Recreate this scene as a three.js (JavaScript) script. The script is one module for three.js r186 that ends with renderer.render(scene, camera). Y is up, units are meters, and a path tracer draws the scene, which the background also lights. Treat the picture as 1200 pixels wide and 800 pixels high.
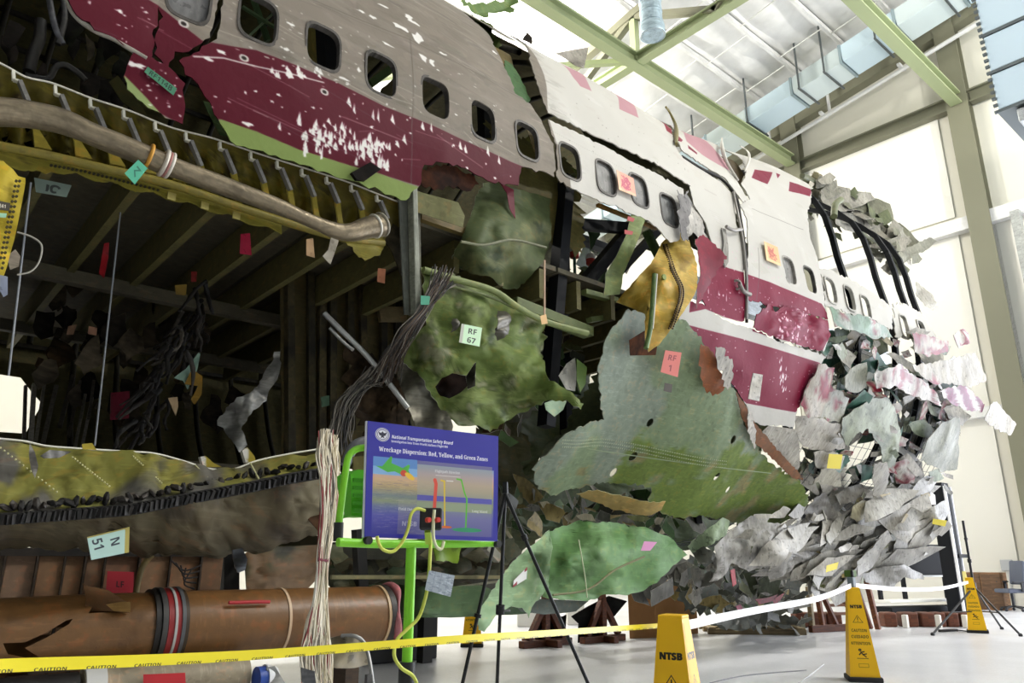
import * as THREE from 'three';
import { RoundedBoxGeometry } from 'three/addons/geometries/RoundedBoxGeometry.js';
import { mergeGeometries } from 'three/addons/utils/BufferGeometryUtils.js';
import { RectAreaLightUniformsLib } from 'three/addons/lights/RectAreaLightUniformsLib.js';
RectAreaLightUniformsLib.init();

/* ---------- camera, light, exposure ---------- */
// world: +X runs along the fuselage away from the camera, -Z points from the camera to the fuselage, y up; the camera stands over the origin
const F = 880, PITCH = Math.atan(259 / 880), PHI = 49.2 * Math.PI / 180, CH = 1.2;
const scene = new THREE.Scene();
scene.background = new THREE.Color('#c4d2e2');
const camera = new THREE.PerspectiveCamera(2 * Math.atan(400 / F) * 180 / Math.PI, 1.5, 0.05, 200);
camera.position.set(0, CH, 0);
camera.lookAt(Math.cos(PHI) * Math.cos(PITCH), CH + Math.sin(PITCH), -Math.sin(PHI) * Math.cos(PITCH));
scene.add(camera);
const renderer = new THREE.WebGLRenderer({ antialias: true });
renderer.toneMapping = THREE.LinearToneMapping;
renderer.toneMappingExposure = 0.84;
renderer.shadowMap.enabled = true;
const ADDED_LAMP_POWER = 340, ADDED_DOOR_POWER = 10, ADDED_LAMP_COLOR = '#fffbf4', ADDED_DOOR_COLOR = '#f1f5ff';
// unseen lamps added to light the hall, [x, z]; their fittings are built with the roof
const ADDED_LAMPS = [[14, 6], [18, 4], [13, -16.5], [4, -17]];

/* ---------- random and noise ---------- */
function rng(seed) { let a = seed >>> 0; return () => { a = (a + 0x6D2B79F5) | 0; let t = Math.imul(a ^ (a >>> 15), 1 | a); t = (t + Math.imul(t ^ (t >>> 7), 61 | t)) ^ t; return ((t ^ (t >>> 14)) >>> 0) / 4294967296; }; }
const hash = (x, y, s = 0) => { let h = Math.imul(x | 0, 374761393) + Math.imul(y | 0, 668265263) + Math.imul(s | 0, 2147483647 - 5) | 0; h = Math.imul(h ^ (h >>> 13), 1274126177); return ((h ^ (h >>> 16)) >>> 0) / 4294967296; };
function vnoise(x, y, s = 0, per = 0) {
  const xi = Math.floor(x), yi = Math.floor(y), fx = x - xi, fy = y - yi, u = fx * fx * (3 - 2 * fx), v = fy * fy * (3 - 2 * fy);
  const w = (a) => per ? ((a % per) + per) % per : a;
  const a = hash(w(xi), w(yi), s), b = hash(w(xi + 1), w(yi), s), c = hash(w(xi), w(yi + 1), s), d = hash(w(xi + 1), w(yi + 1), s);
  return (a + (b - a) * u) * (1 - v) + (c + (d - c) * u) * v;
}
function fbm(x, y, s = 0, o = 4, per = 0) { let a = 0, k = .5, t = 0; for (let i = 0; i < o; i++) { a += k * vnoise(x, y, s + i * 17, per); t += k; k *= .5; x *= 2; y *= 2; per *= 2; } return a / t; }

/* ---------- pixels of the photograph <-> directions and points ---------- */
const cP = Math.cos(PITCH), sP = Math.sin(PITCH), cF = Math.cos(PHI), sF = Math.sin(PHI);
function ray(px, py) { const u = px - 600, v = 400 - py, up = v * cP + F * sP, fw = F * cP - v * sP; return [fw * cF + u * sF, up, -fw * sF + u * cF]; }
const V = (x, y, z) => new THREE.Vector3(x, y, z);
const along = (r, t) => V(r[0] * t, CH + r[1] * t, r[2] * t);
const onX = (px, py, x) => { const r = ray(px, py); return along(r, x / r[0]); };
const onD = (px, py, d) => { const r = ray(px, py); return along(r, -d / r[2]); };        // at distance d in -Z
const onY = (px, py, y) => { const r = ray(px, py); return along(r, (y - CH) / r[1]); };
// fuselage: a horizontal cylinder
const R0 = 3.25, YC = 4.6, ZC = -7.75;
const sm = (a, b, x) => { x = Math.max(0, Math.min(1, (x - a) / (b - a))); return x * x * (3 - 2 * x); };
const crown = (x, s) => s > .8 && s < 7 ? .34 * sm(7.3, 10.8, x) * sm(.8, 2.3, s) : 0;
function cylXS(px, py) {                                                                   // -> [x, arc length s]
  const r = ray(px, py), dz = r[2], dy = r[1], oz = -ZC, oy = CH - YC;
  const a = dz * dz + dy * dy, b = oz * dz + oy * dy, c = oz * oz + oy * oy - R0 * R0, q = b * b - a * c;
  let t = q > 0 ? (-b - Math.sqrt(q)) / a : -b / a;
  const at = (t) => [r[0] * t, R0 * Math.atan2(oy + dy * t, oz + dz * t)];
  if (at(t)[0] > 7 && at(t)[1] > .6) {                                                     // the aft crown stands a little proud of the circle
    const gap = (t) => { const [x, s] = at(t); return Math.hypot(oy + dy * t, oz + dz * t) - R0 - crown(x, s); }, c2 = c + R0 * R0 - (R0 + .4) ** 2, q2 = b * b - a * c2, t0 = q2 > 0 ? (-b - Math.sqrt(q2)) / a : -b / a, t1 = -b / a * 1.05;
    let best = t0, bg = 1e9; for (let k = 0; k <= 60; k++) { const u = t0 + (t1 - t0) * k / 60, g = gap(u); if (g < bg) { bg = g; best = u; } if (g <= 0) break; }
    t = best;
  }
  return at(t);
}
const cylP = (x, s, dr = 0) => { const q = R0 + dr + crown(x, s); return V(x, YC + q * Math.sin(s / R0), ZC + q * Math.cos(s / R0)); };
const onCyl = (px, py, dr = 0) => { const [x, s] = cylXS(px, py); return cylP(x, s, dr); };
// a surface whose distance d is given at a few pixels and runs smoothly between them
function dmap(ctrl, pw = 2) {
  return (px, py) => {
    let w = 0, a = 0;
    for (const [x, y, d] of ctrl) { const q = 1 / Math.pow((px - x) ** 2 + (py - y) ** 2 + 25, pw / 2 + .25); w += q; a += q * d; }
    return onD(px, py, a / w);
  };
}

/* ---------- objects ---------- */
const taken = new Map();
function numbered(n) { const k = taken.get(n) || 0; taken.set(n, k + 1); return k ? n + '_' + String(k).padStart(3, '0') : n; }
function shade(o) { o.traverse((m) => { if (m.isMesh) { m.castShadow = true; m.receiveShadow = true; } }); return o; }
function thing(name, label, category, group) { const o = new THREE.Group(); o.name = numbered(name); o.userData = { label, category }; if (group) o.userData.group = group; scene.add(o); return o; }
function tag(m, name, label, category, group) { m.name = numbered(name); m.userData = { label, category }; if (group) m.userData.group = group; scene.add(shade(m)); return m; }
function part(m, name, parent, label) { m.name = name; if (label) m.userData.label = label; parent.add(shade(m)); return m; }
function struct(m, name, label, category) { m.name = name; m.userData = { kind: 'structure', label, category }; scene.add(shade(m)); return m; }
const lin = (c) => { const k = new THREE.Color(c); return [k.r, k.g, k.b]; };

/* ---------- textures ---------- */
function noiseTex(n, fn, srgb = true) {
  const d = new Uint8Array(n * n * 4);
  for (let y = 0; y < n; y++) for (let x = 0; x < n; x++) { const c = fn(x / n, y / n), i = (y * n + x) * 4; const q = Array.isArray(c) ? c : [c, c, c]; for (let k = 0; k < 3; k++) d[i + k] = Math.max(0, Math.min(255, q[k] * 255)); d[i + 3] = 255; }
  const t = new THREE.DataTexture(d, n, n); t.wrapS = t.wrapT = THREE.RepeatWrapping; t.magFilter = THREE.LinearFilter; t.minFilter = THREE.LinearMipmapLinearFilter; if (srgb) t.colorSpace = THREE.SRGBColorSpace; t.needsUpdate = true; return t;
}
function canvasTex(w, h, draw, srgb = true) {
  const c = document.createElement('canvas'); c.width = w; c.height = h; draw(c.getContext('2d'), w, h);
  const t = new THREE.CanvasTexture(c); t.magFilter = THREE.LinearFilter; if (srgb) t.colorSpace = THREE.SRGBColorSpace; t.anisotropy = 8; return t;
}
// textures repeat once a metre unless the uv says otherwise
const T = {};
T.grime = noiseTex(512, (x, y) => { const a = fbm(x * 6, y * 6, 1, 5, 6), b = fbm(x * 40, y * 14, 5, 3, 20), c = vnoise(x * 128, y * 128, 9, 128); let v = .78 + .3 * (a - .5) + .22 * (b - .5); if (c > .965) v += .16; if (fbm(x * 24, y * 24, 31, 3, 24) > .72) v -= .14; return [v, v * .985, v * .96]; });
T.primer = noiseTex(512, (x, y) => { const a = fbm(x * 4, y * 4, 2, 5, 4), b = fbm(x * 22, y * 22, 6, 4, 22), s = fbm(x * 9, y * 60, 12, 3, 60); let v = .86 + .14 * (a - .5) + .16 * (b - .5); let r = v, g = v, l = v; if (b > .66) { r *= 1.06; g *= .99; l *= .96; } if (s > .7) { r += .07; g += .07; l += .08; } if (fbm(x * 14, y * 14, 19, 4, 14) > .7) { r *= .93; g *= .925; l *= .92; } return [r, g, l]; });
T.soot = noiseTex(512, (x, y) => { const a = fbm(x * 5, y * 5, 3, 5, 5), b = fbm(x * 30, y * 30, 7, 3, 30); const v = .45 + .75 * (a - .35) + .35 * (b - .5); return [v, v * .96, v * .9]; });
T.metal = noiseTex(512, (x, y) => { const a = fbm(x * 5, y * 5, 4, 4, 5), b = fbm(x * 12, y * 90, 8, 3, 90), c = fbm(x * 40, y * 40, 14, 2, 40); const v = .8 + .28 * (a - .5) + .22 * (b - .5) + .14 * (c - .5); return [v, v, v]; });
T.bump = noiseTex(512, (x, y) => .5 + .5 * (fbm(x * 7, y * 7, 21, 5, 7) - .5) + .3 * (fbm(x * 40, y * 40, 23, 3, 40) - .5), false);
T.chip = noiseTex(512, (x, y) => { const a = fbm(x * 20, y * 20, 41, 5, 20), b = fbm(x * 5, y * 5, 44, 3, 5); const c = a * .7 + b * .3 > .6 ? 1 : 0; const v = .85 + .2 * (b - .5); return c ? [.93, .92, .9] : [v, v, v]; });
T.wood = noiseTex(512, (x, y) => { const g = fbm(x * 3, y * 34, 51, 4, 34), f = vnoise(x * 16, y * 220, 55, 220); const v = .72 + .4 * (g - .5) + .16 * (f - .5); return [v, v * .97, v * .93]; });
T.concrete = noiseTex(512, (x, y) => { const a = fbm(x * 5, y * 5, 61, 6, 5), b = vnoise(x * 300, y * 300, 66, 300); const v = .92 + .13 * (a - .5) + .05 * (b - .5); return [v, v, v * 1.005]; });
T.quilt = noiseTex(256, (x, y) => { const a = fbm(x * 8, y * 8, 71, 4, 8); const v = .92 + .1 * (a - .5); return [v, v, v]; });

/* ---------- materials ---------- */
const M = {};
function mat(o) { return new THREE.MeshStandardMaterial(o); }
function dull(o) { return new THREE.MeshPhysicalMaterial({ specularIntensity: .3, ...o }); }   // chalky old paint: little gloss
function vc(map, o = {}) { return dull({ vertexColors: true, map, roughness: .6, bumpMap: T.bump, bumpScale: .002, ...o }); }   // sheet metal: its colours stand on the vertices
M.paint = vc(T.grime, { roughness: .42 });
M.primer = vc(T.primer, { roughness: .55 });
M.soot = vc(T.soot, { roughness: .85 });
M.metal = vc(T.metal, { roughness: .4, metalness: .55, specularIntensity: 1 });
M.chipped = vc(T.chip, { roughness: .45 });
M.plain = (c, r = .6, m = 0) => { const k = c + r + m; return M[k] || (M[k] = mat({ color: c, roughness: r, metalness: m })); };
M.mapped = (c, map, r = .6, m = 0) => { const k = c + map.uuid + r + m; return M[k] || (M[k] = mat({ color: c, map, roughness: r, metalness: m })); };

/* ---------- geometry ---------- */
function split2d(outer, holes, L) {
  const pts = [], loops = [];
  for (const lp of [outer, ...holes]) { const ids = []; for (const p of lp) { ids.push(pts.length); pts.push(p); } loops.push(ids); }
  const v2 = (l) => l.map((p) => new THREE.Vector2(p[0], p[1]));
  let tris = THREE.ShapeUtils.triangulateShape(v2(outer), holes.map(v2));
  const len = (a, b) => Math.hypot(pts[a][0] - pts[b][0], pts[a][1] - pts[b][1]);
  for (let it = 0; it < 24; it++) {
    const mid = new Map(), key = (a, b) => a < b ? a * 1e6 + b : b * 1e6 + a;
    for (const t of tris) {
      let best = 0, e = null;
      for (let k = 0; k < 3; k++) { const l = len(t[k], t[(k + 1) % 3]); if (l > best) { best = l; e = [t[k], t[(k + 1) % 3]]; } }
      if (best > L) { const k = key(e[0], e[1]); if (!mid.has(k)) { mid.set(k, pts.length); pts.push([(pts[e[0]][0] + pts[e[1]][0]) / 2, (pts[e[0]][1] + pts[e[1]][1]) / 2]); } }
    }
    if (!mid.size) break;
    const out = [];
    for (const [a, b, c] of tris) {
      const m = [mid.get(key(a, b)), mid.get(key(b, c)), mid.get(key(c, a))], n = m.filter((q) => q !== undefined).length;
      if (!n) { out.push([a, b, c]); continue; }
      if (n === 3) { out.push([a, m[0], m[2]], [m[0], b, m[1]], [m[2], m[1], c], [m[0], m[1], m[2]]); continue; }
      const rot = [[a, b, c, m[0], m[1], m[2]], [b, c, a, m[1], m[2], m[0]], [c, a, b, m[2], m[0], m[1]]];
      if (n === 1) { const [p, q, r, x] = rot.find((z) => z[3] !== undefined); out.push([p, x, r], [x, q, r]); continue; }
      const [p, q, r, x, y] = rot.find((z) => z[3] !== undefined && z[4] !== undefined); out.push([x, q, y], [p, x, y], [p, y, r]);
    }
    tris = out;
  }
  return { pts, tris };
}
function densify(loop, step, jag = 0, rnd = null) {
  const out = [];
  for (let i = 0; i < loop.length; i++) {
    const a = loop[i], b = loop[(i + 1) % loop.length], l = Math.hypot(b[0] - a[0], b[1] - a[1]), n = Math.max(1, Math.ceil(l / step));
    for (let k = 0; k < n; k++) { const t = k / n; let x = a[0] + (b[0] - a[0]) * t, y = a[1] + (b[1] - a[1]) * t; if (jag && k) { const j = (rnd() - .5) * 2 * jag * (rnd() < .15 ? 2 : 1); x += j * (b[1] - a[1]) / l + (rnd() - .5) * jag * .6; y -= j * (b[0] - a[0]) / l; } out.push([x, y]); }
  }
  return out;
}
// a torn sheet with thickness: outline in some plane domain, map(u, v) -> point
let sheetSeed = 1;
function sheetGeo(outer, map, o = {}) {
  const { holes = [], L = 10, th = .006, jag = 0, amp = 0, ns = .05, fc = '#888888', bc = null, ec = null, uv = null, eps = L * .05, jagStep = L * .6 } = o;
  const seed = o.seed || sheetSeed++ * 7 + 3, rnd = rng(seed);
  const lo = densify(outer, jagStep, jag, rnd), hs = holes.map((h) => densify(h, L * .8));
  const { pts, tris } = split2d(lo, hs, L);
  const base = amp ? (u, v) => { const p = map(u, v), a = map(u + eps, v).sub(p), b = map(u, v + eps).sub(p); const n = a.cross(b).normalize(); const q = fbm(u * ns, v * ns, seed, 3) - .5, z = 1 - Math.abs(2 * vnoise(u * ns * 1.7, v * ns * 1.7, seed + 5) - 1); return p.addScaledVector(n, amp * (q * 1.7 + (z - .5) * .5)); } : map;
  const P = [], N = []; let face = 0;
  for (const [u, v] of pts) { const p = base(u, v), a = base(u + eps, v).sub(p), b = base(u, v + eps).sub(p); const n = a.cross(b).normalize(); P.push(p); N.push(n); face += n.dot(V(0, CH, 0).sub(p)) > 0 ? 1 : -1; }
  if (o.up !== undefined) { face = 0; for (const n of N) face += n.y * o.up; }
  const sg = face >= 0 ? 1 : -1;
  const fcol = typeof fc === 'function' ? fc : (() => { const c = lin(fc); return () => c; })(), bcol = bc ? lin(bc) : null, ecol = ec ? lin(ec) : null;
  const pos = [], nor = [], col = [], uvs = [], idx = [];
  const UV = uv || ((u, v, p) => [p.x * sF + p.z * cF, p.y]);
  const put = (p, n, c, t) => { pos.push(p.x, p.y, p.z); nor.push(n.x, n.y, n.z); col.push(...c); uvs.push(...t); return pos.length / 3 - 1; };
  const fr = [], bk = [];
  pts.forEach(([u, v], i) => { const n = N[i].clone().multiplyScalar(sg), c = fcol(u, v, P[i]), t = UV(u, v, P[i]); fr.push(put(P[i], n, c, t)); });
  pts.forEach(([u, v], i) => { const n = N[i].clone().multiplyScalar(sg), c = bcol || fcol(u, v, P[i]), t = UV(u, v, P[i]); bk.push(put(P[i].clone().addScaledVector(n, -th), n.clone().negate(), c, [t[0] + .37, t[1] + .21])); });
  const ed = new Map();
  for (let [a, b, c] of tris) {
    const n = P[b].clone().sub(P[a]).cross(P[c].clone().sub(P[a])); if (n.dot(N[a]) * sg < 0) [b, c] = [c, b];
    idx.push(fr[a], fr[b], fr[c], bk[a], bk[c], bk[b]);
    for (const [x, y] of [[a, b], [b, c], [c, a]]) { const k = x < y ? x * 1e6 + y : y * 1e6 + x; if (ed.has(k)) ed.set(k, null); else ed.set(k, [x, y]); }
  }
  for (const e of ed.values()) if (e) {
    const [x, y] = e, d = P[y].clone().sub(P[x]), n = d.cross(N[x]).multiplyScalar(sg).normalize(), c = (i) => ecol || fcol(...pts[i], P[i]);
    const A = put(P[x], n, c(x), UV(...pts[x], P[x])), B = put(P[y], n, c(y), UV(...pts[y], P[y])), bx = P[x].clone().addScaledVector(N[x], -th * sg), by = P[y].clone().addScaledVector(N[y], -th * sg);
    const C = put(by, n, c(y), UV(...pts[y], P[y])), D = put(bx, n, c(x), UV(...pts[x], P[x]));
    idx.push(A, C, B, A, D, C);
  }
  const g = new THREE.BufferGeometry();
  g.setAttribute('position', new THREE.Float32BufferAttribute(pos, 3)); g.setAttribute('normal', new THREE.Float32BufferAttribute(nor, 3)); g.setAttribute('color', new THREE.Float32BufferAttribute(col, 3)); g.setAttribute('uv', new THREE.Float32BufferAttribute(uvs, 2)); g.setIndex(idx);
  return g;
}
// moves a geometry so that its own centre is the mesh's place
function placed(g, m) { g.computeBoundingBox(); const c = g.boundingBox.getCenter(V(0, 0, 0)); g.translate(-c.x, -c.y, -c.z); const o = new THREE.Mesh(g, m); o.position.copy(c); return o; }
const sheet = (outer, map, m, o) => placed(sheetGeo(outer, map, o), m);
const cylOutline = (pxs) => pxs.map(([x, y]) => cylXS(x, y));
// a sheet on the fuselage, its outline given by pixels, offset dr from the skin line
function skin(pxs, m, o = {}) { const dr = o.dr || 0; return sheet(o.xs ? pxs : cylOutline(pxs), typeof dr === 'function' ? (x, s) => cylP(x, s, dr(x, s)) : (x, s) => cylP(x, s, dr), m, { L: .16, jagStep: .05, ns: 1.2, uv: (x, s) => [x, s], ...o }); }
// a sheet whose distance is given by control points
function torn(pxs, ctrl, m, o = {}) { return sheet(pxs, typeof ctrl === 'function' ? ctrl : dmap(ctrl), m, { L: 12, jagStep: 5, ns: .03, ...o }); }
function uvBox(g) {  // uv in metres by the face direction
  const p = g.attributes.position, n = g.attributes.normal, u = new Float32Array(p.count * 2);
  for (let i = 0; i < p.count; i++) { const a = Math.abs(n.getX(i)), b = Math.abs(n.getY(i)), c = Math.abs(n.getZ(i)); const [x, y] = a > b && a > c ? [p.getZ(i), p.getY(i)] : b > c ? [p.getX(i), p.getZ(i)] : [p.getX(i), p.getY(i)]; u[2 * i] = x; u[2 * i + 1] = y; }
  g.setAttribute('uv', new THREE.BufferAttribute(u, 2)); return g;
}
const boxG = (w, h, d, r = 0) => uvBox(r ? new RoundedBoxGeometry(w, h, d, 2, Math.min(r, w * .45, h * .45, d * .45)) : new THREE.BoxGeometry(w, h, d));
function box(w, h, d, m, x = 0, y = 0, z = 0, r = 0) { const o = new THREE.Mesh(boxG(w, h, d, r), m); o.position.set(x, y, z); return o; }
// a bar of rectangular section between two points
function beam(a, b, w, h, m, r = 0, upv = null) {
  const d = b.clone().sub(a), l = d.length(), o = new THREE.Mesh(boxG(w, h, l, r), m), z = d.normalize(), up = upv || (Math.abs(z.y) > .9 ? V(1, 0, 0) : V(0, 1, 0)), x = up.clone().cross(z).normalize(), y = z.clone().cross(x);
  o.quaternion.setFromRotationMatrix(new THREE.Matrix4().makeBasis(x, y, z)); o.position.copy(a).add(b).multiplyScalar(.5); return o;
}
function rod(a, b, r, m, r2 = r, seg = 12) { const d = b.clone().sub(a), l = d.length(), o = new THREE.Mesh(new THREE.CylinderGeometry(r2, r, l, seg), m); o.quaternion.setFromUnitVectors(V(0, 1, 0), d.normalize()); o.position.copy(a).add(b).multiplyScalar(.5); return o; }
// an I section between two points
function iGeo(w, h, l, t) { return mergeGeometries([boxG(w, t, l).translate(0, h / 2 - t / 2, 0), boxG(w, t, l).translate(0, -h / 2 + t / 2, 0), boxG(t, h - 2 * t, l)]); }
function ibeam(a, b, w, h, m, t = .03, upv = null) { const o = beam(a, b, w, h, m, 0, upv); o.geometry = iGeo(w, h, a.distanceTo(b), t); return o; }
// a tube along points, radius may vary along it
function tubeGeo(P, rad, seg = 10, n = P.length * 6, cap = true) {
  const c = new THREE.CatmullRomCurve3(P, false, 'centripetal'), fr = c.computeFrenetFrames(n, false), pos = [], nor = [], uv = [], idx = [], L = c.getLength();
  const rf = typeof rad === 'function' ? rad : () => rad;
  for (let i = 0; i <= n; i++) { const p = c.getPointAt(i / n), r = rf(i / n); for (let k = 0; k <= seg; k++) { const a = k / seg * Math.PI * 2, d = fr.normals[i].clone().multiplyScalar(Math.cos(a)).addScaledVector(fr.binormals[i], Math.sin(a)); pos.push(p.x + d.x * r, p.y + d.y * r, p.z + d.z * r); nor.push(d.x, d.y, d.z); uv.push(i / n * L, k / seg * 2 * Math.PI * r); } }
  for (let i = 0; i < n; i++) for (let k = 0; k < seg; k++) { const a = i * (seg + 1) + k, b = a + seg + 1; idx.push(a, a + 1, b, b, a + 1, b + 1); }
  if (cap) for (const i of [0, n]) { const p = c.getPointAt(i / n), t = fr.tangents[i].clone().multiplyScalar(i ? 1 : -1), s = pos.length / 3; pos.push(p.x, p.y, p.z); nor.push(t.x, t.y, t.z); uv.push(0, 0); for (let k = 0; k <= seg; k++) { const j = i * (seg + 1) + k; pos.push(pos[3 * j], pos[3 * j + 1], pos[3 * j + 2]); nor.push(t.x, t.y, t.z); uv.push(0, 0); } for (let k = 0; k < seg; k++) i ? idx.push(s, s + 1 + k, s + 2 + k) : idx.push(s, s + 2 + k, s + 1 + k); }
  const g = new THREE.BufferGeometry(); g.setAttribute('position', new THREE.Float32BufferAttribute(pos, 3)); g.setAttribute('normal', new THREE.Float32BufferAttribute(nor, 3)); g.setAttribute('uv', new THREE.Float32BufferAttribute(uv, 2)); g.setIndex(idx); return g;
}
const tube = (P, r, m, seg, n, cap) => placed(tubeGeo(P, r, seg, n, cap), m);
// flat printed tag: four corners in space, a drawing
function card(P4, draw, w, h, o = {}) {
  const t = typeof draw === 'function' ? canvasTex(w, h, draw) : null, [a, b, c, d] = P4, n = b.clone().sub(a).cross(d.clone().sub(a)).normalize(), th = o.th || .002;
  const g = new THREE.BufferGeometry(), q = [a, b, c, d], s = n.dot(V(0, CH, 0).sub(a)) > 0 ? 1 : -1, back = q.map((p) => p.clone().addScaledVector(n, -s * th));
  const pos = [], uv = [], idx = [], U = [[0, 1], [1, 1], [1, 0], [0, 0]];
  const quad = (p, u) => { const k = pos.length / 3; p.forEach((v, i) => { pos.push(v.x, v.y, v.z); uv.push(...u[i]); }); idx.push(k, k + 1, k + 2, k, k + 2, k + 3); };
  const e = [[.01, .01], [.01, .01], [.01, .01], [.01, .01]];
  if (s > 0) { quad(q, U); quad([back[3], back[2], back[1], back[0]], e); } else { quad([q[3], q[2], q[1], q[0]], [U[3], U[2], U[1], U[0]]); quad(back, e); }
  for (let i = 0; i < 4; i++) { const j = (i + 1) % 4; s > 0 ? quad([q[j], q[i], back[i], back[j]], e) : quad([q[i], q[j], back[j], back[i]], e); }
  g.setAttribute('position', new THREE.Float32BufferAttribute(pos, 3)); g.setAttribute('uv', new THREE.Float32BufferAttribute(uv, 2)); g.setIndex(idx); const g2 = g.toNonIndexed(); g2.computeVertexNormals();
  return placed(g2, o.mat || (t ? mat({ map: t, roughness: o.rough ?? .6 }) : mat({ color: draw, roughness: o.rough ?? .6 })));
}

/* ================= the hangar ================= */
const WX = 25, roofY = (z) => z < 6 ? 19.8 + .16 * z : 20.76 - .16 * (z - 6);
M.wall = mat({ color: '#d9d6c8', roughness: .75 });
M.steel = mat({ color: '#74735f', roughness: .55 });
M.truss = mat({ color: '#9aa47c', roughness: .5 });
M.white = mat({ color: '#ececea', map: T.quilt, roughness: .6 });
M.floor = (() => { const t = T.concrete.clone(); t.repeat.set(.25, .25); return mat({ color: '#f3f4f8', map: t, roughness: .3, bumpMap: T.concrete, bumpScale: .001 }); })();
struct(box(38, .3, 37, M.floor, 6.5, -.15, -4), 'floor', 'pale grey polished concrete hangar floor', 'floor');
{ // end wall with an added, unseen door opening to let in daylight
  const g = mergeGeometries([boxG(.3, 21, 17.5).translate(0, 10.5, -13.25), boxG(.3, 21, 5.7).translate(0, 10.5, 11.4), boxG(.3, 11.5, 13.1).translate(0, 15.25, 2.03)]);
  const w = new THREE.Mesh(g, M.wall); w.position.set(WX + .15, 0, 0); struct(w, 'wall_right', 'tall cream end wall of the hangar', 'wall');
  struct(box(38, 21, .3, M.wall, 6.5, 10.5, -22.15), 'wall_back', 'pale long wall behind the wreckage', 'wall');
  struct(box(.3, 21, 37, M.plain('#8d9294', .8), -12.15, 10.5, -4), 'wall_left', 'grey end wall beyond the wreckage', 'wall');
  struct(box(38, 21, .3, M.plain('#8d9294', .8), 6.5, 10.5, 14.35), 'wall_front', 'grey long wall facing the wreckage', 'wall');
  struct(box(40, .2, 40, M.plain('#b9b6ae', .9), 45.5, -.1, 2), 'apron', 'concrete apron outside the added hangar door', 'ground');
  // thin liner sheets of the lower wall, standing a little proud
  for (const [z0, z1, y0, y1] of [[-12.4, -7.3, 0, 11.3], [-6.5, -4.6, 0, 11.3], [-12.4, -7.3, 11.75, 15.6], [-21.6, -13.2, 0, 15.6]]) part(box(.06, y1 - y0, z1 - z0, M.plain('#e6e4db', .7), -.18, (y0 + y1) / 2, (z0 + z1) / 2), 'liner_panel', w);
}
{ // roof: two slabs, insulation blankets sagging between purlins
  const g = new THREE.Group(); struct(g, 'ceiling', 'pitched hangar roof lined with white insulation blankets', 'ceiling');
  const L = 37, slab = (z0, z1) => { const a = V(6.5, roofY(z0) + .5, z0), b = V(6.5, roofY(z1) + .5, z1); return beam(a, b, L + 1, .2, M.white); };
  part(slab(-22.3, 6), 'roof_slab', g); part(slab(6, 14.4), 'roof_slab', g);
  const pitch = 1.65, nx = 48, nz = 8, mk = (k) => {
    const pos = [], uv = [], idx = [], r = rng(k + 5);
    const ph = r() * 6;
    for (let i = 0; i <= nx; i++) for (let j = 0; j <= nz; j++) { const x = -18.5 + i / nx * L, q = j / nz, sag = .26 * Math.sin(Math.PI * q) * (.75 + .25 * Math.cos(x * 2.1 + ph)); pos.push(x, -sag + .25, (q - .5) * pitch); uv.push(x * .4, q * .6 + k * .3); }
    for (let i = 0; i < nx; i++) for (let j = 0; j < nz; j++) { const a = i * (nz + 1) + j, b = a + nz + 1; idx.push(a, a + 1, b, b, a + 1, b + 1); }
    const q = new THREE.BufferGeometry(); q.setAttribute('position', new THREE.Float32BufferAttribute(pos, 3)); q.setAttribute('uv', new THREE.Float32BufferAttribute(uv, 2)); q.setIndex(idx); q.computeVertexNormals(); return q;
  };
  const vars = [mk(0), mk(1), mk(2)], pur = boxG(L, .22, .09), st = boxG(.03, .03, pitch);
  let k = 0;
  for (let z = -9.15 - 7 * pitch; z < 5.4; z += pitch, k++) {
    const zc = z + pitch / 2, ang = -Math.atan(.16);
    const b = new THREE.Mesh(vars[k % 3], M.mapped('#f2f2f0', T.quilt, .8)); b.position.set(6.5, roofY(zc), zc); b.rotation.x = ang; part(b, 'insulation_blanket', g);
    const p = new THREE.Mesh(pur, M.white); p.position.set(6.5, roofY(z) - .02, z); p.rotation.x = ang; part(p, 'purlin', g);
    if (z < -4) for (let x = 9.5; x < 24; x += 2.4) { const s = new THREE.Mesh(st, M.plain('#d9d9d4', .6)); s.position.set(x + (k % 2) * .5, roofY(zc) - .12, zc); s.rotation.x = ang; part(s, 'strap', g); }
  }
  let j = 0; for (let z = 6.8; z < 14.5; z += pitch, j++) { const b = new THREE.Mesh(vars[j % 3], M.mapped('#f2f2f0', T.quilt, .8)); b.position.set(6.5, roofY(z), z); b.rotation.x = Math.atan(.16); part(b, 'insulation_blanket', g); const p = new THREE.Mesh(pur, M.white); p.position.set(6.5, roofY(z - .82) - .02, z - .82); p.rotation.x = Math.atan(.16); part(p, 'purlin', g); }
}
// wall steel: columns, girts, rake beam
const colA = onX(1123, 122, WX - .3), colB = onX(930, 193, WX - .3);
const columnSpots = [[colB.z, 'olive steel column behind the tail of the wreckage'], [colA.z, 'olive steel wall column beside the hanging air unit']];
columnSpots.forEach(([z, label], i) => tag(ibeam(V(WX - .24, 0, z), V(WX - .24, roofY(z) - .2, z), .62, .46, M.steel, .05, V(1, 0, 0)), 'wall_column', label, 'column'));
const girtY = (colA.y + colB.y) / 2;
tag(ibeam(V(WX - .2, girtY, -21.8), V(WX - .2, girtY, colA.z + .3), .3, .46, M.steel, .05), 'wall_girt', 'olive horizontal steel girt high on the end wall between columns', 'girt');
tag(ibeam(V(WX - .2, girtY, colA.z + .33), V(WX - .2, girtY, -1), .3, .46, M.steel, .05), 'wall_girt', 'olive horizontal steel girt running behind the hanging air unit', 'girt');
tag(box(.34, .42, 21.5, M.white, WX - .17, 11.35, -11.2), 'wall_girt', 'white painted girt halfway up the end wall', 'girt');
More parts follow.
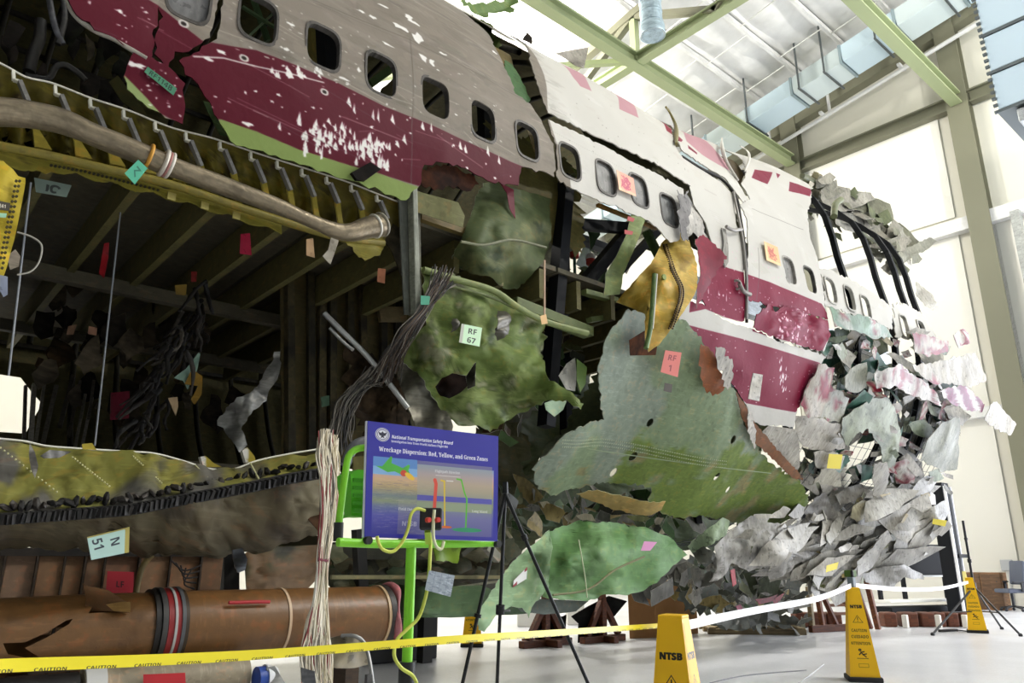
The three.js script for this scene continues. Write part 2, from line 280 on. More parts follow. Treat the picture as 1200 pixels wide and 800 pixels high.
tag(box(.3, .3, 21.5, M.white, WX - .15, 5.45, -11.2), 'wall_girt', 'white painted girt low on the end wall', 'girt');
tag(beam(V(WX - .22, roofY(-21.8) - .35, -21.8), V(WX - .22, roofY(0) - .35, 0), .4, .6, M.steel), 'rake_beam', 'olive sloping steel beam under the roof edge', 'beam');
tag(box(.2, 11.2, .24, M.mapped('#c9cbc6', T.metal, .5), WX - .45, 5.6, colA.z + .95), 'downpipe', 'pale grey square pipe running down beside the wall column', 'pipe');
// roof truss steel
tag(ibeam(V(-11.5, colB.y + .1, colB.z), V(WX - .5, colB.y + .1, colB.z), .34, .42, M.truss, .06), 'roof_beam', 'pale green steel beam above the crown of the fuselage', 'beam');
tag(ibeam(V(-11.5, colA.y + .1, colA.z), V(WX - .5, colA.y + .1, colA.z), .34, .42, M.truss, .06), 'roof_beam', 'pale green steel beam meeting the wall column beside the air unit', 'beam');
{
  const nd = onD(745, 72, -colB.z), x = nd.x, y = colB.y + .12, t = thing('roof_truss', 'pale green steel roof truss crossing above the wreckage', 'truss'), top = roofY(colB.z) - .35;
  part(ibeam(V(x, y, -21.5), V(x, y, 4), .3, .34, M.truss, .05), 'bottom_chord', t);
  part(beam(V(x, roofY(-21.5) - .4, -21.5), V(x, roofY(4) - .4, 4), .26, .26, M.steel), 'top_chord', t);
  for (const z of [colB.z - 5.8, colB.z, colA.z, 0]) part(beam(V(x, y, z), V(x, roofY(z) - .4, z), .2, .2, M.truss), 'post', t);
  for (const [za, zb] of [[colB.z, colB.z + 2.9], [colB.z, colB.z - 2.9], [colA.z, colA.z + 3.4], [colA.z, colA.z - 2.9]]) part(beam(V(x, roofY(za) - .45, za), V(x, y, zb), .2, .2, M.steel), 'diagonal', t);
  part(beam(V(x, y, colB.z), V(x - 5.5, y, colB.z - 5.8), .16, .16, M.truss), 'brace', t);
}
// galvanised duct following the roof along the end wall
{
  const t = thing('air_duct', 'galvanised rectangular air duct hung along the end wall under the roof', 'duct'), m1 = M.plain('#b9ccd6', .45), m2 = M.plain('#c0cccd', .45);
  const z0 = -21, n = 12, len = 1.75;
  for (let i = 0; i < n; i++) { const a = z0 + i * len, b = a + len - .03; part(beam(V(22.2, roofY(a) - 1.35, a), V(22.2, roofY(b) - 1.35, b), 1.1, .62, i % 2 ? m1 : m2, .02), 'duct_section', t); part(beam(V(22.2, roofY(b) - 1.35, b - .03), V(22.2, roofY(b) - 1.35, b + .05), 1.16, .68, M.plain('#8fa0a6', .45, .4)), 'flange', t); }
  for (const z of [-14.5, -12.2, -10.2, -9.3, -7.6, -5.6]) { part(beam(V(21.55, roofY(z) + .1, z), V(21.55, roofY(z) - 1.72, z), .05, .05, M.plain('#4a5052', .6)), 'hanger_rod', t); part(beam(V(21.5, roofY(z) - 1.7, z), V(22.9, roofY(z) - 1.7, z), .06, .05, M.plain('#4a5052', .6)), 'hanger_bar', t); }
}
{
  const t = thing('sprinkler_pipe', 'thin white pipe hung beside the air duct', 'pipe');
  part(rod(V(24, roofY(-18) - 1.5, -18), V(24, roofY(-2) - 1.5, -2), .07, M.white), 'pipe', t);
  for (const z of [-13, -10.6, -7.8]) { part(box(.5, .1, .12, M.white, 24, roofY(z) - 1.4, z, .02), 'clamp', t); part(box(.08, 1.3, .08, M.white, 24.1, roofY(z) - .75, z + .2), 'hanger_rod', t); }
}
{ // round outlet duct
  const t = thing('round_duct', 'pale blue round spiral duct hanging with an open white end', 'duct'), a = onD(765, 42, 9.5), b = onD(757, -25, 9.5), m = M.mapped('#c3dbe8', T.metal, .4, .15);
  b.y += 2.2; const d = b.clone().sub(a).normalize();
  part(rod(a, b, .27, m, .27, 32), 'duct_pipe', t);
  for (let k = 0; k < 12; k++) { const p = a.clone().addScaledVector(d, .35 + k * .3); const r = new THREE.Mesh(new THREE.TorusGeometry(.272, .012, 6, 32), m); r.position.copy(p); r.quaternion.setFromUnitVectors(V(0, 0, 1), d); part(r, 'seam', t); }
  const c = new THREE.Mesh(new THREE.LatheGeometry([[.27, .28], [.3, .28], [.31, .2], [.3, .12], [.31, .06], [.31, 0], [.29, 0], [.28, .06]].map((p) => new THREE.Vector2(...p)), 32), m); c.position.copy(a); c.quaternion.setFromUnitVectors(V(0, 1, 0), d); part(c, 'collar', t);
  const w = new THREE.Mesh(new THREE.CylinderGeometry(.285, .285, .02, 32), M.plain('#f4f4f2', .5)); w.position.copy(a).addScaledVector(d, .02); w.quaternion.setFromUnitVectors(V(0, 1, 0), d); part(w, 'outlet_disc', t);
  part(rod(b.clone().add(V(0, -.2, 0)), V(b.x, roofY(b.z), b.z), .03, M.plain('#888888', .5)), 'hanger_rod', t);
}
{ // large ribbed air handling unit at the right
  const t = thing('air_unit', 'large blue-grey panelled air unit hanging beside the wall column', 'air unit'), x = 17, m = M.plain('#bfd3e2', .4), dk = M.plain('#5d6568', .5, .3);
  const P = (px, py) => onX(px, py, x), a = P(1143, 10), b = P(1172, 130), z0 = (a.z + b.z) / 2, y0 = b.y;
  const hs = [0, .95, 1.9, 3.1, 4.2];
  for (let i = 0; i < 4; i++) part(box(2, hs[i + 1] - hs[i] - .08, 7.8, m, x + 1, y0 + (hs[i] + hs[i + 1]) / 2, z0 + 3.9, .03), 'casing_panel', t);
  for (let i = 0; i < 4; i++) part(box(2.04, .07, 7.84, dk, x + 1, y0 + hs[i] + .0, z0 + 3.9), 'joint_strip', t);
  for (let i = 0; i < 26; i++) part(box(.06, .06, .08, dk, x, y0 + i * .16, z0 - .03), 'bolt', t);
  for (let i = 0; i < 3; i++) part(box(.06, .1, .22, dk, x, y0 - .2, z0 + .6 + i), 'bolt', t);
  part(box(1.9, .3, 7.6, M.mapped('#e6ecf0', T.metal, .4, .1), x + 1, y0 - .22, z0 + 4.1, .03), 'drip_tray', t);
  part(box(1.8, .18, 7.4, M.mapped('#c4ccd0', T.metal, .4, .1), x + 1, y0 - .5, z0 + 4.3, .03), 'base_rail', t);
  for (const z of [z0 + 1, z0 + 6]) part(rod(V(x + 1, y0 + 4, z), V(x + 1, roofY(z), z), .03, dk), 'hanger_rod', t);
}
// added pendant lamps, hung out of view
ADDED_LAMPS.forEach(([x, z], i) => {
  const y = 15.6, near = ['over the aisle before the aft fuselage', 'over the aisle by the added hangar door', 'behind the aft fuselage', 'behind the forward fuselage'][i];
  const t = thing('added_pendant_lamp', 'added unseen round white pendant lamp hanging ' + near, 'lamp', 'added unseen pendant lamps');
  const b = new THREE.Mesh(new THREE.SphereGeometry(.22, 24, 16), new THREE.MeshStandardMaterial({ color: '#ffffff', emissive: ADDED_LAMP_COLOR, emissiveIntensity: 12 })); b.position.set(x, y, z); part(b, 'lamp_globe', t); b.castShadow = false;
  part(rod(V(x, y + .2, z), V(x, roofY(z) + .3, z), .025, M.plain('#777777', .5)), 'stem', t);
  const l = new THREE.PointLight(ADDED_LAMP_COLOR, ADDED_LAMP_POWER, 0, 2); l.position.set(x, y, z); l.castShadow = true; l.shadow.radius = 10; l.name = 'added_lamp_light'; t.add(l);
});
{ // area light added in the unseen door to brighten the far end
  const l = new THREE.RectAreaLight(ADDED_DOOR_COLOR, ADDED_DOOR_POWER, 13, 9.4); l.position.set(WX + .1, 4.75, 2.03); l.lookAt(0, 4.75, 2.03); l.name = 'added_door_light'; scene.add(l);
}

/* ================= painted fuselage skin ================= */
const LX0 = 0, LXW = 17, LS0 = -3.3, LSH = 6.6;
const CRIM = '#540d1f', CRIM2 = '#7d1634', CHIPW = '#e9e6e0';
const resolve = (p) => p[0] === 'xs' ? [p[1], p[2]] : cylXS(p[0], p[1]);
const WIN = [[222, -5], [303, 22], [379, 55], [447, 87], [510, 115], [566, 142], [618, 165], [668, 189], [710, 208], [749, 223], [784, 246], [825, 268], [925, 317], [949, 328], [974, 340], [996, 349], [1015, 360], [1041, 368], [1060, 382], [1081, 388]].map(([x, y]) => cylXS(x, y));
M.livery = (() => {
  const W = 2048, H = 1024, kx = W / LXW, ky = H / LSH;
  const t = canvasTex(W, H, (c) => {
    const r = rng(11), XY = (p) => { const [x, s] = resolve(p); return [(x - LX0) * kx, H - (s - LS0) * ky]; };
    const poly = (pts, col) => { c.fillStyle = col; c.beginPath(); pts.forEach((p, i) => { const q = XY(p); i ? c.lineTo(...q) : c.moveTo(...q); }); c.closePath(); c.fill(); };
    const line = (pts, col, w) => { c.strokeStyle = col; c.lineWidth = w; c.beginPath(); pts.forEach((p, i) => { const q = XY(p); i ? c.lineTo(...q) : c.moveTo(...q); }); c.stroke(); };
    const blot = (x, y, a, b, col, rough = .4) => { c.fillStyle = col; c.beginPath(); const n = 9; for (let i = 0; i < n; i++) { const t = i / n * 6.283, q = 1 - rough + 2 * rough * r(); c.lineTo(x + Math.cos(t) * a * q, y + Math.sin(t) * b * q); } c.closePath(); c.fill(); };
    // bare dirty metal forward, white paint aft
    c.fillStyle = '#837a6e'; c.fillRect(0, 0, W, H);
    poly([['xs', 4.74, 3.3], ['xs', 4.55, 1.4], [641, 135], [652, 168], [664, 182], [669, 222], ['xs', 5, -3.3], ['xs', 17, -3.3], ['xs', 17, 3.3]], '#c9c6be');
    const inBare = (x) => x < 4.5 * kx;
    for (let i = 0; i < 2600; i++) { const x = r() * 4.7 * kx, y = r() * H; c.globalAlpha = .05 + .1 * r(); blot(x, y, 3 + 22 * r(), 2 + 7 * r(), r() < .5 ? '#564f47' : '#a39b90', .6); }
    for (let i = 0; i < 500; i++) { const x = 4.5 * kx + r() * 12 * kx, y = r() * H; c.globalAlpha = .04 + .07 * r(); blot(x, y, 3 + 20 * r(), 2 + 8 * r(), r() < .6 ? '#a59a88' : '#ffffff', .6); }
    c.globalAlpha = 1;
    // crimson bands
    const bandTop = [[60, -55], [186, 8], [237, 48], [300, 59], [395, 97], [450, 125], [500, 145], [550, 167], [600, 190], [640, 206]], bandBot = [[640, 240], [610, 218], [492, 218], [440, 202], [410, 194], [350, 176], [300, 155], [257, 140], [212, 148], [165, 124], [143, 96], [60, 70]];
    poly([...bandTop, ...bandBot], CRIM);
    poly([[143, 90], [165, 112], [180, 128], [193, 142], [165, 128], [147, 110]], '#8e9e66');
    poly([[257, 140], [300, 155], [350, 176], [410, 194], [440, 202], [492, 220], [492, 260], [240, 190]], '#7f9150');
    poly([[806, 286], [830, 300], [852, 314], [872, 320], [900, 330], [962, 356], [972, 372], [966, 374], [900, 356], [872, 378], [850, 372], [825, 362], [806, 366]], CRIM2);
    poly([[780, 376], [803, 380], [830, 387], [870, 397], [960, 425], [952, 452], [930, 482], [905, 478], [874, 472], [840, 440], [780, 400]], CRIM2);
    poly([[878, 355], [905, 357], [970, 372], [970, 392], [960, 412], [920, 400], [882, 388]], CRIM2);
    // crown patches
    const pink = '#b98a92';
    poly([[657, 70], [665, 71], [682, 87], [691, 110], [677, 105], [670, 95]], pink); poly([[712, 102], [725, 110], [740, 120], [747, 140], [725, 129], [720, 115]], pink);
    poly([[798, 150], [818, 158], [828, 172], [842, 186], [858, 205], [840, 195], [820, 183], [803, 168]], pink);
    poly([[884, 199], [905, 202], [899, 216], [880, 209]], CRIM2); poly([[925, 213], [951, 222], [949, 230], [924, 224]], CRIM2); poly([[909, 203], [914, 205], [911, 209]], CRIM2);
    poly([[775, 133], [785, 150], [787, 160], [780, 155], [770, 143]], '#8e2a3c'); poly([[788, 160], [797, 168], [795, 170], [788, 168]], CRIM2); poly([[803, 173], [815, 181], [814, 184], [803, 178]], CRIM2);
    // a thin white line over the band forward
    line([[226, 66], [262, 68], [300, 78], [330, 85], [380, 97]], '#cfc6c0', 1.6);
    // flakes where the paint is gone: down-streaks in the crimson, patches on the bare skin
    const flake = (px, py, w, h, col = CHIPW) => { const [x, y] = XY([px, py]); blot(x, y, w, h, col, .55); };
    const streak = (px, py, len, w, col = CHIPW) => { const [x, y] = XY([px, py]); c.fillStyle = col; c.beginPath(); c.moveTo(x - w, y); c.lineTo(x - w * .3, y - len * (.6 + .4 * r())); c.lineTo(x + w * .5, y - len * .3 * r()); c.lineTo(x + w, y + len * .3); c.lineTo(x - w * .4, y + len * .5 * r()); c.fill(); };
    for (let i = 0; i < 70; i++) { const k = r(); streak(350 + k * 100 + 20 * r(), 150 + k * 35 + 28 * (r() - .5), 4 + 8 * r(), .8 + 2 * r()); }
    for (let i = 0; i < 20; i++) streak(352 + 36 * r(), 158 + 24 * r(), 6 + 9 * r(), 1 + 1.8 * r());
    for (let i = 0; i < 16; i++) streak(414 + 34 * r(), 168 + 24 * r(), 7 + 10 * r(), 1 + 1.9 * r());
    for (let i = 0; i < 22; i++) streak(315 + 62 * r(), 82 + 9 * r(), 4 + 6 * r(), 1 + 2 * r());
    for (const [x, y] of [[409, 122], [415, 130], [437, 138], [443, 140], [460, 142], [474, 166], [495, 150], [505, 152], [540, 172], [546, 176], [572, 180], [585, 190], [400, 152], [350, 143], [327, 150]]) streak(x, y, 10 + 6 * r(), 1.5 + 1.8 * r());
    for (let i = 0; i < 40; i++) { const k = r(); flake(225 + k * 380, 78 + k * 112 + 50 * r(), .6 + 1.6 * r(), .6 + 1.4 * r()); }
    for (let i = 0; i < 26; i++) flake(150 + 60 * r(), 75 + 68 * r(), .4 + 1.1 * r(), .4 + .8 * r());
    for (let i = 0; i < 16; i++) flake(85 + 100 * r(), 2 + 60 * r(), .4 + 1.1 * r(), .4 + .7 * r());
    for (const [x, y, w, h] of [[290, 146, 4, 2], [243, 68, 4, 2], [160, 80, 5, 2], [152, 78, 3, 3], [260, 61, 4, 2], [137, 16, 3, 1.6], [424, 14, 5, 2], [436, 20, 4, 3], [450, 8, 6, 2], [468, 32, 8, 4], [478, 22, 5, 5], [488, 44, 6, 8], [485, 28, 6, 3], [497, 68, 5, 6], [506, 74, 3, 6], [519, 64, 4, 2], [580, 62, 3, 4], [455, 52, 6, 2], [335, 58, 3, 2], [402, 92, 5, 1.5], [340, 28, 3, 2], [420, 82, 2, 3], [365, 52, 3, 2]]) flake(x, y, w, h);
    for (let i = 0; i < 130; i++) { const k = r(); const px = 270 + k * 320, py = 8 + k * 120 + 90 * (r() - .35); flake(px, py, .5 + 1.8 * r(), .4 + .9 * r(), r() < .7 ? '#bdb6ab' : '#e4e0d8'); }
    c.globalAlpha = .35; for (let i = 0; i < 240; i++) { const x = r() * 4.6 * kx, y = 30 + r() * 560; c.strokeStyle = r() < .7 ? '#d3ccc0' : '#5e574f'; c.lineWidth = .5 + r() * .8; c.beginPath(); c.moveTo(x, y); c.lineTo(x + 10 + 60 * r(), y + (r() - .35) * 30); c.stroke(); } c.globalAlpha = 1;
    // wear on the aft crimson
    for (let i = 0; i < 150; i++) flake(806 + 160 * r(), 290 + 80 * r(), .5 + 1.1 * r(), .5 + 1.4 * r(), '#d9b6bf');
    for (const [x, y] of [[829, 342], [841, 345], [850, 350]]) streak(x, y, 12, 1.2, '#d9b6bf');
    for (let i = 0; i < 90; i++) flake(800 + 155 * r(), 385 + 90 * r(), .5 + 1.2 * r(), .4 + r(), '#e6d5d6');
    for (let i = 0; i < 24; i++) streak(912 + 8 * r(), 420 + 38 * r(), 10, 1.6, '#e6dadc');
    for (let i = 0; i < 60; i++) flake(908 + 38 * r(), 362 + 40 * r(), 1 + 3 * r(), 1 + 3 * r(), r() < .5 ? '#e5c3cd' : '#c27a92');
    // lettering and marks on the door
    c.fillStyle = '#a99f9a'; for (let k = 0; k < 5; k++) for (let i = 0; i < 12; i++) { const [x, y] = XY([830 + k * 2 + i * 1.1, 246 + k * 3.4 + i * .5]); c.globalAlpha = .6; c.fillRect(x, y, .8, 1.4); }
    c.globalAlpha = .7; for (let i = 0; i < 14; i++) { const [x, y] = XY([825 + i * 1, 221 + i * .55]); c.fillRect(x, y, 1, 4); } c.globalAlpha = 1;
    // fine joints, rivets
    for (const pts of [[[352, -5], [480, 47], [560, 88], [640, 128]], [[480, 45], [482, 150], [482, 215]], [[888, 290], [887, 352]], [[940, 270], [880, 245]]]) line(pts, '#5d564e', .8);
    c.fillStyle = '#4b4540'; for (const [a, b, n] of [[[300, 50], [600, 182], 130], [[360, 0], [600, 100], 110], [[640, 150], [790, 228], 60], [[668, 60], [780, 120], 50]]) for (let i = 0; i < n; i++) { const t = i / n, [x, y] = XY([a[0] + (b[0] - a[0]) * t, a[1] + (b[1] - a[1]) * t]); c.globalAlpha = .45; c.fillRect(x, y, 1, 1); } c.globalAlpha = 1;
    for (const [x, y] of [[380, 108], [215, 28], [286, 68]]) { const q = XY([x, y]); c.fillStyle = '#cfc9c2'; c.beginPath(); c.arc(...q, 4, 0, 7); c.fill(); c.fillStyle = '#2b2320'; c.beginPath(); c.arc(...q, 2.2, 0, 7); c.fill(); }
    for (let i = 0; i < 40; i++) { const q = XY([650 + 180 * r(), 110 + 90 * r() + 0]); c.fillStyle = '#4a4238'; c.fillRect(q[0], q[1], 1.2, 1.2); }
  });
  t.wrapS = t.wrapT = THREE.ClampToEdgeWrapping;
  const b = T.bump.clone(); b.repeat.set(LXW / 1.4, LSH / 1.4); b.needsUpdate = true;
  return dull({ vertexColors: true, map: t, roughness: .55, bumpMap: b, bumpScale: .004 });
})();
const livUV = (x, s) => [(x - LX0) / LXW, (s - LS0) / LSH];
const winLoop = (i, k = 1, dx = .135, ds = .185) => { const [x, s] = WIN[i], out = []; for (let j = 0; j < 28; j++) { const a = j / 28 * 6.2832, c = Math.cos(a), q = Math.sin(a), e = .52; out.push([x + dx * k * Math.sign(c) * Math.pow(Math.abs(c), e), s + ds * k * Math.sign(q) * Math.pow(Math.abs(q), e)]); } return out; };
function fusPanel(pts, o = {}) { return skin(pts.map(resolve), M.livery, { xs: true, fc: '#ffffff', bc: '#7f8a55', ec: '#d8d4cc', uv: livUV, jag: .012, amp: .02, th: .012, holes: (o.win || []).map((i) => winLoop(i)), ...o }); }
const ringGeo = (i, dr, col, th, k0, k1) => sheetGeo(winLoop(i, k1), (x, s) => cylP(x, s, dr), { holes: [winLoop(i, k0)], L: .09, jagStep: .05, th, fc: col, ec: col, uv: (x, s) => [x, s] });
function windows(parent, list) {   // [index, pane colour or null]
  for (const [i, pane, fr = '#6f6c69'] of list) {
    const f = part(placed(ringGeo(i, .008, fr, .05, .97, 1.1), M.paint), 'window_frame', parent);
    if (pane) { const p = placed(sheetGeo(winLoop(i, 1.02), (x, s) => cylP(x, s, -.025), { L: .12, jagStep: .06, fc: pane, uv: (x, s) => [x, s], th: .006 }), M.paint); p.position.sub(f.position); part(p, 'window_shade', f); }
  }
}
function fusThing(name, label, pts, o, wins = []) { const t = thing(name, label, 'fuselage section'); part(fusPanel(pts, { ...o, win: wins.map((w) => w[0]) }), 'skin', t); windows(t, wins); return t; }

const flap = fusThing('fuselage_section', 'curled crimson fuselage flap with a bent grey rim above the yellow beam', [[74, 0], [82, 15], [94, 28], [117, 42], [132, 48], [150, 59], [170, 71], [177, 68], [180, 50], [184, 25], [186, 0], [186, -50], [60, -50]], { amp: .05, dr: (x, s) => .1 * Math.max(0, .9 - x), ec: '#b9b4a8' });
part(tube([[76, -6], [82, 14], [94, 28], [117, 42], [132, 48], [150, 59], [170, 71]].map(([x, y]) => onCyl(x, y, .03)), .016, M.mapped('#b0aa9c', T.metal, .5), 8, 40), 'bent_rim', flap, 'grey bent rim');
fusThing('fuselage_section', 'crimson and grey fuselage piece with a single closed window', [[186, -50], [187, 0], [186, 25], [181, 63], [194, 78], [197, 80], [204, 68], [205, 60], [222, 60], [237, 50], [246, 38], [252, 15], [256, 0], [262, -50]], {}, [[0, '#98999c']]);
const rfPiece = fusThing('fuselage_section', 'small crimson skin piece with a green tape label', [[156, 62], [175, 69], [197, 82], [215, 100], [215, 125], [212, 147], [192, 140], [165, 122], [147, 107], [143, 92], [149, 75]], { dr: (x, s) => .03 });
fusThing('fuselage_section', 'large dirty grey fuselage panel with six open windows over a chipped crimson band', [[263, -40], [261, 0], [259, 15], [255, 38], [243, 52], [222, 66], [210, 71], [217, 87], [232, 98], [246, 120], [255, 140], [265, 157], [276, 171], [300, 176], [350, 193], [407, 210], [475, 235], [493, 216], [497, 193], [520, 191], [545, 197], [575, 213], [608, 217], [611, 196], [636, 200], [650, 207], [651, 190], [650, 168], [642, 155], [637, 145], [622, 120], [605, 108], [599, 90], [590, 75], [580, 55], [570, 37], [550, 20], [530, 0], ['xs', 3.4, 2.3], ['xs', 1.9, 2.3], ['xs', 1.45, 1.6]], { amp: .03 }, [[1], [2], [3], [4], [5], [6]].map(([i]) => [i, null]));
fusThing('fuselage_section', 'large white crown panel with two faded pink squares', [[610, 43], [619, 75], [627, 100], [635, 118], [641, 133], [675, 149], [705, 164], [740, 183], [770, 197], [806, 220], [799, 195], [793, 180], [788, 165], [783, 140], [776, 128], ['xs', 7.3, 2.6], ['xs', 7.5, 3.0], ['xs', 6.4, 3.1], ['xs', 5.6, 3.0], ['xs', 4.75, 2.75]], { amp: .03, dr: (x, s) => .03 });
fusThing('fuselage_section', 'white crown panel with a long pink stain beside the torn hole', [[787, 146], [790, 165], [795, 179], [820, 195], [846, 211], [857, 224], [866, 239], [874, 236], [866, 222], [858, 210], [848, 195], [840, 180], ['xs', 8.6, 2.6], ['xs', 8.8, 3.1], ['xs', 7.6, 3.2], ['xs', 7.45, 2.65]], { dr: .04, amp: .04, jag: .02 });
fusThing('fuselage_section', 'white window panel below the long dark seam with one open window', [[642, 140], [675, 155], [705, 170], [740, 189], [770, 204], [801, 221], [804, 240], [800, 262], [797, 280], [785, 284], [775, 272], [760, 258], [737, 249], [700, 233], [667, 219], [657, 214], [652, 206], [653, 190], [652, 170], [646, 158]], { amp: .02 }, [[7, null], [8, '#a9abac'], [9, '#9fa1a3'], [10, '#93979a']]);
const door = fusThing('cabin_door', 'white cabin door with crimson lower half and rounded corners', [[797, 184], [820, 199], [845, 214], [857, 229], [860, 245], [862, 262], [868, 282], [871, 325], [871, 376], [866, 377], [845, 371], [828, 362], [821, 350], [826, 335], [840, 314], [846, 302], [835, 288], [826, 262], [812, 240], [808, 222]], { dr: .01, jag: .004 }, []);
{ // hinge bar and handle of the door
  const m = M.plain('#8b8781', .45, .3), P = (x, y, d = .03) => onCyl(x, y, d);
  part(tube([[857, 227], [861, 255], [868, 285], [872, 330], [872, 374]].map(([x, y]) => P(x, y)), .018, m, 8, 24), 'hinge_bar', door);
  part(tube([[798, 184], [820, 198], [846, 213], [860, 232], [865, 258], [871, 284], [874, 330], [874, 378]].map(([x, y]) => P(x, y, .012)), .018, M.plain('#25221f', .7), 6, 40), 'groove_shade_strip', door, 'dark strip for the shaded door groove');  // dark strip stands in for the shaded groove beside the door
  part(tube([[846, 268], [854, 272], [864, 271]].map(([x, y]) => P(x, y, .06)), .022, m, 8, 12), 'hinge_arm', door); part(tube([[861, 333], [866, 342], [874, 346]].map(([x, y]) => P(x, y, .06)), .025, m, 8, 12), 'hinge_arm', door);
  part(skin([[843, 268], [848, 270], [851, 290], [851, 308], [847, 315], [844, 300], [846, 285]], M.paint, { dr: .03, fc: '#c6c4be', L: .1, jagStep: .06 }), 'handle_plate', door);
  const h = new THREE.Mesh(new THREE.TorusGeometry(.05, .016, 8, 20), m); h.position.copy(P(861, 334, .02)); h.lookAt(0, CH, 0); part(h, 'vent_ring', door);
}
fusThing('fuselage_section', 'white aft fuselage panel with a closed and an open window and crimson squares', [[873, 262], [866, 240], [878, 234], [868, 216], [874, 204], ['xs', 9.0, 2.5], ['xs', 9.0, 3.0], ['xs', 10.4, 3.0], ['xs', 10.6, 2.4], [951, 228], [946, 250], [947, 280], [953, 296], [960, 312], [964, 340], [966, 360], [970, 374], [945, 368], [920, 362], [890, 354], [876, 352], [874, 320]], { amp: .02 }, [[12, '#bfbfbf', '#c9c7c2'], [13, null, '#8b8b88']]);
fusThing('fuselage_section', 'crumpled pink quilted skin piece below the crimson band', [[881, 384], [884, 368], [893, 362], [900, 356], [906, 366], [915, 358], [930, 364], [946, 368], [968, 375], [970, 392], [962, 412], [940, 406], [915, 400]], { amp: .05, ns: 3, dr: .03, jag: .02 });
fusThing('fuselage_section', 'white and crimson lower fuselage panel tapering to a point', [[795, 352], [822, 356], [845, 374], [870, 382], [884, 386], [915, 402], [940, 408], [968, 416], [958, 432], [950, 452], [932, 478], [928, 500], [914, 497], [893, 498], [880, 492], [874, 474], [860, 452], [845, 432], [826, 408], [803, 380], [790, 370]], { amp: .03, dr: .01 });
{ // white bent tab standing out of the lower crimson panel
  tag(torn([[883, 437], [894, 439], [893, 447], [890, 470], [877, 467], [880, 450]], [[883, 437, 4.55], [890, 468, 4.5]], M.paint, { fc: '#e3e1dc', L: 8, th: .01 }), 'bent_tab', 'small bent white metal tab on the lower crimson panel', 'metal tab');
}
fusThing('fuselage_section', 'stripped white window belt with bare oval openings', [[962, 314], [975, 316], [1000, 329], [1018, 340], [1040, 356], [1046, 366], [1046, 386], [1038, 384], [1022, 372], [1012, 374], [992, 366], [975, 362], [968, 358]], { fc: '#ffffff', amp: .03, jag: .02 }, [[14, null, '#e8e7e2'], [15, null, '#e8e7e2'], [16, null, '#e8e7e2']]);
fusThing('fuselage_section', 'end piece of white window belt with two dark oval openings', [[1046, 356], [1062, 357], [1078, 366], [1092, 384], [1098, 400], [1092, 404], [1078, 402], [1062, 396], [1050, 394]], { amp: .05, jag: .03 }, [[18, null, '#e8e7e2'], [19, null, '#e8e7e2']]);
// red fragment between the golden sheet and the door
tag(skin([[810, 282], [820, 276], [828, 284], [846, 302], [843, 310], [836, 318], [830, 332], [818, 352], [812, 362], [812, 338], [816, 318]].map(resolve), M.chipped, { xs: true, fc: '#8f1b36', dr: .06, amp: .05, jag: .02, ec: '#dcd9d2' }), 'skin_fragment', 'bright crimson torn skin fragment wedged between golden sheet and cabin door', 'metal fragment');
tag(skin([[788, 226], [797, 235], [803, 225], [806, 245], [800, 268], [803, 284], [795, 283], [790, 262]].map(resolve), M.paint, { xs: true, fc: '#9c9a9c', dr: .06, amp: .05, jag: .03 }), 'skin_fragment', 'jagged grey shredded skin at the end of the window panel', 'metal fragment');
tag(skin([[806, 232], [815, 243], [824, 262], [832, 285], [824, 284], [812, 272], [806, 278], [803, 262]].map(resolve), M.paint, { xs: true, fc: '#eceae6', dr: -.02, amp: .06, jag: .03 }), 'skin_fragment', 'bright white torn strip beside the cabin door', 'metal fragment');
{ const p = placed(sheetGeo(winLoop(11, .95), (x, s) => cylP(x, s, -.06), { L: .12, jagStep: .06, fc: '#8e9296', th: .01, uv: (x, s) => [x, s] }), M.paint); tag(p, 'window_pane', 'loose grey oval window pane leaning behind the cabin door', 'window pane'); }
// tags stuck on the skin
function tagOn(px4, draw, w, h, name, label, o = {}) { const dr = o.dr ?? .025; return tag(card(px4.map(([x, y]) => o.d ? onD(x, y, o.d) : onCyl(x, y, dr)), draw, w, h, o), name, label, o.cat || 'tag'); }
const handText = (bg, ink, lines, rot = 0, font = 'bold 60px sans-serif', noise = 0) => (c, w, h) => { c.fillStyle = bg; c.fillRect(0, 0, w, h); const r = rng(lines.join('').length + w); for (let i = 0; i < noise; i++) { c.globalAlpha = .25; c.fillStyle = r() < .5 ? '#ffffff' : '#5a4a30'; c.fillRect(r() * w, r() * h, 4 + r() * 30, 2 + r() * 8); } c.globalAlpha = 1; c.fillStyle = ink; c.font = font; c.textAlign = 'center'; c.textBaseline = 'middle'; c.translate(w / 2, h / 2); c.rotate(rot); lines.forEach((t, i) => c.fillText(t, 0, (i - (lines.length - 1) / 2) * h / lines.length * .9)); };
tagOn([[170, 82], [204, 107], [200, 115], [166, 88]], handText('#3f7f5f', '#173a2c', ['RF114B'], 0, 'bold 58px sans-serif'), 256, 64, 'tape_label', 'green tape label lettered on small crimson skin piece', { cat: 'label', dr: .06 });
const scrawl = (bg, ink, seed) => (c, w, h) => { c.fillStyle = bg; c.fillRect(0, 0, w, h); const r = rng(seed); c.strokeStyle = ink; for (let i = 0; i < 9; i++) { c.lineWidth = 3 + r() * 5; c.beginPath(); c.moveTo(w * (.2 + .6 * r()), h * (.12 + .3 * r())); for (let k = 0; k < 3; k++) c.lineTo(w * (.2 + .6 * r()), h * (.15 + .7 * r())); c.stroke(); } c.globalAlpha = .4; c.fillStyle = '#f4e2b0'; c.fillRect(0, 0, w * .16, h); c.fillRect(0, h * .86, w, h * .14); c.globalAlpha = 1; };
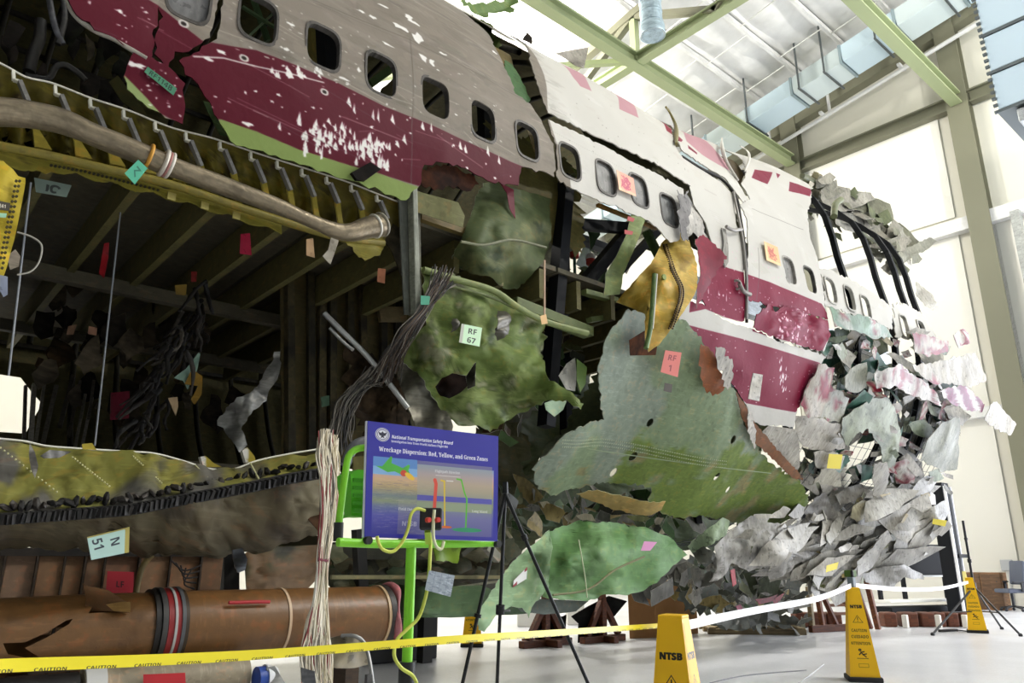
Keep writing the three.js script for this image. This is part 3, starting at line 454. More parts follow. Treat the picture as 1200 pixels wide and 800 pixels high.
tagOn([[719, 201], [739, 211], [742, 232], [722, 224]], scrawl('#f0a48c', '#c2506a', 5), 128, 128, 'paper_tag', 'salmon paper tag taped between two closed cabin windows', { dr: .04 });
tagOn([[892, 284], [908, 291], [912, 313], [895, 306]], scrawl('#f2b884', '#c46a5a', 8), 128, 128, 'paper_tag', 'orange paper tag taped on the white skin behind the cabin door', { dr: .04 });
// crown tears: curled strips
{
  const strip = (pts, c, label, w = .05) => { const P = pts.map(([x, y, d]) => onCyl(x, y, d)); return tag(tube(P, (t) => w * (.5 + Math.sin(Math.PI * Math.min(1, t * 1.1 + .05)) * .6), M.plain(c, .5), 8, 30), 'curled_strip', label, 'metal strip'); };
  strip([[789, 172, .05], [784, 152, .12], [779, 138, .2], [780, 126, .22]], '#7d7440', 'olive bent strut standing out of the crown tear', .03);
  strip([[862, 214, .04], [848, 198, .07], [841, 182, .1], [843, 168, .14]], '#c9c5bb', 'white curled metal strip beside the crown hole', .025);
  strip([[870, 204, .04], [874, 190, .08], [871, 180, .1], [866, 174, .12]], '#d4d0c6', 'thin white hooked strip over the crown hole', .018);
  tag(skin([[842, 176], [852, 172], [868, 186], [878, 198], [872, 212], [858, 206], [848, 192]].map(resolve), M.primer, { xs: true, fc: '#5c4a2c', dr: -.12, amp: .06 }), 'inner_web', 'brown inner panel seen through the crown hole', 'panel');
  tag(skin([[774, 128], [790, 140], [792, 168], [784, 168]].map(resolve), M.primer, { xs: true, fc: '#3f5a36', dr: -.1, amp: .05 }), 'inner_web', 'dark green inner panel seen in the crown tear', 'panel');
  tag(torn([[652, 62], [690, 55], [687, 68], [684, 80], [676, 78]], [[652, 62, 6.6], [690, 55, 6.9], [684, 80, 6.5]], M.paint, { fc: '#b9b5ac', amp: .05, L: 8 }), 'skin_fragment', 'grey triangular sheet standing up behind the crown panel', 'metal fragment');
  tag(torn([[612, 46], [618, 38], [624, 44], [624, 52]], [[612, 46, 6.2], [624, 46, 6.2]], M.soot, { fc: '#4c4438', L: 6 }), 'skin_fragment', 'small dark crumpled scrap on the crown panel corner', 'metal fragment');
}
// gap between the grey and white panels: green inner structure
tag(skin([[606, 0], [600, 40], [614, 70], [624, 105], [633, 125], [645, 160], [652, 168], [640, 168], [626, 130], [610, 115], [600, 95], [586, 72], [576, 55], [588, 30], [590, 0]].map(resolve), M.primer, { xs: true, fc: '#7c6a35', dr: -.16, amp: .05 }), 'curved_hoop_remnant', 'brown and olive curved frame in the gap between grey and white panels', 'frame');
tag(skin([[598, 62], [606, 68], [612, 78], [622, 98], [627, 112], [620, 119], [611, 112], [603, 96], [594, 80]].map(resolve), M.primer, { xs: true, fc: '#4f7a45', dr: -.07, amp: .03, jag: .01 }), 'frame_clip', 'rounded green bracket in the gap between grey and white panels', 'bracket');
tag(torn([[534, 0], [560, 3], [590, 2], [604, -4], [600, 16], [582, 14], [570, 20], [556, 12]], [[534, 0, 6.0], [604, 0, 6.2]], M.primer, { fc: '#6f8a4c', amp: .1, L: 8, jag: 2 }), 'skin_fragment', 'green crumpled strip bridging the top of the crown gap', 'metal fragment');
tag(torn([[552, 18], [566, 22], [580, 38], [590, 52], [584, 60], [572, 46], [560, 32]], [[552, 18, 5.6], [590, 56, 5.4]], M.primer, { fc: '#6a7b3c', amp: .1, L: 8, jag: 3 }), 'skin_fragment', 'olive shredded strip along the grey panel edge', 'metal fragment');

// what the open windows show
for (const [a, b, d, w, c, l] of [[[284, 8], [322, 32], 5.4, .03, '#7d9a6a', 'pale green strut crossing behind the first open window'], [[296, -4], [314, 48], 5.5, .05, '#5c7a4c', 'green upright strut behind the first open window'], [[290, 44], [322, 14], 5.45, .025, '#8fa67c', 'thin green brace behind the first open window'], [[366, 28], [368, 80], 5.6, .12, '#a3944a', 'yellow rib behind the second open window'], [[381, 24], [384, 84], 5.3, .16, '#24252a', 'black post behind the second open window'], [[432, 100], [462, 78], 5.5, .1, '#5f7a3c', 'green slanting beam behind the third open window'], [[566, 118], [568, 165], 5.6, .12, '#26282c', 'black post behind the fifth open window'], [[608, 172], [632, 154], 5.6, .09, '#8d8a3a', 'yellow green beam behind the sixth open window'], [[660, 195], [676, 205], 5.5, .08, '#7d8a3a', 'olive bracket behind the last open window']]) tag(beam(onD(...a, d), onD(...b, d), w, w * .7, M.mapped(c, T.primer, .6)), 'inner_strut', l, 'strut');

/* ================= inside of the wreck: far shell, deck, scaffold ================= */
const DARK = '#3a342c';
{
  const t = thing('far_fuselage_shell', 'olive primed far side of the fuselage seen through the open near side', 'fuselage shell');
  const hole = [[-.9, 11.4], [1.3, 11.45], [1.55, 11.8], [1.4, 12.3], [-.9, 12.35]].map(([x, s]) => [x, s]);
  const pieces = [[-7, 1.0, 2.3, 6.2], [1.0, 4.6, 2.3, 6.2], [4.75, 9.4, 3.1, 6.2], [-7, 1.97, 6.15, 13.6], [1.92, 4.58, 6.15, 13.4], [4.52, 7.2, 9.35, 12.4], [4.52, 9.3, 6.15, 9.42]];
  pieces.forEach(([x0, x1, s0, s1], i) => part(skin([[x0, s0], [x1, s0], [x1, s1], [x0, s1]], M.primer, { xs: true, fc: ['#77704a', '#6c6844', '#7a7450', '#6f6a46', '#746e4a', '#6d6848', '#726c4c'][i], bc: '#9b968c', L: .4, jagStep: .12, jag: .02, amp: .03, holes: i === 3 ? [hole] : [], dr: 0 }), 'shell_panel', t));
  // hoops and stringers
  for (let x = -.2; x < 7; x += .51) { const P = []; for (let s = 2.6; s < 13; s += .6) P.push(cylP(x, s, -.09)); if (x > 1.6 || x < -1) part(tube(P, .035, M.mapped('#4d4a34', T.soot, .8), 6, 36, false), 'hoop', t); else { part(tube(P.filter((p, i) => 2.6 + i * .6 < 11.2), .035, M.mapped('#4d4a34', T.soot, .8), 6, 30, false), 'hoop', t); } }
  for (let s = 6.4; s < 12.4; s += .42) if (s < 11.2 || s > 12.5) part(beam(cylP(-3, s, -.05), cylP(6.9, s, -.05), .05, .05, M.mapped('#4a4636', T.soot, .8)), 'stringer', t);
  part(box(.1, 6.4, 6.4, M.mapped('#77704a', T.primer, .8), -7, YC, ZC), 'bulkhead', t);  // unseen end wall, added to shut light out of the shell
}
{ // main deck
  const t = thing('main_deck', 'olive main deck floor with cross beams inside the fuselage', 'floor deck'), m = M.mapped('#6a6450', T.primer, .8), y = 3.98;
  for (let i = 0; i < 6; i++) part(box(2.25, .05, 5.3, m, -5.4 + i * 2.28, y, -7.6), 'floor_panel', t);
  for (let x = -3; x < 7.2; x += .51) part(box(.06, .3, 5.4, M.mapped('#77703f', T.primer, .7), x, y - .2, -7.65), 'cross_beam', t);
  part(box(14, .12, .1, m, .2, y - .38, -7.2), 'keel_beam', t); part(box(14, .12, .1, m, .2, y - .38, -9.2), 'keel_beam', t);
}
{ // cargo hold floor far inside
  const t = thing('cargo_floor', 'brown cargo hold floor deep inside the wreck', 'floor deck'); part(box(9.5, .06, 3.6, M.mapped('#6b6450', T.primer, .8), 1.6, 2.02, -8.6), 'floor_panel', t);
  for (const x of [-2, 2, 5.8]) part(box(.14, 2, .14, M.plain('#2a2826', .7), x, 1, -8.4), 'leg', t);
}
{ // brown bulkhead with upright stiffeners behind the big hole
  const t = thing('cargo_bulkhead', 'olive brown bulkhead with upright stiffeners behind the torn opening', 'bulkhead'), d = 6.6, P = (x, y) => onD(x, y, d);
  part(torn([[328, 280], [470, 268], [484, 330], [478, 470], [440, 540], [330, 545]], [[328, 280, d], [478, 470, d]], M.primer, { fc: '#6b613f', L: 24, amp: .02 }), 'web', t);
  const st = [[336, 300, 337, 535, .10, '#6d6543'], [361, 300, 362, 530, .05, '#5a5434'], [375, 290, 374, 525, .05, '#7a7048'], [387, 300, 386, 520, .07, '#6a6240'], [407, 310, 409, 505, .05, '#6d6543'], [421, 300, 424, 470, .05, '#786c42'], [446, 320, 446, 500, .06, '#57502f'], [462, 300, 464, 480, .05, '#57502f']];
  for (const [x0, y0, x1, y1, w, c] of st) part(beam(P(x0, y0).add(V(0, 0, .05)), P(x1, y1).add(V(0, 0, .05)), w, .07, M.mapped(c, T.soot, .75)), 'stiffener', t);
  part(beam(P(438, 371).add(V(0, 0, .1)), P(481, 371).add(V(0, 0, .1)), .05, .16, M.mapped('#8d7c56', T.primer, .7)), 'cross_bar', t);
}
// light upright rods, hanging wires, scraps inside
{
  const g = 'pale upright rods inside the hold', lab = 'thin pale upright rod standing inside the dark hold';
  for (const [x0, y0, x1, y1, w, c] of [[40, 450, 36, 518, 4, '#b9b3a4'], [52, 450, 42, 518, 3, '#8d8778'], [66, 452, 50, 520, 4, '#7d766a'], [100, 462, 88, 524, 3, '#8f897c'], [108, 466, 96, 524, 3, '#a39d92'], [86, 440, 70, 500, 4, '#5b554a'], [94, 446, 80, 512, 3, '#5b554a'], [110, 446, 104, 490, 3, '#6d675c'], [30, 452, 28, 514, 3, '#777166']]) tag(beam(onD(x0, y0, 8.2), onD(x1, y1, 7.9), w * .009, w * .009, M.mapped(c, T.metal, .6)), 'upright_rod', lab, 'rod', g);
  for (const [x0, y0, x1, y1, d, l] of [[142, 240, 111, 522, 5.6, 'thin grey hanging wire in the middle of the dark hold'], [36, 214, 10, 440, 4.9, 'thin grey hanging wire beside the yellow perforated strip']]) tag(rod(onD(x0, y0, d), onD(x1, y1, d), .006, M.plain('#8b8f94', .5), .006, 6), 'hanging_wire', l, 'wire');
}
// burnt tangle hanging in the hold
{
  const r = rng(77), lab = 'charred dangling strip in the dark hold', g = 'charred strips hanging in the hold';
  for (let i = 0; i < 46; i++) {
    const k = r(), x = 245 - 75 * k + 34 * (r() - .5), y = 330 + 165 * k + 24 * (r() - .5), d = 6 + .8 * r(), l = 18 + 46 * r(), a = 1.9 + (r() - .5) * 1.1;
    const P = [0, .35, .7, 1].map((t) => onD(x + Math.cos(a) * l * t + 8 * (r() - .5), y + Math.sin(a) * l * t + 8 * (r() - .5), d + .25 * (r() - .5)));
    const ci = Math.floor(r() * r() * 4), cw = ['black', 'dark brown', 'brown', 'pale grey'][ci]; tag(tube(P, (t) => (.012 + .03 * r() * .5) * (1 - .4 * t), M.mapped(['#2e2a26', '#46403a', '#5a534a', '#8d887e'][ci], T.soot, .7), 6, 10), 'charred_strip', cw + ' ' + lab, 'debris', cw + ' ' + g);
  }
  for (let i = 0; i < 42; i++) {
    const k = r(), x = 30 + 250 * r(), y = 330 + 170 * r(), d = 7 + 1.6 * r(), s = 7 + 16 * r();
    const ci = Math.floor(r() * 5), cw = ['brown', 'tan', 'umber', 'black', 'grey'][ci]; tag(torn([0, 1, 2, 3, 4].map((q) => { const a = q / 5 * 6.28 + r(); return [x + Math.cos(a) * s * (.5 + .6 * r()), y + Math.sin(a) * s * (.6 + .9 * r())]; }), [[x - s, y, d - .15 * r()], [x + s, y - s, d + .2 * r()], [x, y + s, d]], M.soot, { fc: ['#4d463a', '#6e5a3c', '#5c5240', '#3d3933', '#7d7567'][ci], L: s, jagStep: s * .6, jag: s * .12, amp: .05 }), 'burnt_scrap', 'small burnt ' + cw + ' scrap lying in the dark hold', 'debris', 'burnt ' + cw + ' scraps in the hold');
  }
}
// pieces inside that catch the light
tag(torn([[256, 492], [263, 503], [280, 530], [288, 522], [284, 500], [296, 480], [312, 470], [326, 440], [330, 408], [321, 416], [310, 440], [296, 458], [272, 472]], [[256, 492, 5.8], [296, 470, 5.6], [326, 420, 5.9], [280, 530, 5.6]], M.metal, { fc: '#a9a8a2', amp: .09, jag: 1.5, L: 9 }), 'bent_sheet', 'crumpled light grey metal sheet hanging deep in the hold', 'metal sheet');
tag(torn([[203, 443], [218, 432], [234, 412], [236, 414], [228, 442], [221, 456], [214, 446]], [[203, 443, 6], [234, 412, 6.2]], M.paint, { fc: '#a8cdbd', L: 9, amp: .05 }), 'cloth_scrap', 'pale teal torn cloth scrap hanging in the hold', 'cloth');
tag(torn([[197, 466], [208, 465], [209, 476], [206, 487], [200, 474]], [[197, 466, 5.9], [206, 487, 5.9]], M.paint, { fc: '#dbbd95', L: 9 }), 'paper_tag', 'tan triangular paper tag hanging in the hold', 'tag');
tag(torn([[216, 450], [226, 432], [238, 440], [236, 462], [228, 474], [224, 468], [232, 452]], [[216, 450, 6], [230, 470, 6]], M.primer, { fc: '#a07c2e', L: 9, amp: .05 }), 'bent_sheet', 'small ochre bent bracket hanging in the hold', 'metal sheet');
tag(torn([[130, 460], [152, 458], [151, 490], [129, 492]], [[130, 460, 7.2], [152, 490, 7.2]], M.paint, { fc: '#7d1c34', L: 14 }), 'red_placard', 'dark red rectangular placard at the back of the hold', 'placard');
for (const [p, d, c, name, l] of [[[[282, 274], [293, 273], [295, 299], [281, 297]], 5.2, '#c22a4e', 'streamer_tag', 'crimson pink hanging tag near the wire over the hold'], [[[122, 285], [128, 284], [127, 302], [122, 326], [116, 320]], 6, '#b3202a', 'streamer_tag', 'narrow red streamer hanging in the upper hold'], [[[359, 280], [367, 279], [369, 302], [359, 299]], 4.75, '#caa880', 'paper_tag', 'manila paper tag hanging under the bent pipe'], [[[443, 314], [452, 315], [451, 332], [442, 330]], 4.85, '#e49a76', 'paper_tag', 'salmon paper tag below the pipe end'], [[[205, 334], [219, 333], [218, 346], [206, 345]], 6.3, '#a5873a', 'paper_tag', 'ochre paper tag in the upper hold'], [[[224, 318], [231, 318], [230, 330], [224, 330]], 6.4, '#a3302a', 'paper_tag', 'small red paper tag in the upper hold'], [[[104, 382], [114, 384], [113, 393], [103, 391]], 7, '#c9967a', 'paper_tag', 'pinkish paper tag low in the hold'], [[[80, 382], [90, 380], [86, 392], [78, 392]], 7.1, '#a98468', 'paper_tag', 'brown paper tag low in the hold'], [[[376, 465], [386, 463], [386, 475], [377, 477]], 6.4, '#6f9a7c', 'paper_tag', 'faded green paper tag on the bulkhead stiffener']]) tag(torn(p, [[p[0][0], p[0][1], d], [p[2][0], p[2][1], d + .03]], M.paint, { fc: c, L: 12, th: .003 }), name, l, 'tag');
tag(torn([[390, 270], [398, 270], [397, 284], [393, 298], [388, 309], [380, 300], [386, 294], [388, 282]], [[390, 270, 4.5], [388, 309, 4.6]], M.paint, { fc: '#e4ddcb', L: 6, amp: .03 }), 'paper_tag', 'crumpled white paper tag tied round the bent pipe', 'tag');
// silver strut and dark curved sheets at the edge of the hole
tag(tube([[380, 367], [400, 387], [430, 417], [455, 448], [478, 478]].map(([x, y], i) => onD(x, y, 5.3 - i * .08)), (t) => .022, M.plain('#b9bab8', .35, .7), 6, 24), 'silver_strut', 'long silver strut slanting across the torn opening', 'strut');
tag(tube([[386, 384], [406, 404], [414, 410]].map(([x, y], i) => onD(x, y, 5.28)), .014, M.plain('#a5a6a4', .35, .7), 6, 10), 'silver_strut', 'short silver rod beside the long slanting strut', 'strut');
tag(torn([[464, 424], [473, 418], [492, 437], [508, 455], [523, 478], [529, 500], [524, 520], [490, 520], [486, 496], [478, 470], [468, 446]], [[464, 424, 5.2], [492, 470, 5.0], [529, 500, 4.8]], M.metal, { fc: '#8f8b7c', amp: .05, L: 9 }), 'bent_sheet', 'grey curved sheet at the lower edge of the green panel', 'metal sheet');
tag(torn([[404, 405], [440, 418], [470, 450], [482, 490], [470, 520], [430, 520], [410, 470]], [[404, 405, 5.9], [470, 520, 5.7]], M.soot, { fc: '#5a4c3a', amp: .12, L: 12, jag: 4 }), 'burnt_sheet', 'charred ragged sheet behind the silver strut', 'metal sheet');
// wire bundles near the hole
function wires(n, path, spread, cols, seed, rad = .004) { const r = rng(seed), gs = new Map(); for (let i = 0; i < n; i++) { const c = cols[Math.floor(r() * cols.length)], a = (r() - .5), b = (r() - .5), P = path.map(([x, y, d, w], k) => onD(x + spread * (w ?? 1) * (a + .35 * (r() - .5)) * 2, y + spread * (k === 0 || k === path.length - 1 ? 3 : .5) * (r() - .5), d + .004 * spread * b + .01 * (r() - .5))); const g = tubeGeo(P, rad * (.7 + .7 * r()), 5, path.length * 5); if (!gs.has(c)) gs.set(c, []); gs.get(c).push(g); } return gs; }
function wireThing(name, label, cat, gs) { const t = thing(name, label, cat); for (const [c, g] of gs) { const m = placed(mergeGeometries(g), M.plain(c, .55)); m.userData.kind = 'stuff'; part(m, 'wire_strands', t); } return t; }
wireThing('wire_bundle', 'dark wire loom with frayed brown ends beside the grey channel post', 'wire bundle', wires(70, [[520, 322, 4.6, 1.4], [508, 345, 4.62, .9], [497, 362, 4.65, .8], [478, 388, 4.7, 1], [464, 412, 4.8, 1.2], [452, 440, 5, 1.8]], 9, ['#1f1c1a', '#3b3430', '#5d4a36', '#8a8378', '#4a4038'], 3));
wireThing('wire_bundle', 'black wire loom drooping below the charred sheet', 'wire bundle', wires(50, [[440, 440, 5.1, 1], [424, 452, 5.1, 1.2], [408, 470, 5.1, 1.3], [398, 500, 5.1, 1.4], [396, 525, 5.1, 1.6]], 9, ['#17150f', '#2b2824', '#4b463c', '#6d675c'], 4));
tagOn([[493, 346], [504, 347], [503, 357], [493, 357]], '#2f8a6d', 8, 8, 'plastic_tag', 'small teal plastic tag on the frayed wire loom', { d: 4.55 });
// grey channel post
{
  const t = thing('channel_post', 'pale grey upright channel post at the edge of the torn opening', 'post'), a = onD(483, 218, 4.62), b = onD(487, 368, 4.72);
  part(beam(a, b, .085, .05, M.mapped('#a8ab9a', T.metal, .45), .01), 'web', t);
  part(beam(a.clone().add(V(-.045, 0, -.05)), b.clone().add(V(-.02, 0, -.04)), .014, .12, M.mapped('#71746a', T.metal, .5)), 'flange', t); part(beam(a.clone().add(V(.045, 0, -.05)), b.clone().add(V(.02, 0, -.04)), .014, .12, M.mapped('#6c6a55', T.metal, .5)), 'flange', t);
}
/* scaffold that carries the wreck */
M.blk = dull({ color: '#16181c', roughness: .55 });
{
  const hx = [[1000, 325], [1049, 355], [1072, 362], [1091, 377]].map(([x, y]) => cylXS(x, y)[0]), names = ['behind the white window belt', 'over the middle of the window belt', 'beside the end of the window belt', 'last hoop beyond the window belt'];
  hx.forEach((x, i) => { const t = thing('scaffold_hoop', 'black curved steel hoop rising ' + names[i], 'scaffold'); const P = []; for (let s = -3.8; s < 4.6 - i * .5; s += .35) P.push(cylP(x, s, -.14)); for (let k = 0; k < P.length - 1; k++) part(beam(P[k], P[k + 1].clone().addScaledVector(P[k + 1].clone().sub(P[k]), .04), .08, .08, M.blk), 'hoop_segment', t); });
  const posts = [[6.4, -6.4, 2.4, 5.2, 'black steel scaffold post under the main deck'], [8.6, -6.2, 1.7, 6.0, 'black steel scaffold post behind the cabin door'], [11.6, -6.4, 1.95, 6.0, 'black steel scaffold post behind the silver belly sheets']];
  for (const [x, z, y0, y1, l] of posts) tag(box(.12, y1 - y0, .12, M.blk, x, (y0 + y1) / 2, z), 'scaffold_post', l, 'scaffold');
  tag(beam(V(4.9, 4.02, -5.25), V(8.6, 4.02, -5.6), .1, .14, M.blk), 'scaffold_rail', 'black horizontal scaffold rail under the window panel', 'scaffold');
  tag(beam(onD(652, 372, 5.2), onD(730, 278, 5.25), .13, .13, M.blk), 'scaffold_brace', 'black diagonal scaffold brace behind the golden sheet', 'scaffold');
  tag(beam(onD(668, 276, 6.6), onD(712, 292, 6.6), .14, .1, M.plain('#2c323c', .6)), 'scaffold_rail', 'slate steel rail deep behind the diagonal brace', 'scaffold');
  tag(beam(onD(700, 345, 6.0), onD(790, 250, 6.0), .1, .1, M.blk), 'scaffold_brace', 'second black diagonal brace deep behind the golden sheet', 'scaffold');
  tag(beam(V(8.5, 1.95, -6.3), V(15.4, 1.95, -6.3), .12, .12, M.blk), 'scaffold_rail', 'black lower scaffold rail along the belly', 'scaffold');
  tag(beam(V(8.5, 5.15, -6.2), V(15.4, 5.15, -6.2), .16, .3, M.mapped('#c3ccd8', T.metal, .4, .3)), 'scaffold_rail', 'pale blue-grey steel rail seen through the stripped window belt', 'scaffold');
  tag(beam(V(8.7, 5.95, -9.6), V(15.4, 5.95, -9.6), .16, .25, M.blk), 'scaffold_rail', 'black upper scaffold rail on the far side', 'scaffold');
  tag(beam(V(8.7, 4.0, -9.9), V(15.4, 4.0, -9.9), .16, .25, M.mapped('#3f6f63', T.metal, .5)), 'scaffold_rail', 'teal steel rail seen through the stripped windows', 'scaffold');
}
for (const [x, y, l] of [[673, 296, 'small red and white warning lamp by the black scaffold post'], [692, 304, 'small red and white warning lamp by the diagonal brace']]) {
  const t = thing('warning_lamp', l, 'lamp'), p = onD(x, y, 6.2);
  const a = new THREE.Mesh(new THREE.LatheGeometry([[0, -.07], [.055, -.07], [.06, -.06], [.06, 0]].map((q) => new THREE.Vector2(...q)), 20), M.plain('#d8433a', .35)); a.position.copy(p); part(a, 'lens', t);
  const b = new THREE.Mesh(new THREE.LatheGeometry([[.06, 0], [.066, .01], [.06, .05], [.04, .075], [0, .085]].map((q) => new THREE.Vector2(...q)), 20), M.plain('#f1efec', .4)); b.position.copy(p); part(b, 'cap', t);
  part(rod(p.clone().add(V(0, -.07, 0)), p.clone().add(V(0, -.55, 0)), .02, M.plain('#3d6a55', .5)), 'stem', t);
}
// forward scaffold posts out in the hold and under it, carrying the shell
for (const [x, z, l] of [[-3, -9.5, 'dark steel post carrying the far shell forward'], [3.2, -9.8, 'dark steel post carrying the far shell amidships']]) tag(box(.14, 2.1, .14, M.blk, x, 1.05, z), 'scaffold_post', l, 'scaffold');

for (const [x, l] of [[9.2, 'dark steel post on the far side behind the cabin door'], [15.2, 'dark steel post on the far side at the aft end']]) tag(box(.14, 6.2, .14, M.blk, x, 3.1, -9.75), 'scaffold_post', l, 'scaffold');
tag(torn([[596, 224], [660, 236], [664, 300], [650, 380], [640, 470], [600, 500], [560, 480], [580, 340]], [[596, 224, 7.2], [650, 380, 7.2], [560, 480, 6.6]], M.primer, { fc: '#6b6a4c', L: 18, amp: .08, jag: 4 }), 'shade_backing', 'added ragged olive backing for the dark recess behind the bulged olive sheet', 'lining');  // sheets added to stand in for recess shade
tag(torn([[664, 330], [700, 320], [730, 350], [700, 400], [690, 470], [660, 440]], [[664, 330, 6.8], [690, 470, 6.8]], M.primer, { fc: '#5f6f4c', L: 16, amp: .1, jag: 5 }), 'shade_backing', 'added ragged olive backing for the dark recess between the diagonal brace and belly sheet', 'lining');
tag(torn([[560, 500], [600, 495], [622, 520], [610, 580], [588, 600], [560, 560]], [[560, 500, 6.2], [600, 580, 6.4]], M.primer, { fc: '#6a6848', L: 16, amp: .1, jag: 4 }), 'shade_backing', 'added ragged olive backing for the dark recess left of the sage belly sheet', 'lining');

tag(beam(onD(664, 208, 5.05), onD(650, 374, 5.05), .14, .12, M.blk), 'scaffold_post', 'black steel scaffold post between bulged olive sheet and golden sheet', 'scaffold');
tag(beam(onD(649, 384, 5.3), onD(640, 500, 5.3), .14, .12, M.blk), 'scaffold_post', 'black steel post stub in the belly cavity', 'scaffold');
tag(beam(onD(664, 262, 5.15), onD(744, 268, 5.2), .09, .12, M.blk), 'scaffold_rail', 'black rail crossing behind the arched green strip', 'scaffold');
tag(skin([[4.2, -.3], [5.4, -.3], [5.4, 1.2], [4.2, 1.2]], M.primer, { xs: true, fc: '#77703f', dr: -.6, L: .2, jag: .05, amp: .05 }), 'cabin_shade_backing', 'added olive backing for the dark cabin behind the last open window', 'lining');  // backings added behind open windows so they read dark
tag(skin([[8.7, -.4], [9.7, -.4], [9.7, 1.0], [8.7, 1.0]], M.primer, { xs: true, fc: '#6d7a70', dr: -.5, L: .2, jag: .05, amp: .05 }), 'cabin_shade_backing', 'added grey green backing for the dark cabin behind the open aft window', 'lining');
tag(skin([[5.3, 1.1], [6.8, 1.1], [6.8, 2.2], [5.3, 2.2]], M.primer, { xs: true, fc: '#6f6a44', dr: -.25, L: .2, jag: .05, amp: .04 }), 'cabin_shade_backing', 'added olive backing behind the long seam of the crown panel', 'lining');  // sheets added behind the seams to hide the bright hall
tag(skin([[6.5, .2], [8.3, .2], [8.3, 2.4], [6.5, 2.4]], M.primer, { xs: true, fc: '#6f6a48', dr: -.3, L: .2, jag: .05, amp: .04 }), 'cabin_shade_backing', 'added olive backing behind the cabin door seam', 'lining');

for (const [p, d, c, l] of [[[[540, 540], [622, 556], [644, 600], [622, 640], [590, 662], [540, 655]], 6.7, '#646a4c', 'added ragged olive backing for the dark recess behind the tripod easel'], [[[388, 636], [600, 636], [604, 692], [388, 692]], 7.3, '#66664e', 'added olive backing for the dark recess low behind the stand'], [[[560, 440], [690, 436], [690, 498], [642, 520], [622, 562], [560, 562]], 7.0, '#5f6844', 'added ragged green backing for the dark belly cavity']]) tag(torn(p, [[p[0][0], p[0][1], d], [p[3][0], p[3][1], d + .1]], M.primer, { fc: c, L: 22, amp: .1, jag: 4 }), 'shade_backing', l, 'lining');  // backing sheets put in for the shade low in the wreck
tag(skin([[5.5, -2.9], [9.4, -2.9], [9.0, -1.5], [5.7, -1.4]], M.primer, { xs: true, fc: '#66704a', dr: -.3, L: .3, jag: .05 }), 'shade_backing', 'added green backing right behind the sage belly sheet', 'lining');  // backing added so the round holes look dark

for (const [p, d, c, l] of [[[[600, 548], [680, 548], [770, 566], [810, 584], [862, 608], [850, 640], [760, 650], [640, 640]], 7.7, '#5c6a4a', 'added green backing behind the scraps between the sage sheets'], [[[780, 655], [860, 650], [945, 676], [940, 706], [880, 722], [800, 716]], 7.9, '#62665a', 'added grey backing behind the hanging scrap heap'], [[[960, 590], [1060, 585], [1070, 640], [1010, 672], [930, 668], [900, 630]], 7.2, '#5b5d56', 'added grey backing behind the silver belly sheets']]) tag(torn(p, [[p[0][0], p[0][1], d], [p[3][0], p[3][1], d + .1]], M.primer, { fc: c, L: 22, amp: .12, jag: 5 }), 'shade_backing', l, 'lining');  // more backings added where gaps should be in shade

{ // unseen fuselage side and belly, added to keep light out of the hold
  const t = thing('added_forward_fuselage', 'added unseen fuselage side and belly shading the torn hold', 'fuselage shell');
  for (const [x0, x1, s0, s1] of [[-7, -3.6, -2.4, 2.4], [-3.6, -.35, -2.4, 2.4], [-7, -.35, -4.9, -2.4]]) part(skin([[x0, s0], [x1, s0], [x1, s1], [x0, s1]], M.paint, { xs: true, fc: s0 < -3 ? '#9a9a94' : '#a59d92', bc: '#77704a', L: .5, jagStep: .15, jag: .02 }), 'skin', t);
  part(skin([[-7, 13.4], [4.4, 13.4], [4.4, 15.6], [-7, 15.6]], M.primer, { xs: true, fc: '#77704a', bc: '#9a9a94', L: .5, jagStep: .15, jag: .02 }), 'belly_skin', t);
}

/* ================= green belly sheets, golden sheet ================= */
const mixc = (a, b, t) => a.map((v, i) => v + (b[i] - v) * t);
function patches(cols, sc, seed, edges = []) { const L = cols.map(lin); return (u, v) => { const n = fbm(u * sc, v * sc, seed, 4); let c = L[0]; for (let k = 1; k < L.length; k++) c = mixc(c, L[k], sm(edges[k - 1] ?? .45 + .08 * k, (edges[k - 1] ?? .45 + .08 * k) + .07, n)); return c; }; }
// dark olive bulged sheet under the crimson band
{
  const t = thing('torn_belly_skin', 'dark olive bulged sheet hanging under the crimson band', 'metal skin');
  part(torn([[565, 215], [580, 214], [595, 217], [622, 226], [645, 232], [646, 260], [645, 282], [637, 307], [620, 325], [605, 339], [590, 338], [575, 325], [550, 320], [532, 310], [529, 300], [540, 282], [546, 267], [552, 250], [557, 230]], [[565, 215, 4.85], [645, 232, 4.95], [590, 270, 4.62], [560, 285, 4.6], [600, 282, 4.66], [580, 310, 4.72], [532, 310, 5.0], [605, 339, 5.15], [640, 290, 5.0]], M.primer, { fc: patches(['#5f6b44', '#7a7f55', '#4d5a3c'], .03, 8), bc: '#4d5236', ec: '#c9c8b8', amp: .035, jag: 1.2, L: 8 }), 'sheet', t);
  part(tube([[540, 283], [565, 287], [600, 281], [640, 290]].map(([x, y]) => onD(x, y, 4.6)), .012, M.mapped('#8a8c68', T.metal, .5), 6, 20), 'crease_rib', t);
}
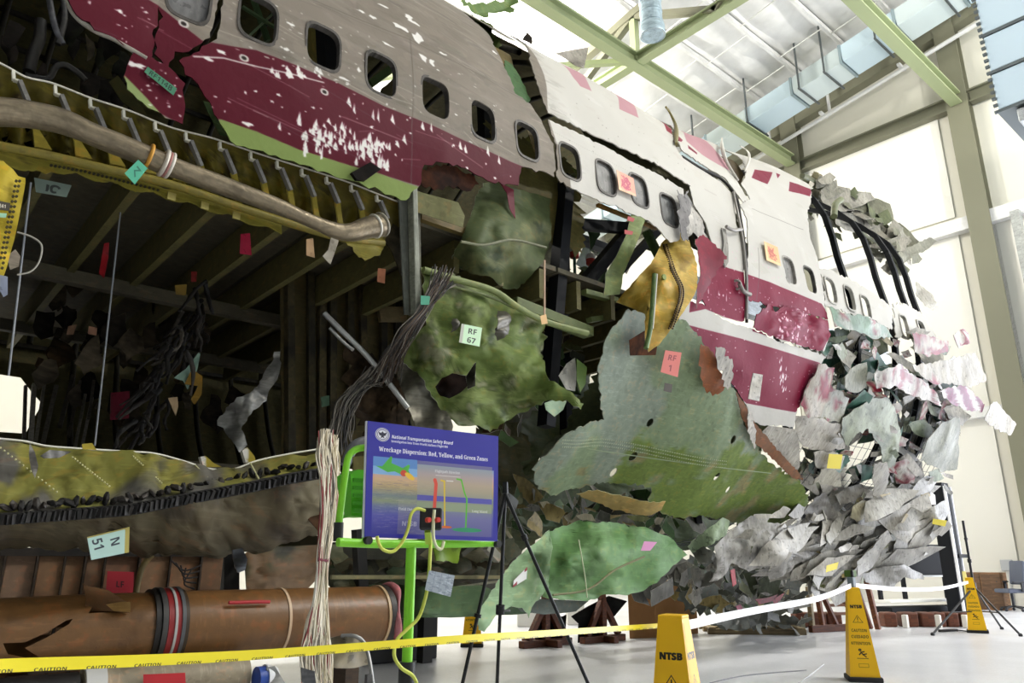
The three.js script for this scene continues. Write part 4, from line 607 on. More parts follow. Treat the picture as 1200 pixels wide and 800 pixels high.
// green panel with the RF 67 label
{
  const t = thing('torn_belly_skin', 'green and olive crumpled panel with the RF 67 label', 'metal skin'), ct = [[492, 312, 4.75], [600, 352, 4.7], [640, 372, 4.75], [560, 380, 4.62], [520, 400, 4.72], [475, 425, 5.1], [560, 470, 4.7], [620, 440, 4.6], [655, 452, 4.35], [685, 475, 4.2], [600, 488, 4.85], [575, 505, 5.0], [505, 460, 4.95], [640, 410, 4.8]];
  const out = [[492, 312], [525, 320], [575, 335], [600, 352], [632, 368], [640, 380], [640, 400], [636, 420], [641, 440], [657, 452], [672, 462], [686, 472], [682, 480], [665, 470], [642, 469], [625, 477], [605, 487], [590, 497], [575, 506], [560, 498], [535, 498], [520, 484], [505, 464], [490, 440], [470, 425], [480, 400], [500, 380], [498, 350]];
  part(torn(out, ct, M.primer, { fc: patches(['#728644', '#8c9c5c', '#596a34', '#979a78'], .04, 15, [.46, .57, .64]), bc: '#6d7a44', ec: '#cfd0bd', amp: .075, jag: 1.5, L: 8, holes: [[[508, 453], [518, 442], [530, 437], [545, 440], [552, 442], [550, 452], [540, 460], [528, 468], [516, 464]]] }), 'sheet', t);
  const mp = dmap(ct);
  const P = (x, y, o = 0) => { const p = mp(x, y); p.z += o; return p; };
  part(tube([[492, 318], [525, 328], [575, 343], [600, 360], [632, 377], [684, 392]].map(([x, y]) => P(x, y, .05)), .03, M.mapped('#93a160', T.primer, .5), 8, 30), 'stringer', t);
  part(tube([[525, 336], [575, 350], [600, 362]].map(([x, y]) => P(x, y, .03)), .014, M.mapped('#7d8a52', T.primer, .5), 6, 20), 'stringer', t);
  part(torn([[546, 441], [556, 426], [558, 424], [557, 440], [557, 452], [548, 456]], [[546, 441, 4.5], [557, 426, 4.3], [557, 452, 4.4]], M.primer, { fc: '#2e2c22', bc: '#8c9a60', L: 8, ec: '#c9c8b8' }), 'folded_flap', t);
  part(torn([[505, 470], [512, 442], [530, 432], [556, 440], [548, 462], [522, 482]], [[505, 470, 5.3], [556, 440, 5.3]], M.soot, { fc: '#3d2b22', L: 12, amp: .08 }), 'dark_backing', t);
  const r = rng(9);
  for (const [x, y, s] of [[584, 378, 13], [582, 390, 8], [528, 384, 7]]) part(torn([0, 1, 2, 3, 4, 5, 6].map((k) => { const a = k / 7 * 6.28; return [x + Math.cos(a) * s * (.6 + .4 * r()), y + Math.sin(a) * s * (1 + .4 * r())]; }), (u, v) => { const p = mp(u, v); p.z += .05 + .05 * Math.cos(Math.hypot(u - x, v - y) / s * 1.5); return p; }, M.metal, { fc: '#6b675c', L: 6, amp: .05 }), 'crushed_fitting', t);
}
tagOn([[541, 379], [565, 384], [562, 406], [538, 401]], (c, w, h) => { c.fillStyle = '#c9e8c4'; c.fillRect(0, 0, w, h); c.fillStyle = '#b9bcae'; c.fillRect(0, 0, w * .14, h); c.fillStyle = '#2b332b'; c.font = 'bold 50px sans-serif'; c.textAlign = 'center'; c.fillText('RF', w * .56, h * .45); c.fillText('67', w * .56, h * .92); }, 128, 128, 'paper_tag', 'pale green paper tag reading RF 67 on the crumpled green panel', { d: 4.5 });
// large sage belly sheet
{
  const t = thing('torn_belly_skin', 'large sage green belly sheet with a double rivet line and round holes', 'metal skin');
  const pts = [[690, 430], [697, 405], [705, 385], [725, 363], [750, 360], [800, 378], [820, 405], [836, 443], [855, 455], [866, 482], [876, 510], [900, 541], [932, 558], [942, 580], [925, 594], [905, 604], [880, 611], [850, 603], [817, 592], [790, 593], [772, 590], [755, 580], [760, 566], [707, 563], [667, 566], [640, 564], [620, 555], [616, 540], [617, 530], [637, 512], [650, 497], [670, 490], [704, 489], [697, 470], [693, 445]];
  const flare = (x, s) => .05 + .12 * sm(-2.6, -3.6, s) + .1 * sm(5.9, 5.2, x) + .04 * Math.sin(x * 2.2 + s);
  const blue = lin('#8fa27c'), viv = lin('#7b9144'), gr = lin('#9ba894'), tan = lin('#a98c4c');
  const col = (x, s) => { const n = fbm(x * 1.6, s * 1.6, 33, 4), m = fbm(x * 4, s * 4, 37, 3); let c = mixc(blue, gr, sm(.42, .58, n)); const q = (s < -2.2 + .7 * (n - .5) + .3 * (m - .5)) ? 1 : 0; if (q && x > 6.3) c = mixc(viv, blue, sm(.55, .7, m)); if (m > .68 && s < -2.4) c = mixc(c, tan, .5); return c; };
  const hole = (px, py, a) => { const [x, s] = cylXS(px, py), o = []; for (let k = 0; k < 10; k++) { const q = k / 10 * 6.28; o.push([x + Math.cos(q) * a, s + Math.sin(q) * a * 1.2]); } return o; };
  part(skin(pts.map(resolve), M.primer, { xs: true, fc: col, bc: '#6c7a48', ec: '#c6cbb6', dr: flare, amp: .045, ns: .9, jag: .02, L: .12, th: .01, holes: [hole(760, 494, .045), hole(741, 534, .055), hole(718, 552, .05), hole(855, 512, .05), hole(835, 553, .05), hole(850, 570, .04)] }), 'sheet', t);
  // rivet rows
  const rg = new THREE.SphereGeometry(.007, 6, 4), gs = [];
  for (let row = 0; row < 3; row++) for (let i = 0; i < 80; i++) { const k = i / 80, px = 648 + 200 * k, py = 503 + row * 4 + 33 * k; const [x, s] = cylXS(px, py), p = cylP(x, s, flare(x, s) + .012); gs.push(rg.clone().translate(p.x, p.y, p.z)); }
  const rv = placed(mergeGeometries(gs), M.plain('#c4cbae', .5)); rv.userData.kind = 'stuff'; part(rv, 'rivet_rows', t);
  part(tube([[648, 515], [740, 529], [840, 543], [898, 550]].map(([x, y]) => onCyl(x, y, .08)), .006, M.plain('#7b8a66', .6), 5, 24), 'lap_joint', t);
  part(skin([[668, 566], [690, 559], [709, 560], [735, 561], [760, 561], [756, 570], [745, 574], [707, 574], [680, 570]].map(resolve), M.primer, { xs: true, fc: '#c4ab68', dr: (x, s) => .26 + .1 * Math.sin(x * 3), amp: .05, jag: .01, ec: '#e3d6a0' }), 'rolled_lip', t, 'tan rolled lip');
}
tagOn([[766, 407], [785, 410], [781, 437], [761, 431]], (c, w, h) => { c.fillStyle = '#d97468'; c.fillRect(0, 0, w, h); c.fillStyle = '#8a3a3a'; c.font = 'bold 44px sans-serif'; c.textAlign = 'center'; c.fillText('RF', w * .5, h * .42); c.fillText('1', w * .5, h * .86); }, 96, 128, 'paper_tag', 'red paper tag lettered RF at the top of the sage belly sheet', { dr: .16 });
tagOn([[766, 443], [775, 445], [774, 454], [765, 452]], '#4a4238', 8, 8, 'small_plate', 'small dark plate under the red tag on the belly sheet', { dr: .16, cat: 'plate' });
// brown torn inner layers at the right edge of the belly sheet
tag(skin([[804, 400], [814, 404], [822, 416], [828, 432], [836, 444], [828, 454], [814, 455], [808, 440], [803, 418]].map(resolve), M.primer, { xs: true, fc: '#9a5a30', dr: .2, amp: .08, jag: .025, ec: '#d2b48c' }), 'torn_lining', 'rust brown torn lining at the edge of the sage belly sheet', 'lining');
tag(skin([[812, 400], [824, 404], [836, 420], [838, 432], [833, 450], [826, 438], [818, 418]].map(resolve), M.paint, { xs: true, fc: '#efece6', dr: .25, amp: .06, jag: .025 }), 'torn_lining', 'white torn edge peeling off the sage belly sheet', 'lining');
tag(skin([[866, 472], [872, 482], [878, 500], [876, 520], [870, 506], [866, 488]].map(resolve), M.paint, { xs: true, fc: '#efebe4', dr: .12, amp: .05, jag: .02 }), 'torn_lining', 'narrow white torn edge beside the tapering crimson panel', 'lining');
tag(skin([[856, 456], [868, 474], [880, 494], [898, 515], [930, 548], [936, 558], [924, 556], [896, 530], [876, 512], [862, 484]].map(resolve), M.primer, { xs: true, fc: '#8a5c38', dr: .07, amp: .03, jag: .01 }), 'torn_lining', 'brown strip edging the tip of the crimson panel', 'lining');
tag(skin([[899, 498], [932, 502], [936, 545], [930, 556], [905, 528], [892, 505]].map(resolve), M.paint, { xs: true, fc: '#cfccc2', dr: .02, amp: .03 }), 'skin_fragment', 'dull white skin below the tapering crimson panel', 'metal fragment');
tag(skin([[722, 395], [740, 385], [757, 388], [754, 412], [724, 412]].map(resolve), M.soot, { xs: true, fc: '#8a5636', dr: .17, L: .1, amp: .03 }), 'brown_plate', 'brown rectangular plate at the foot of the golden sheet', 'plate');
// golden curled sheet
{
  const t = thing('golden_sheet', 'golden curled metal sheet folded outwards beside the cabin door', 'metal sheet'), ct = [[775, 285, 4.62], [800, 276, 4.5], [817, 310, 4.3], [819, 335, 4.25], [800, 365, 4.2], [772, 400, 4.3], [780, 330, 4.15], [750, 325, 4.4], [722, 352, 4.75], [740, 360, 4.6], [765, 360, 4.25]], mp = dmap(ct);
  part(torn([[775, 285], [785, 276], [797, 271], [808, 281], [815, 300], [819, 318], [818, 338], [808, 356], [790, 382], [774, 404], [762, 412], [757, 398], [755, 368], [740, 361], [722, 354], [735, 338], [750, 322], [764, 306]], mp, M.primer, { fc: patches(['#d2ae48', '#dfc060', '#b8963c'], .03, 4), bc: '#a38a3c', ec: '#f2e6b8', amp: .04, L: 7, jag: .6 }), 'sheet', t);
  const rg = new THREE.SphereGeometry(.011, 6, 5), path = [[778, 287], [783, 303], [789, 320], [797, 337], [797, 350], [792, 366], [785, 385]], gs = [];
  const cv = new THREE.CatmullRomCurve3(path.map(([x, y]) => V(x, y, 0)));
  for (let i = 0; i < 44; i++) { const q = cv.getPoint(i / 43); for (const o of [-2.2, 2.2]) { const p = mp(q.x + o, q.y); p.z += .012; gs.push(rg.clone().translate(p.x, p.y, p.z)); } }
  const rv = placed(mergeGeometries(gs), M.plain('#4a3a1c', .5)); rv.userData.kind = 'stuff'; part(rv, 'bolt_rows', t);
  part(tube(path.map(([x, y]) => { const p = mp(x, y); p.z += .008; return p; }), .013, M.mapped('#8b6f2e', T.metal, .5, .3), 6, 30), 'doubler_strip', t);
  const d = new THREE.Mesh(new THREE.CylinderGeometry(.03, .03, .015, 16), M.plain('#7c8a3a', .5)); d.position.copy(mp(777, 325)); d.position.z += .012; d.rotation.x = Math.PI / 2; part(d, 'round_cap', t);
}
tag(tube([[767, 321], [765, 350], [762, 385], [757, 408]].map(([x, y]) => onD(x, y, 4.02)), .022, M.mapped('#6c8a4a', T.primer, .5), 8, 14), 'green_strut', 'slim green strut leaning on the golden sheet', 'strut');
tag(tube([[770, 321], [768, 350], [765, 385]].map(([x, y]) => onD(x, y, 4.0)), .007, M.plain('#e8e6d8', .5), 6, 14), 'white_rod', 'thin white rod along the slim green strut', 'rod');
tag(torn([[760, 224], [762, 232], [758, 250], [750, 275], [742, 298], [730, 322], [726, 345], [707, 346], [710, 320], [722, 302], [735, 272], [741, 242], [751, 232]], [[760, 224, 4.6], [745, 270, 4.5], [715, 340, 4.8]], M.primer, { fc: '#8a9a5e', bc: '#7a7a3c', ec: '#d4d6c0', amp: .03, L: 7 }), 'green_frame_strip', 'arched green frame strip with red stains beside the window panel', 'frame');
for (const [p, l] of [[[[736, 253], [744, 256], [742, 260], [735, 258]], 'dark red stain patch of tape on the arched green strip'], [[[732, 269], [742, 271], [741, 275], [732, 274]], 'bright red tape on the arched green strip']]) tagOn(p, '#a52a2c', 8, 8, 'tape_patch', l, { d: 4.46, cat: 'tape' });
// green frames and dark cavity structure between
for (const [a, b, d, w, c, l] of [[[600, 355], [690, 390], 4.85, .14, '#6d7b44', 'green lower sill beam behind the crumpled panel'], [[684, 342], [722, 352], 5.0, .08, '#8b9a5c', 'pale green short beam under the diagonal brace'], [[690, 375], [712, 372], 5.1, .08, '#8b9a5c', 'pale green stub beam left of the golden sheet'], [[757, 270], [772, 300], 5.2, .1, '#5c7a44', 'green upright frame stub behind the arched strip'], [[700, 240], [770, 268], 4.75, .05, '#a37a2c', 'golden brown sill edge below the window panel'], [[610, 222], [640, 230], 5.3, .07, '#a0a860', 'pale olive rail above the bulged sheet']]) tag(beam(onD(...a, d), onD(...b, d), w, w * .7, M.mapped(c, T.primer, .55), .008), 'frame_beam', l, 'beam');
tag(rod(onD(638, 305, 4.6), onD(638, 375, 4.6), .009, M.plain('#d9b79a', .5)), 'tag_string', 'pale string hanging down with a small tag', 'string');
tagOn([[633, 370], [640, 368], [642, 379], [635, 380]], '#d9b07a', 8, 8, 'paper_tag', 'small manila tag on the hanging string', { d: 4.58 });
tag(torn([[655, 440], [664, 426], [674, 419], [676, 440], [674, 458], [664, 456]], [[655, 440, 5], [674, 458, 5]], M.paint, { fc: '#f2f2ec', L: 8 }), 'skin_fragment', 'bright white leaf-shaped scrap left of the sage belly sheet', 'metal fragment');
tag(torn([[676, 420], [688, 430], [686, 450], [680, 460], [676, 445]], [[676, 420, 4.9], [686, 450, 4.9]], M.primer, { fc: '#6f8a4a', L: 8 }), 'skin_fragment', 'green narrow scrap left of the sage belly sheet', 'metal fragment');
tag(torn([[638, 472], [655, 466], [664, 470], [660, 480], [650, 488], [640, 480]], [[638, 472, 5], [660, 480, 5.1]], M.primer, { fc: '#a5c09a', L: 8 }), 'skin_fragment', 'pale green scrap in the gap beside the belly sheet', 'metal fragment');
// low hanging sage sheet
{
  const t = thing('torn_belly_skin', 'leaf-shaped sage green sheet hanging lowest under the belly', 'metal skin');
  part(torn([[640, 626], [645, 622], [675, 611], [725, 612], [760, 619], [785, 630], [806, 650], [790, 662], [772, 680], [755, 692], [735, 697], [707, 696], [687, 704], [645, 701], [636, 699], [638, 680], [640, 655]], [[640, 626, 5.05], [640, 660, 4.95], [640, 697, 5.0], [675, 611, 5.3], [670, 655, 4.82], [700, 650, 4.86], [725, 612, 5.4], [806, 650, 5.6], [760, 680, 5.4], [700, 700, 5.2]], M.primer, { fc: patches(['#6f9a5c', '#82a870', '#5e844c'], .02, 19), bc: '#5d6b46', ec: '#c9d4b8', amp: .045, jag: 1, L: 9 }), 'sheet', t);
  part(torn([[562, 738], [560, 718], [575, 695], [600, 660], [615, 646], [632, 632], [645, 621], [648, 640], [645, 664], [642, 690], [633, 699], [625, 708], [620, 724], [612, 712], [600, 710], [582, 720], [568, 740]], [[562, 738, 4.4], [600, 680, 4.62], [645, 624, 4.95], [646, 660, 4.5], [640, 690, 4.52], [620, 655, 4.72], [620, 715, 4.55]], M.primer, { fc: patches(['#a3c496', '#b4cfa8', '#8fb282'], .03, 23), bc: '#7d9a6c', ec: '#dce6d0', amp: .03, jag: 1, L: 9 }), 'folded_flap', t, 'pale mint folded flap');
  part(tube([[678, 632], [682, 655], [686, 680], [688, 700]].map(([x, y]) => onD(x, y, 4.82)), .006, M.plain('#bcc49c', .6), 5, 16), 'string', t); part(tube([[648, 697], [690, 690], [720, 668], [755, 652]].map(([x, y]) => onD(x, y, 4.85)), .01, M.mapped('#8c8a5c', T.primer, .6), 6, 20), 'crease', t);
}
tagOn([[755, 634], [770, 635], [762, 645], [751, 645]], '#cf86b4', 8, 8, 'paper_tag', 'pink paper tag on the lowest sage sheet', { d: 4.82 });
tagOn([[602, 680], [618, 664], [617, 678], [601, 688]], (c, w, h) => { c.fillStyle = '#f0efee'; c.fillRect(0, 0, w, h); c.fillStyle = '#9a3b44'; c.fillRect(0, h * .7, w * .3, h * .3); c.fillRect(w * .8, 0, w * .2, h * .3); }, 64, 64, 'paper_tag', 'white paper tag with red ends on the lowest sage sheet', { d: 4.6 });
tag(torn([[388, 690], [440, 684], [560, 686], [600, 700], [690, 704], [650, 716], [560, 722], [480, 724], [400, 716]], [[388, 690, 6.4], [690, 704, 6.0], [500, 722, 5.2], [440, 684, 6.8]], M.primer, { fc: '#5f7a56', bc: '#4c5a42', L: 16, amp: .05, th: .02 }), 'torn_wing_skin', 'long dark green skin panel lying low behind the green stand', 'metal skin');
tag(torn([[598, 700], [690, 704], [676, 716], [640, 720], [610, 716]], [[598, 700, 5.2], [690, 704, 5.4]], M.primer, { fc: '#6d776a', L: 12, amp: .04 }), 'torn_wing_skin', 'grey green edge strip under the lowest sage sheet', 'metal skin');

/* ================= yellow beam, pipe and lower left wreck ================= */
const lerp2 = (pts, x) => { if (x <= pts[0][0]) return pts[0][1]; for (let i = 1; i < pts.length; i++) if (x <= pts[i][0]) { const [a, b] = pts[i - 1], [c, d] = pts[i]; return b + (d - b) * (x - a) / (c - a); } return pts[pts.length - 1][1]; };
{
  const t = thing('floor_edge_beam', 'long yellow-green ribbed beam with torn bright rim below the crimson panels', 'beam');
  const top = [[-30, 62], [0, 74], [10, 79], [30, 90], [60, 97], [107, 115], [150, 129], [200, 149], [250, 162], [300, 179], [370, 201], [407, 213], [440, 226], [476, 240]], bot = [[-30, 160], [0, 168], [60, 180], [112, 192], [200, 213], [300, 246], [400, 276], [450, 282], [476, 300]];
  const D = (x, y) => { const a = lerp2(top, x), b = lerp2(bot, x), k = (y - a) / (b - a); return onD(x, y, 4.72 + .16 * k + .06 * Math.sin(x * .22) * Math.max(0, k)); };
  part(torn([...top, ...bot.slice().reverse()], D, M.primer, { fc: patches(['#63581a', '#756a20', '#4c4414', '#4a3a1c'], .05, 71, [.5, .6, .68]), bc: '#7d7340', ec: '#eeead2', th: .014, jag: .5, L: 14 }), 'web', t);  // web colours darkened to hold the shade inside the beam
  const xs = [13, 62, 103, 142, 179, 215, 255, 291, 322, 351, 380, 409, 439];
  xs.forEach((x, i) => {
    const y = lerp2(top, x), k = 1 - i * .035, P = (a, b, d) => onD(x + a * k + 1.5, y + b * k + 4, d);
    part(beam(P(1, -1, 4.69), P(1.5, 9, 4.69), .016, .03, M.plain('#e2dfcf', .45), 0, V(0, 0, 1)), 'clip', t); part(beam(P(1, 9, 4.7), P(8, 11, 4.7), .012, .03, M.plain('#d5d2c2', .45), 0, V(0, 0, 1)), 'clip', t);
    part(beam(P(8, 10, 4.7), P(23, 46, 4.73), .022, .045, M.mapped('#8d8a84', T.metal, .5), 0, V(0, 0, 1)), 'stiffener', t);
    const yb = lerp2(bot, x + 34 * k), g = [[x + 20 * k, y + 48 * k], [x + 28 * k, y + 46 * k], [x + 34 * k, yb - 24 * k], [x + 48 * k, yb - 2], [x + 28 * k, yb - 6], [x + 26 * k, yb - 24 * k]];
    if (i < 12) part(torn(g, (a, b) => onD(a, b, 4.74), M.primer, { fc: '#94842c', L: 20, th: .02, ec: '#c9b85a' }), 'gusset', t);
  });
  part(tube(bot.slice(0, 8).map(([x, y]) => onD(x, y + 3, 4.74)), .028, M.mapped('#948630', T.primer, .5), 6, 40), 'lower_flange', t);
  part(tube(top.map(([x, y]) => onD(x, y, 4.715)), .0065, M.plain('#ebe7d8', .4), 5, 90), 'torn_rim', t, 'bright torn rim');
  const w = [[-20, 172], [0, 176], [40, 185], [100, 196], [175, 215], [230, 230], [300, 252], [330, 262]], lo = [];
  for (let x = 330; x >= -20; x -= 6) lo.push([x, lerp2(w, x) + 8 + 5 * Math.abs(Math.sin(x * .07)) + (x < 60 ? 5 : 0)]);
  part(torn([...w, ...lo], (a, b) => onD(a, b, 4.79), M.primer, { fc: patches(['#8f8634', '#a0933c', '#6b642c'], .06, 55), bc: '#5d552a', L: 14, jag: .6, th: .01 }), 'perforated_strip', t);
  for (let i = 0; i < 26; i++) { const x = 60 + i * 5, d = new THREE.Mesh(new THREE.CylinderGeometry(.008, .008, .012, 8), M.plain('#2c2812', .7)); d.position.copy(onD(x, lerp2(w, x) + 5, 4.785)); d.rotation.x = Math.PI / 2; part(d, 'rivet_hole', t); }
  for (const x of [201, 240, 277]) { const m = box(.05, .05, .012, M.mapped('#b5a858', T.primer, .5)); m.position.copy(onD(x, lerp2(w, x) + 8, 4.77)); part(m, 'lug_plate', t); }
}
{ // bent pipe
  const t = thing('bent_pipe', 'long dented grey-brown metal pipe bent across the yellow beam', 'pipe'), pp = [[-20, 131], [0, 131], [40, 135], [75, 143], [110, 158], [150, 174], [190, 191], [230, 206], [265, 219], [300, 232], [340, 248], [372, 262], [396, 271], [412, 272], [430, 267], [446, 264]];
  const rr = [17, 16.5, 16, 13, 14, 13, 12, 11.5, 11, 10.5, 9.5, 8, 8, 10, 12.5, 13];
  const P = pp.map(([x, y]) => onD(x, y, 4.5)), sc = pp.map(([x, y]) => 4.5 / -ray(x, y)[2]);
  part(tube(P, (k) => { const f = k * (pp.length - 1), i = Math.min(pp.length - 2, Math.floor(f)), q = f - i; return (rr[i] * (1 - q) + rr[i + 1] * q) * (sc[i] * (1 - q) + sc[i + 1] * q) * (1 + .025 * Math.sin(k * 40)); }, mat({ color: '#a3947a', map: T.metal, roughness: .32, metalness: .6, bumpMap: T.bump, bumpScale: .01 }), 24, 120), 'pipe_body', t);
  const ring = (x, y, px, c, tr, dirx) => { const p = onD(x, y, 4.5), q = onD(x + dirx[0], y + dirx[1], 4.5).sub(p).normalize(), k = 4.5 / -ray(x, y)[2], m = new THREE.Mesh(new THREE.TorusGeometry(px * k, tr, 8, 32), M.plain(c, .45, .2)); m.position.copy(p); m.quaternion.setFromUnitVectors(V(0, 0, 1), q); return m; };
  part(ring(192, 191, 14.5, '#c9c2b4', .014, [10, 4.5]), 'clamp_ring', t); part(ring(196, 193, 14.2, '#b07a72', .01, [10, 4.5]), 'clamp_ring', t); part(ring(199, 194, 14.2, '#cfc9bc', .012, [10, 4.5]), 'clamp_ring', t);
  part(ring(174, 184, 14.5, '#c08a2c', .012, [10, 4.5]), 'yellow_tie', t, 'ochre tie'); part(ring(439, 265, 13.2, '#d8d4c8', .01, [10, -2]), 'end_bead', t); part(ring(447, 263, 13, '#8d8778', .012, [10, -3]), 'end_rim', t);
}
tagOn([[162, 187], [173, 197], [158, 216], [146, 203]], (c, w, h) => { c.fillStyle = '#4fae8e'; c.fillRect(0, 0, w, h); c.strokeStyle = '#2c6e5c'; c.lineWidth = 8; c.beginPath(); c.moveTo(w * .3, h * .3); c.lineTo(w * .7, h * .35); c.lineTo(w * .4, h * .55); c.lineTo(w * .7, h * .75); c.stroke(); }, 96, 96, 'plastic_tag', 'teal green plastic tag tied under the bent pipe', { d: 4.44 });
// yellow perforated upright
{
  const t = thing('yellow_upright', 'yellow perforated metal strip standing at the edge of the hold', 'metal strip');
  part(torn([[-20, 190], [4, 188], [15, 198], [22, 206], [30, 208], [30, 214], [26, 236], [18, 276], [8, 313], [0, 336], [-20, 345]], [[0, 200, 4.4], [0, 330, 4.5], [28, 214, 4.45]], M.primer, { fc: '#d1b93a', bc: '#a8932e', ec: '#f3ecc0', L: 10, amp: .02 }), 'strip', t);
  for (let i = 0; i < 18; i++) for (const o of [0, 4]) { const y = 212 + i * 6, x = 23 - (y - 212) * .2 - o; if (x < 1) continue; const d = new THREE.Mesh(new THREE.CylinderGeometry(.007, .007, .01, 8), M.plain('#3c3410', .7)); d.position.copy(onD(x, y, 4.42)); d.rotation.x = Math.PI / 2; part(d, 'rivet', t); }
}
tagOn([[-6, 234], [12, 238], [11, 247], [-6, 245]], handText('#3f3a30', '#d8d2c0', ['241'], 0, 'bold 40px sans-serif'), 128, 64, 'number_label', 'dark number label on the yellow perforated strip', { d: 4.36, cat: 'label' });
tagOn([[-6, 249], [8, 250], [7, 255], [-6, 254]], '#9fd0b0', 8, 8, 'number_label', 'pale green label stub below the dark number label', { d: 4.36, cat: 'label' });
tagOn([[40, 208], [84, 217], [78, 231], [42, 225]], (c, w, h) => { c.fillStyle = '#6b7a70'; c.fillRect(0, 0, w, h); c.strokeStyle = '#2a302c'; c.lineWidth = 10; c.beginPath(); c.arc(w * .55, h * .55, h * .25, 1, 6); c.stroke(); c.beginPath(); c.moveTo(w * .35, h * .3); c.lineTo(w * .3, h * .8); c.stroke(); }, 128, 64, 'plastic_tag', 'grey green lettered sheet under the yellow beam', { d: 5.0 });
tag(tube([[20, 272], [36, 277], [48, 286], [46, 306], [36, 318], [20, 322]].map(([x, y]) => onD(x, y, 4.6)), .005, M.plain('#a5a196', .5), 6, 30), 'torn_wire', 'pale ragged wire loop beside the yellow perforated strip', 'wire');
tag(torn([[8, 300], [18, 292], [24, 300], [22, 312], [12, 316]], [[8, 300, 4.8], [24, 312, 4.8]], M.metal, { fc: '#b9ab98', L: 8 }), 'bent_sheet', 'small pale metal bracket at the foot of the yellow strip', 'metal sheet');
tag(torn([[0, 322], [9, 324], [9, 345], [4, 348], [0, 340]], [[0, 322, 4.45], [9, 345, 4.45]], M.paint, { fc: '#a9b4d0', L: 8 }), 'bent_sheet', 'small bluish scrap at the foot of the yellow strip', 'metal sheet');
// dark clutter above the yellow beam
{
  const r = rng(31);
  for (let i = 0; i < 26; i++) { const x = 10 + 200 * r(), y = 8 + 85 * r() + x * .2, s = 9 + 16 * r(), d = 5.2 + 1.2 * r(); tag(torn([0, 1, 2, 3, 4].map((q) => { const a = q / 5 * 6.28 + r(); return [x + Math.cos(a) * s * (.4 + .5 * r()), y + Math.sin(a) * s * (.7 + .7 * r())]; }), [[x - s, y, d], [x + s, y - s, d + .2 * r()], [x, y + s, d - .1]], M.soot, { fc: ['#332f2c', '#4a4440', '#3d3a36', '#5c5648', '#454a38'][i % 5], L: s, jagStep: s * .6, jag: s * .1, amp: .06 }), 'burnt_scrap', 'burnt ' + ['black', 'brown', 'dark grey', 'tan', 'olive'][i % 5] + ' scrap above the yellow beam', 'debris', 'burnt ' + ['black', 'brown', 'dark grey', 'tan', 'olive'][i % 5] + ' scraps above the yellow beam'); }
  for (const [p, c, l, w] of [[[[58, 0], [62, 22], [66, 36], [74, 52]], '#9aa0b4', 'blue-grey torn cable end hanging above the yellow beam', .02], [[[74, 0], [76, 20], [72, 40], [68, 52]], '#77787c', 'grey torn cable hanging above the yellow beam', .018], [[[48, 24], [46, 46], [38, 66], [34, 84]], '#4c4a48', 'black corrugated hose hanging above the yellow beam', .035], [[[30, 88], [56, 92], [66, 78], [76, 76], [92, 86], [100, 94]], '#4a4a4a', 'black bent rail lying on the yellow beam', .02]]) tag(tube(p.map(([x, y]) => onD(x, y, 5)), w, M.mapped(c, T.soot, .5), 8, 20), 'hanging_cable', l, 'cable');
  tag(torn([[128, 96], [138, 88], [160, 118], [176, 138], [160, 132], [142, 118]], [[128, 96, 5], [176, 138, 5]], M.primer, { fc: '#4d4a26', L: 10 }), 'bent_sheet', 'dark olive torn strip left of the green tape label', 'metal sheet');
  tag(torn([[238, 118], [252, 122], [262, 140], [270, 160], [258, 158], [246, 136]], [[238, 118, 4.9], [270, 160, 4.9]], M.primer, { fc: '#5f7a4c', L: 10 }), 'bent_sheet', 'green inner strip in the gap beside the crimson panel', 'metal sheet');
}
// black bent bracket and brown tear at the end of the green strip
tag(torn([[412, 202], [434, 190], [447, 198], [428, 211], [418, 210]], [[412, 202, 4.52], [447, 198, 4.5]], M.soot, { fc: '#3a3430', L: 8, th: .03 }), 'bracket', 'black bent bracket on the pale green sill strip', 'bracket');
tag(skin([[493, 200], [506, 192], [530, 192], [556, 200], [566, 214], [556, 222], [530, 216], [512, 222], [498, 216]].map(resolve), M.soot, { xs: true, fc: '#6b3f28', dr: -.08, amp: .12, jag: .03 }), 'torn_lining', 'rust brown burnt lining in the tear under the crimson band', 'lining');
tag(skin([[492, 222], [540, 236], [548, 252], [545, 266], [492, 248]].map(resolve), M.primer, { xs: true, fc: '#7d7c52', dr: -.06, amp: .06, L: .1 }), 'cavity_sheet', 'olive grey panel under the torn crimson band', 'panel');
tag(beam(onD(492, 254, 4.75), onD(544, 272, 4.75), .06, .06, M.mapped('#7d6a34', T.primer, .6)), 'frame_beam', 'brown yellow rail beside the channel post', 'beam');
tag(skin([[490, 258], [548, 278], [530, 300], [526, 316], [492, 308]].map(resolve), M.primer, { xs: true, fc: '#6a6a4c', dr: -.7, L: .14, amp: .08 }), 'cavity_sheet', 'olive cavity wall beside the channel post', 'panel');
tag(torn([[586, 214], [602, 222], [604, 256], [597, 244], [594, 226]], [[586, 214, 4.7], [604, 256, 4.7]], M.chipped, { fc: '#7a1f34', L: 8 }), 'skin_fragment', 'narrow crimson scrap hanging over the bulged olive sheet', 'metal fragment');
tag(torn([[404, 284], [420, 276], [448, 268], [450, 290], [442, 300], [430, 304], [420, 302]], [[404, 284, 4.75], [448, 290, 4.75]], M.primer, { fc: '#8d8436', L: 8, amp: .06, jag: 1.5 }), 'bent_sheet', 'yellow green torn gusset under the pipe end', 'metal sheet');
tag(torn([[440, 232], [476, 242], [480, 330], [470, 320], [460, 300], [452, 285]], [[440, 232, 4.85], [480, 330, 4.8]], M.soot, { fc: '#57523f', L: 12, amp: .05 }), 'burnt_sheet', 'scorched grey web beside the channel post', 'metal sheet');

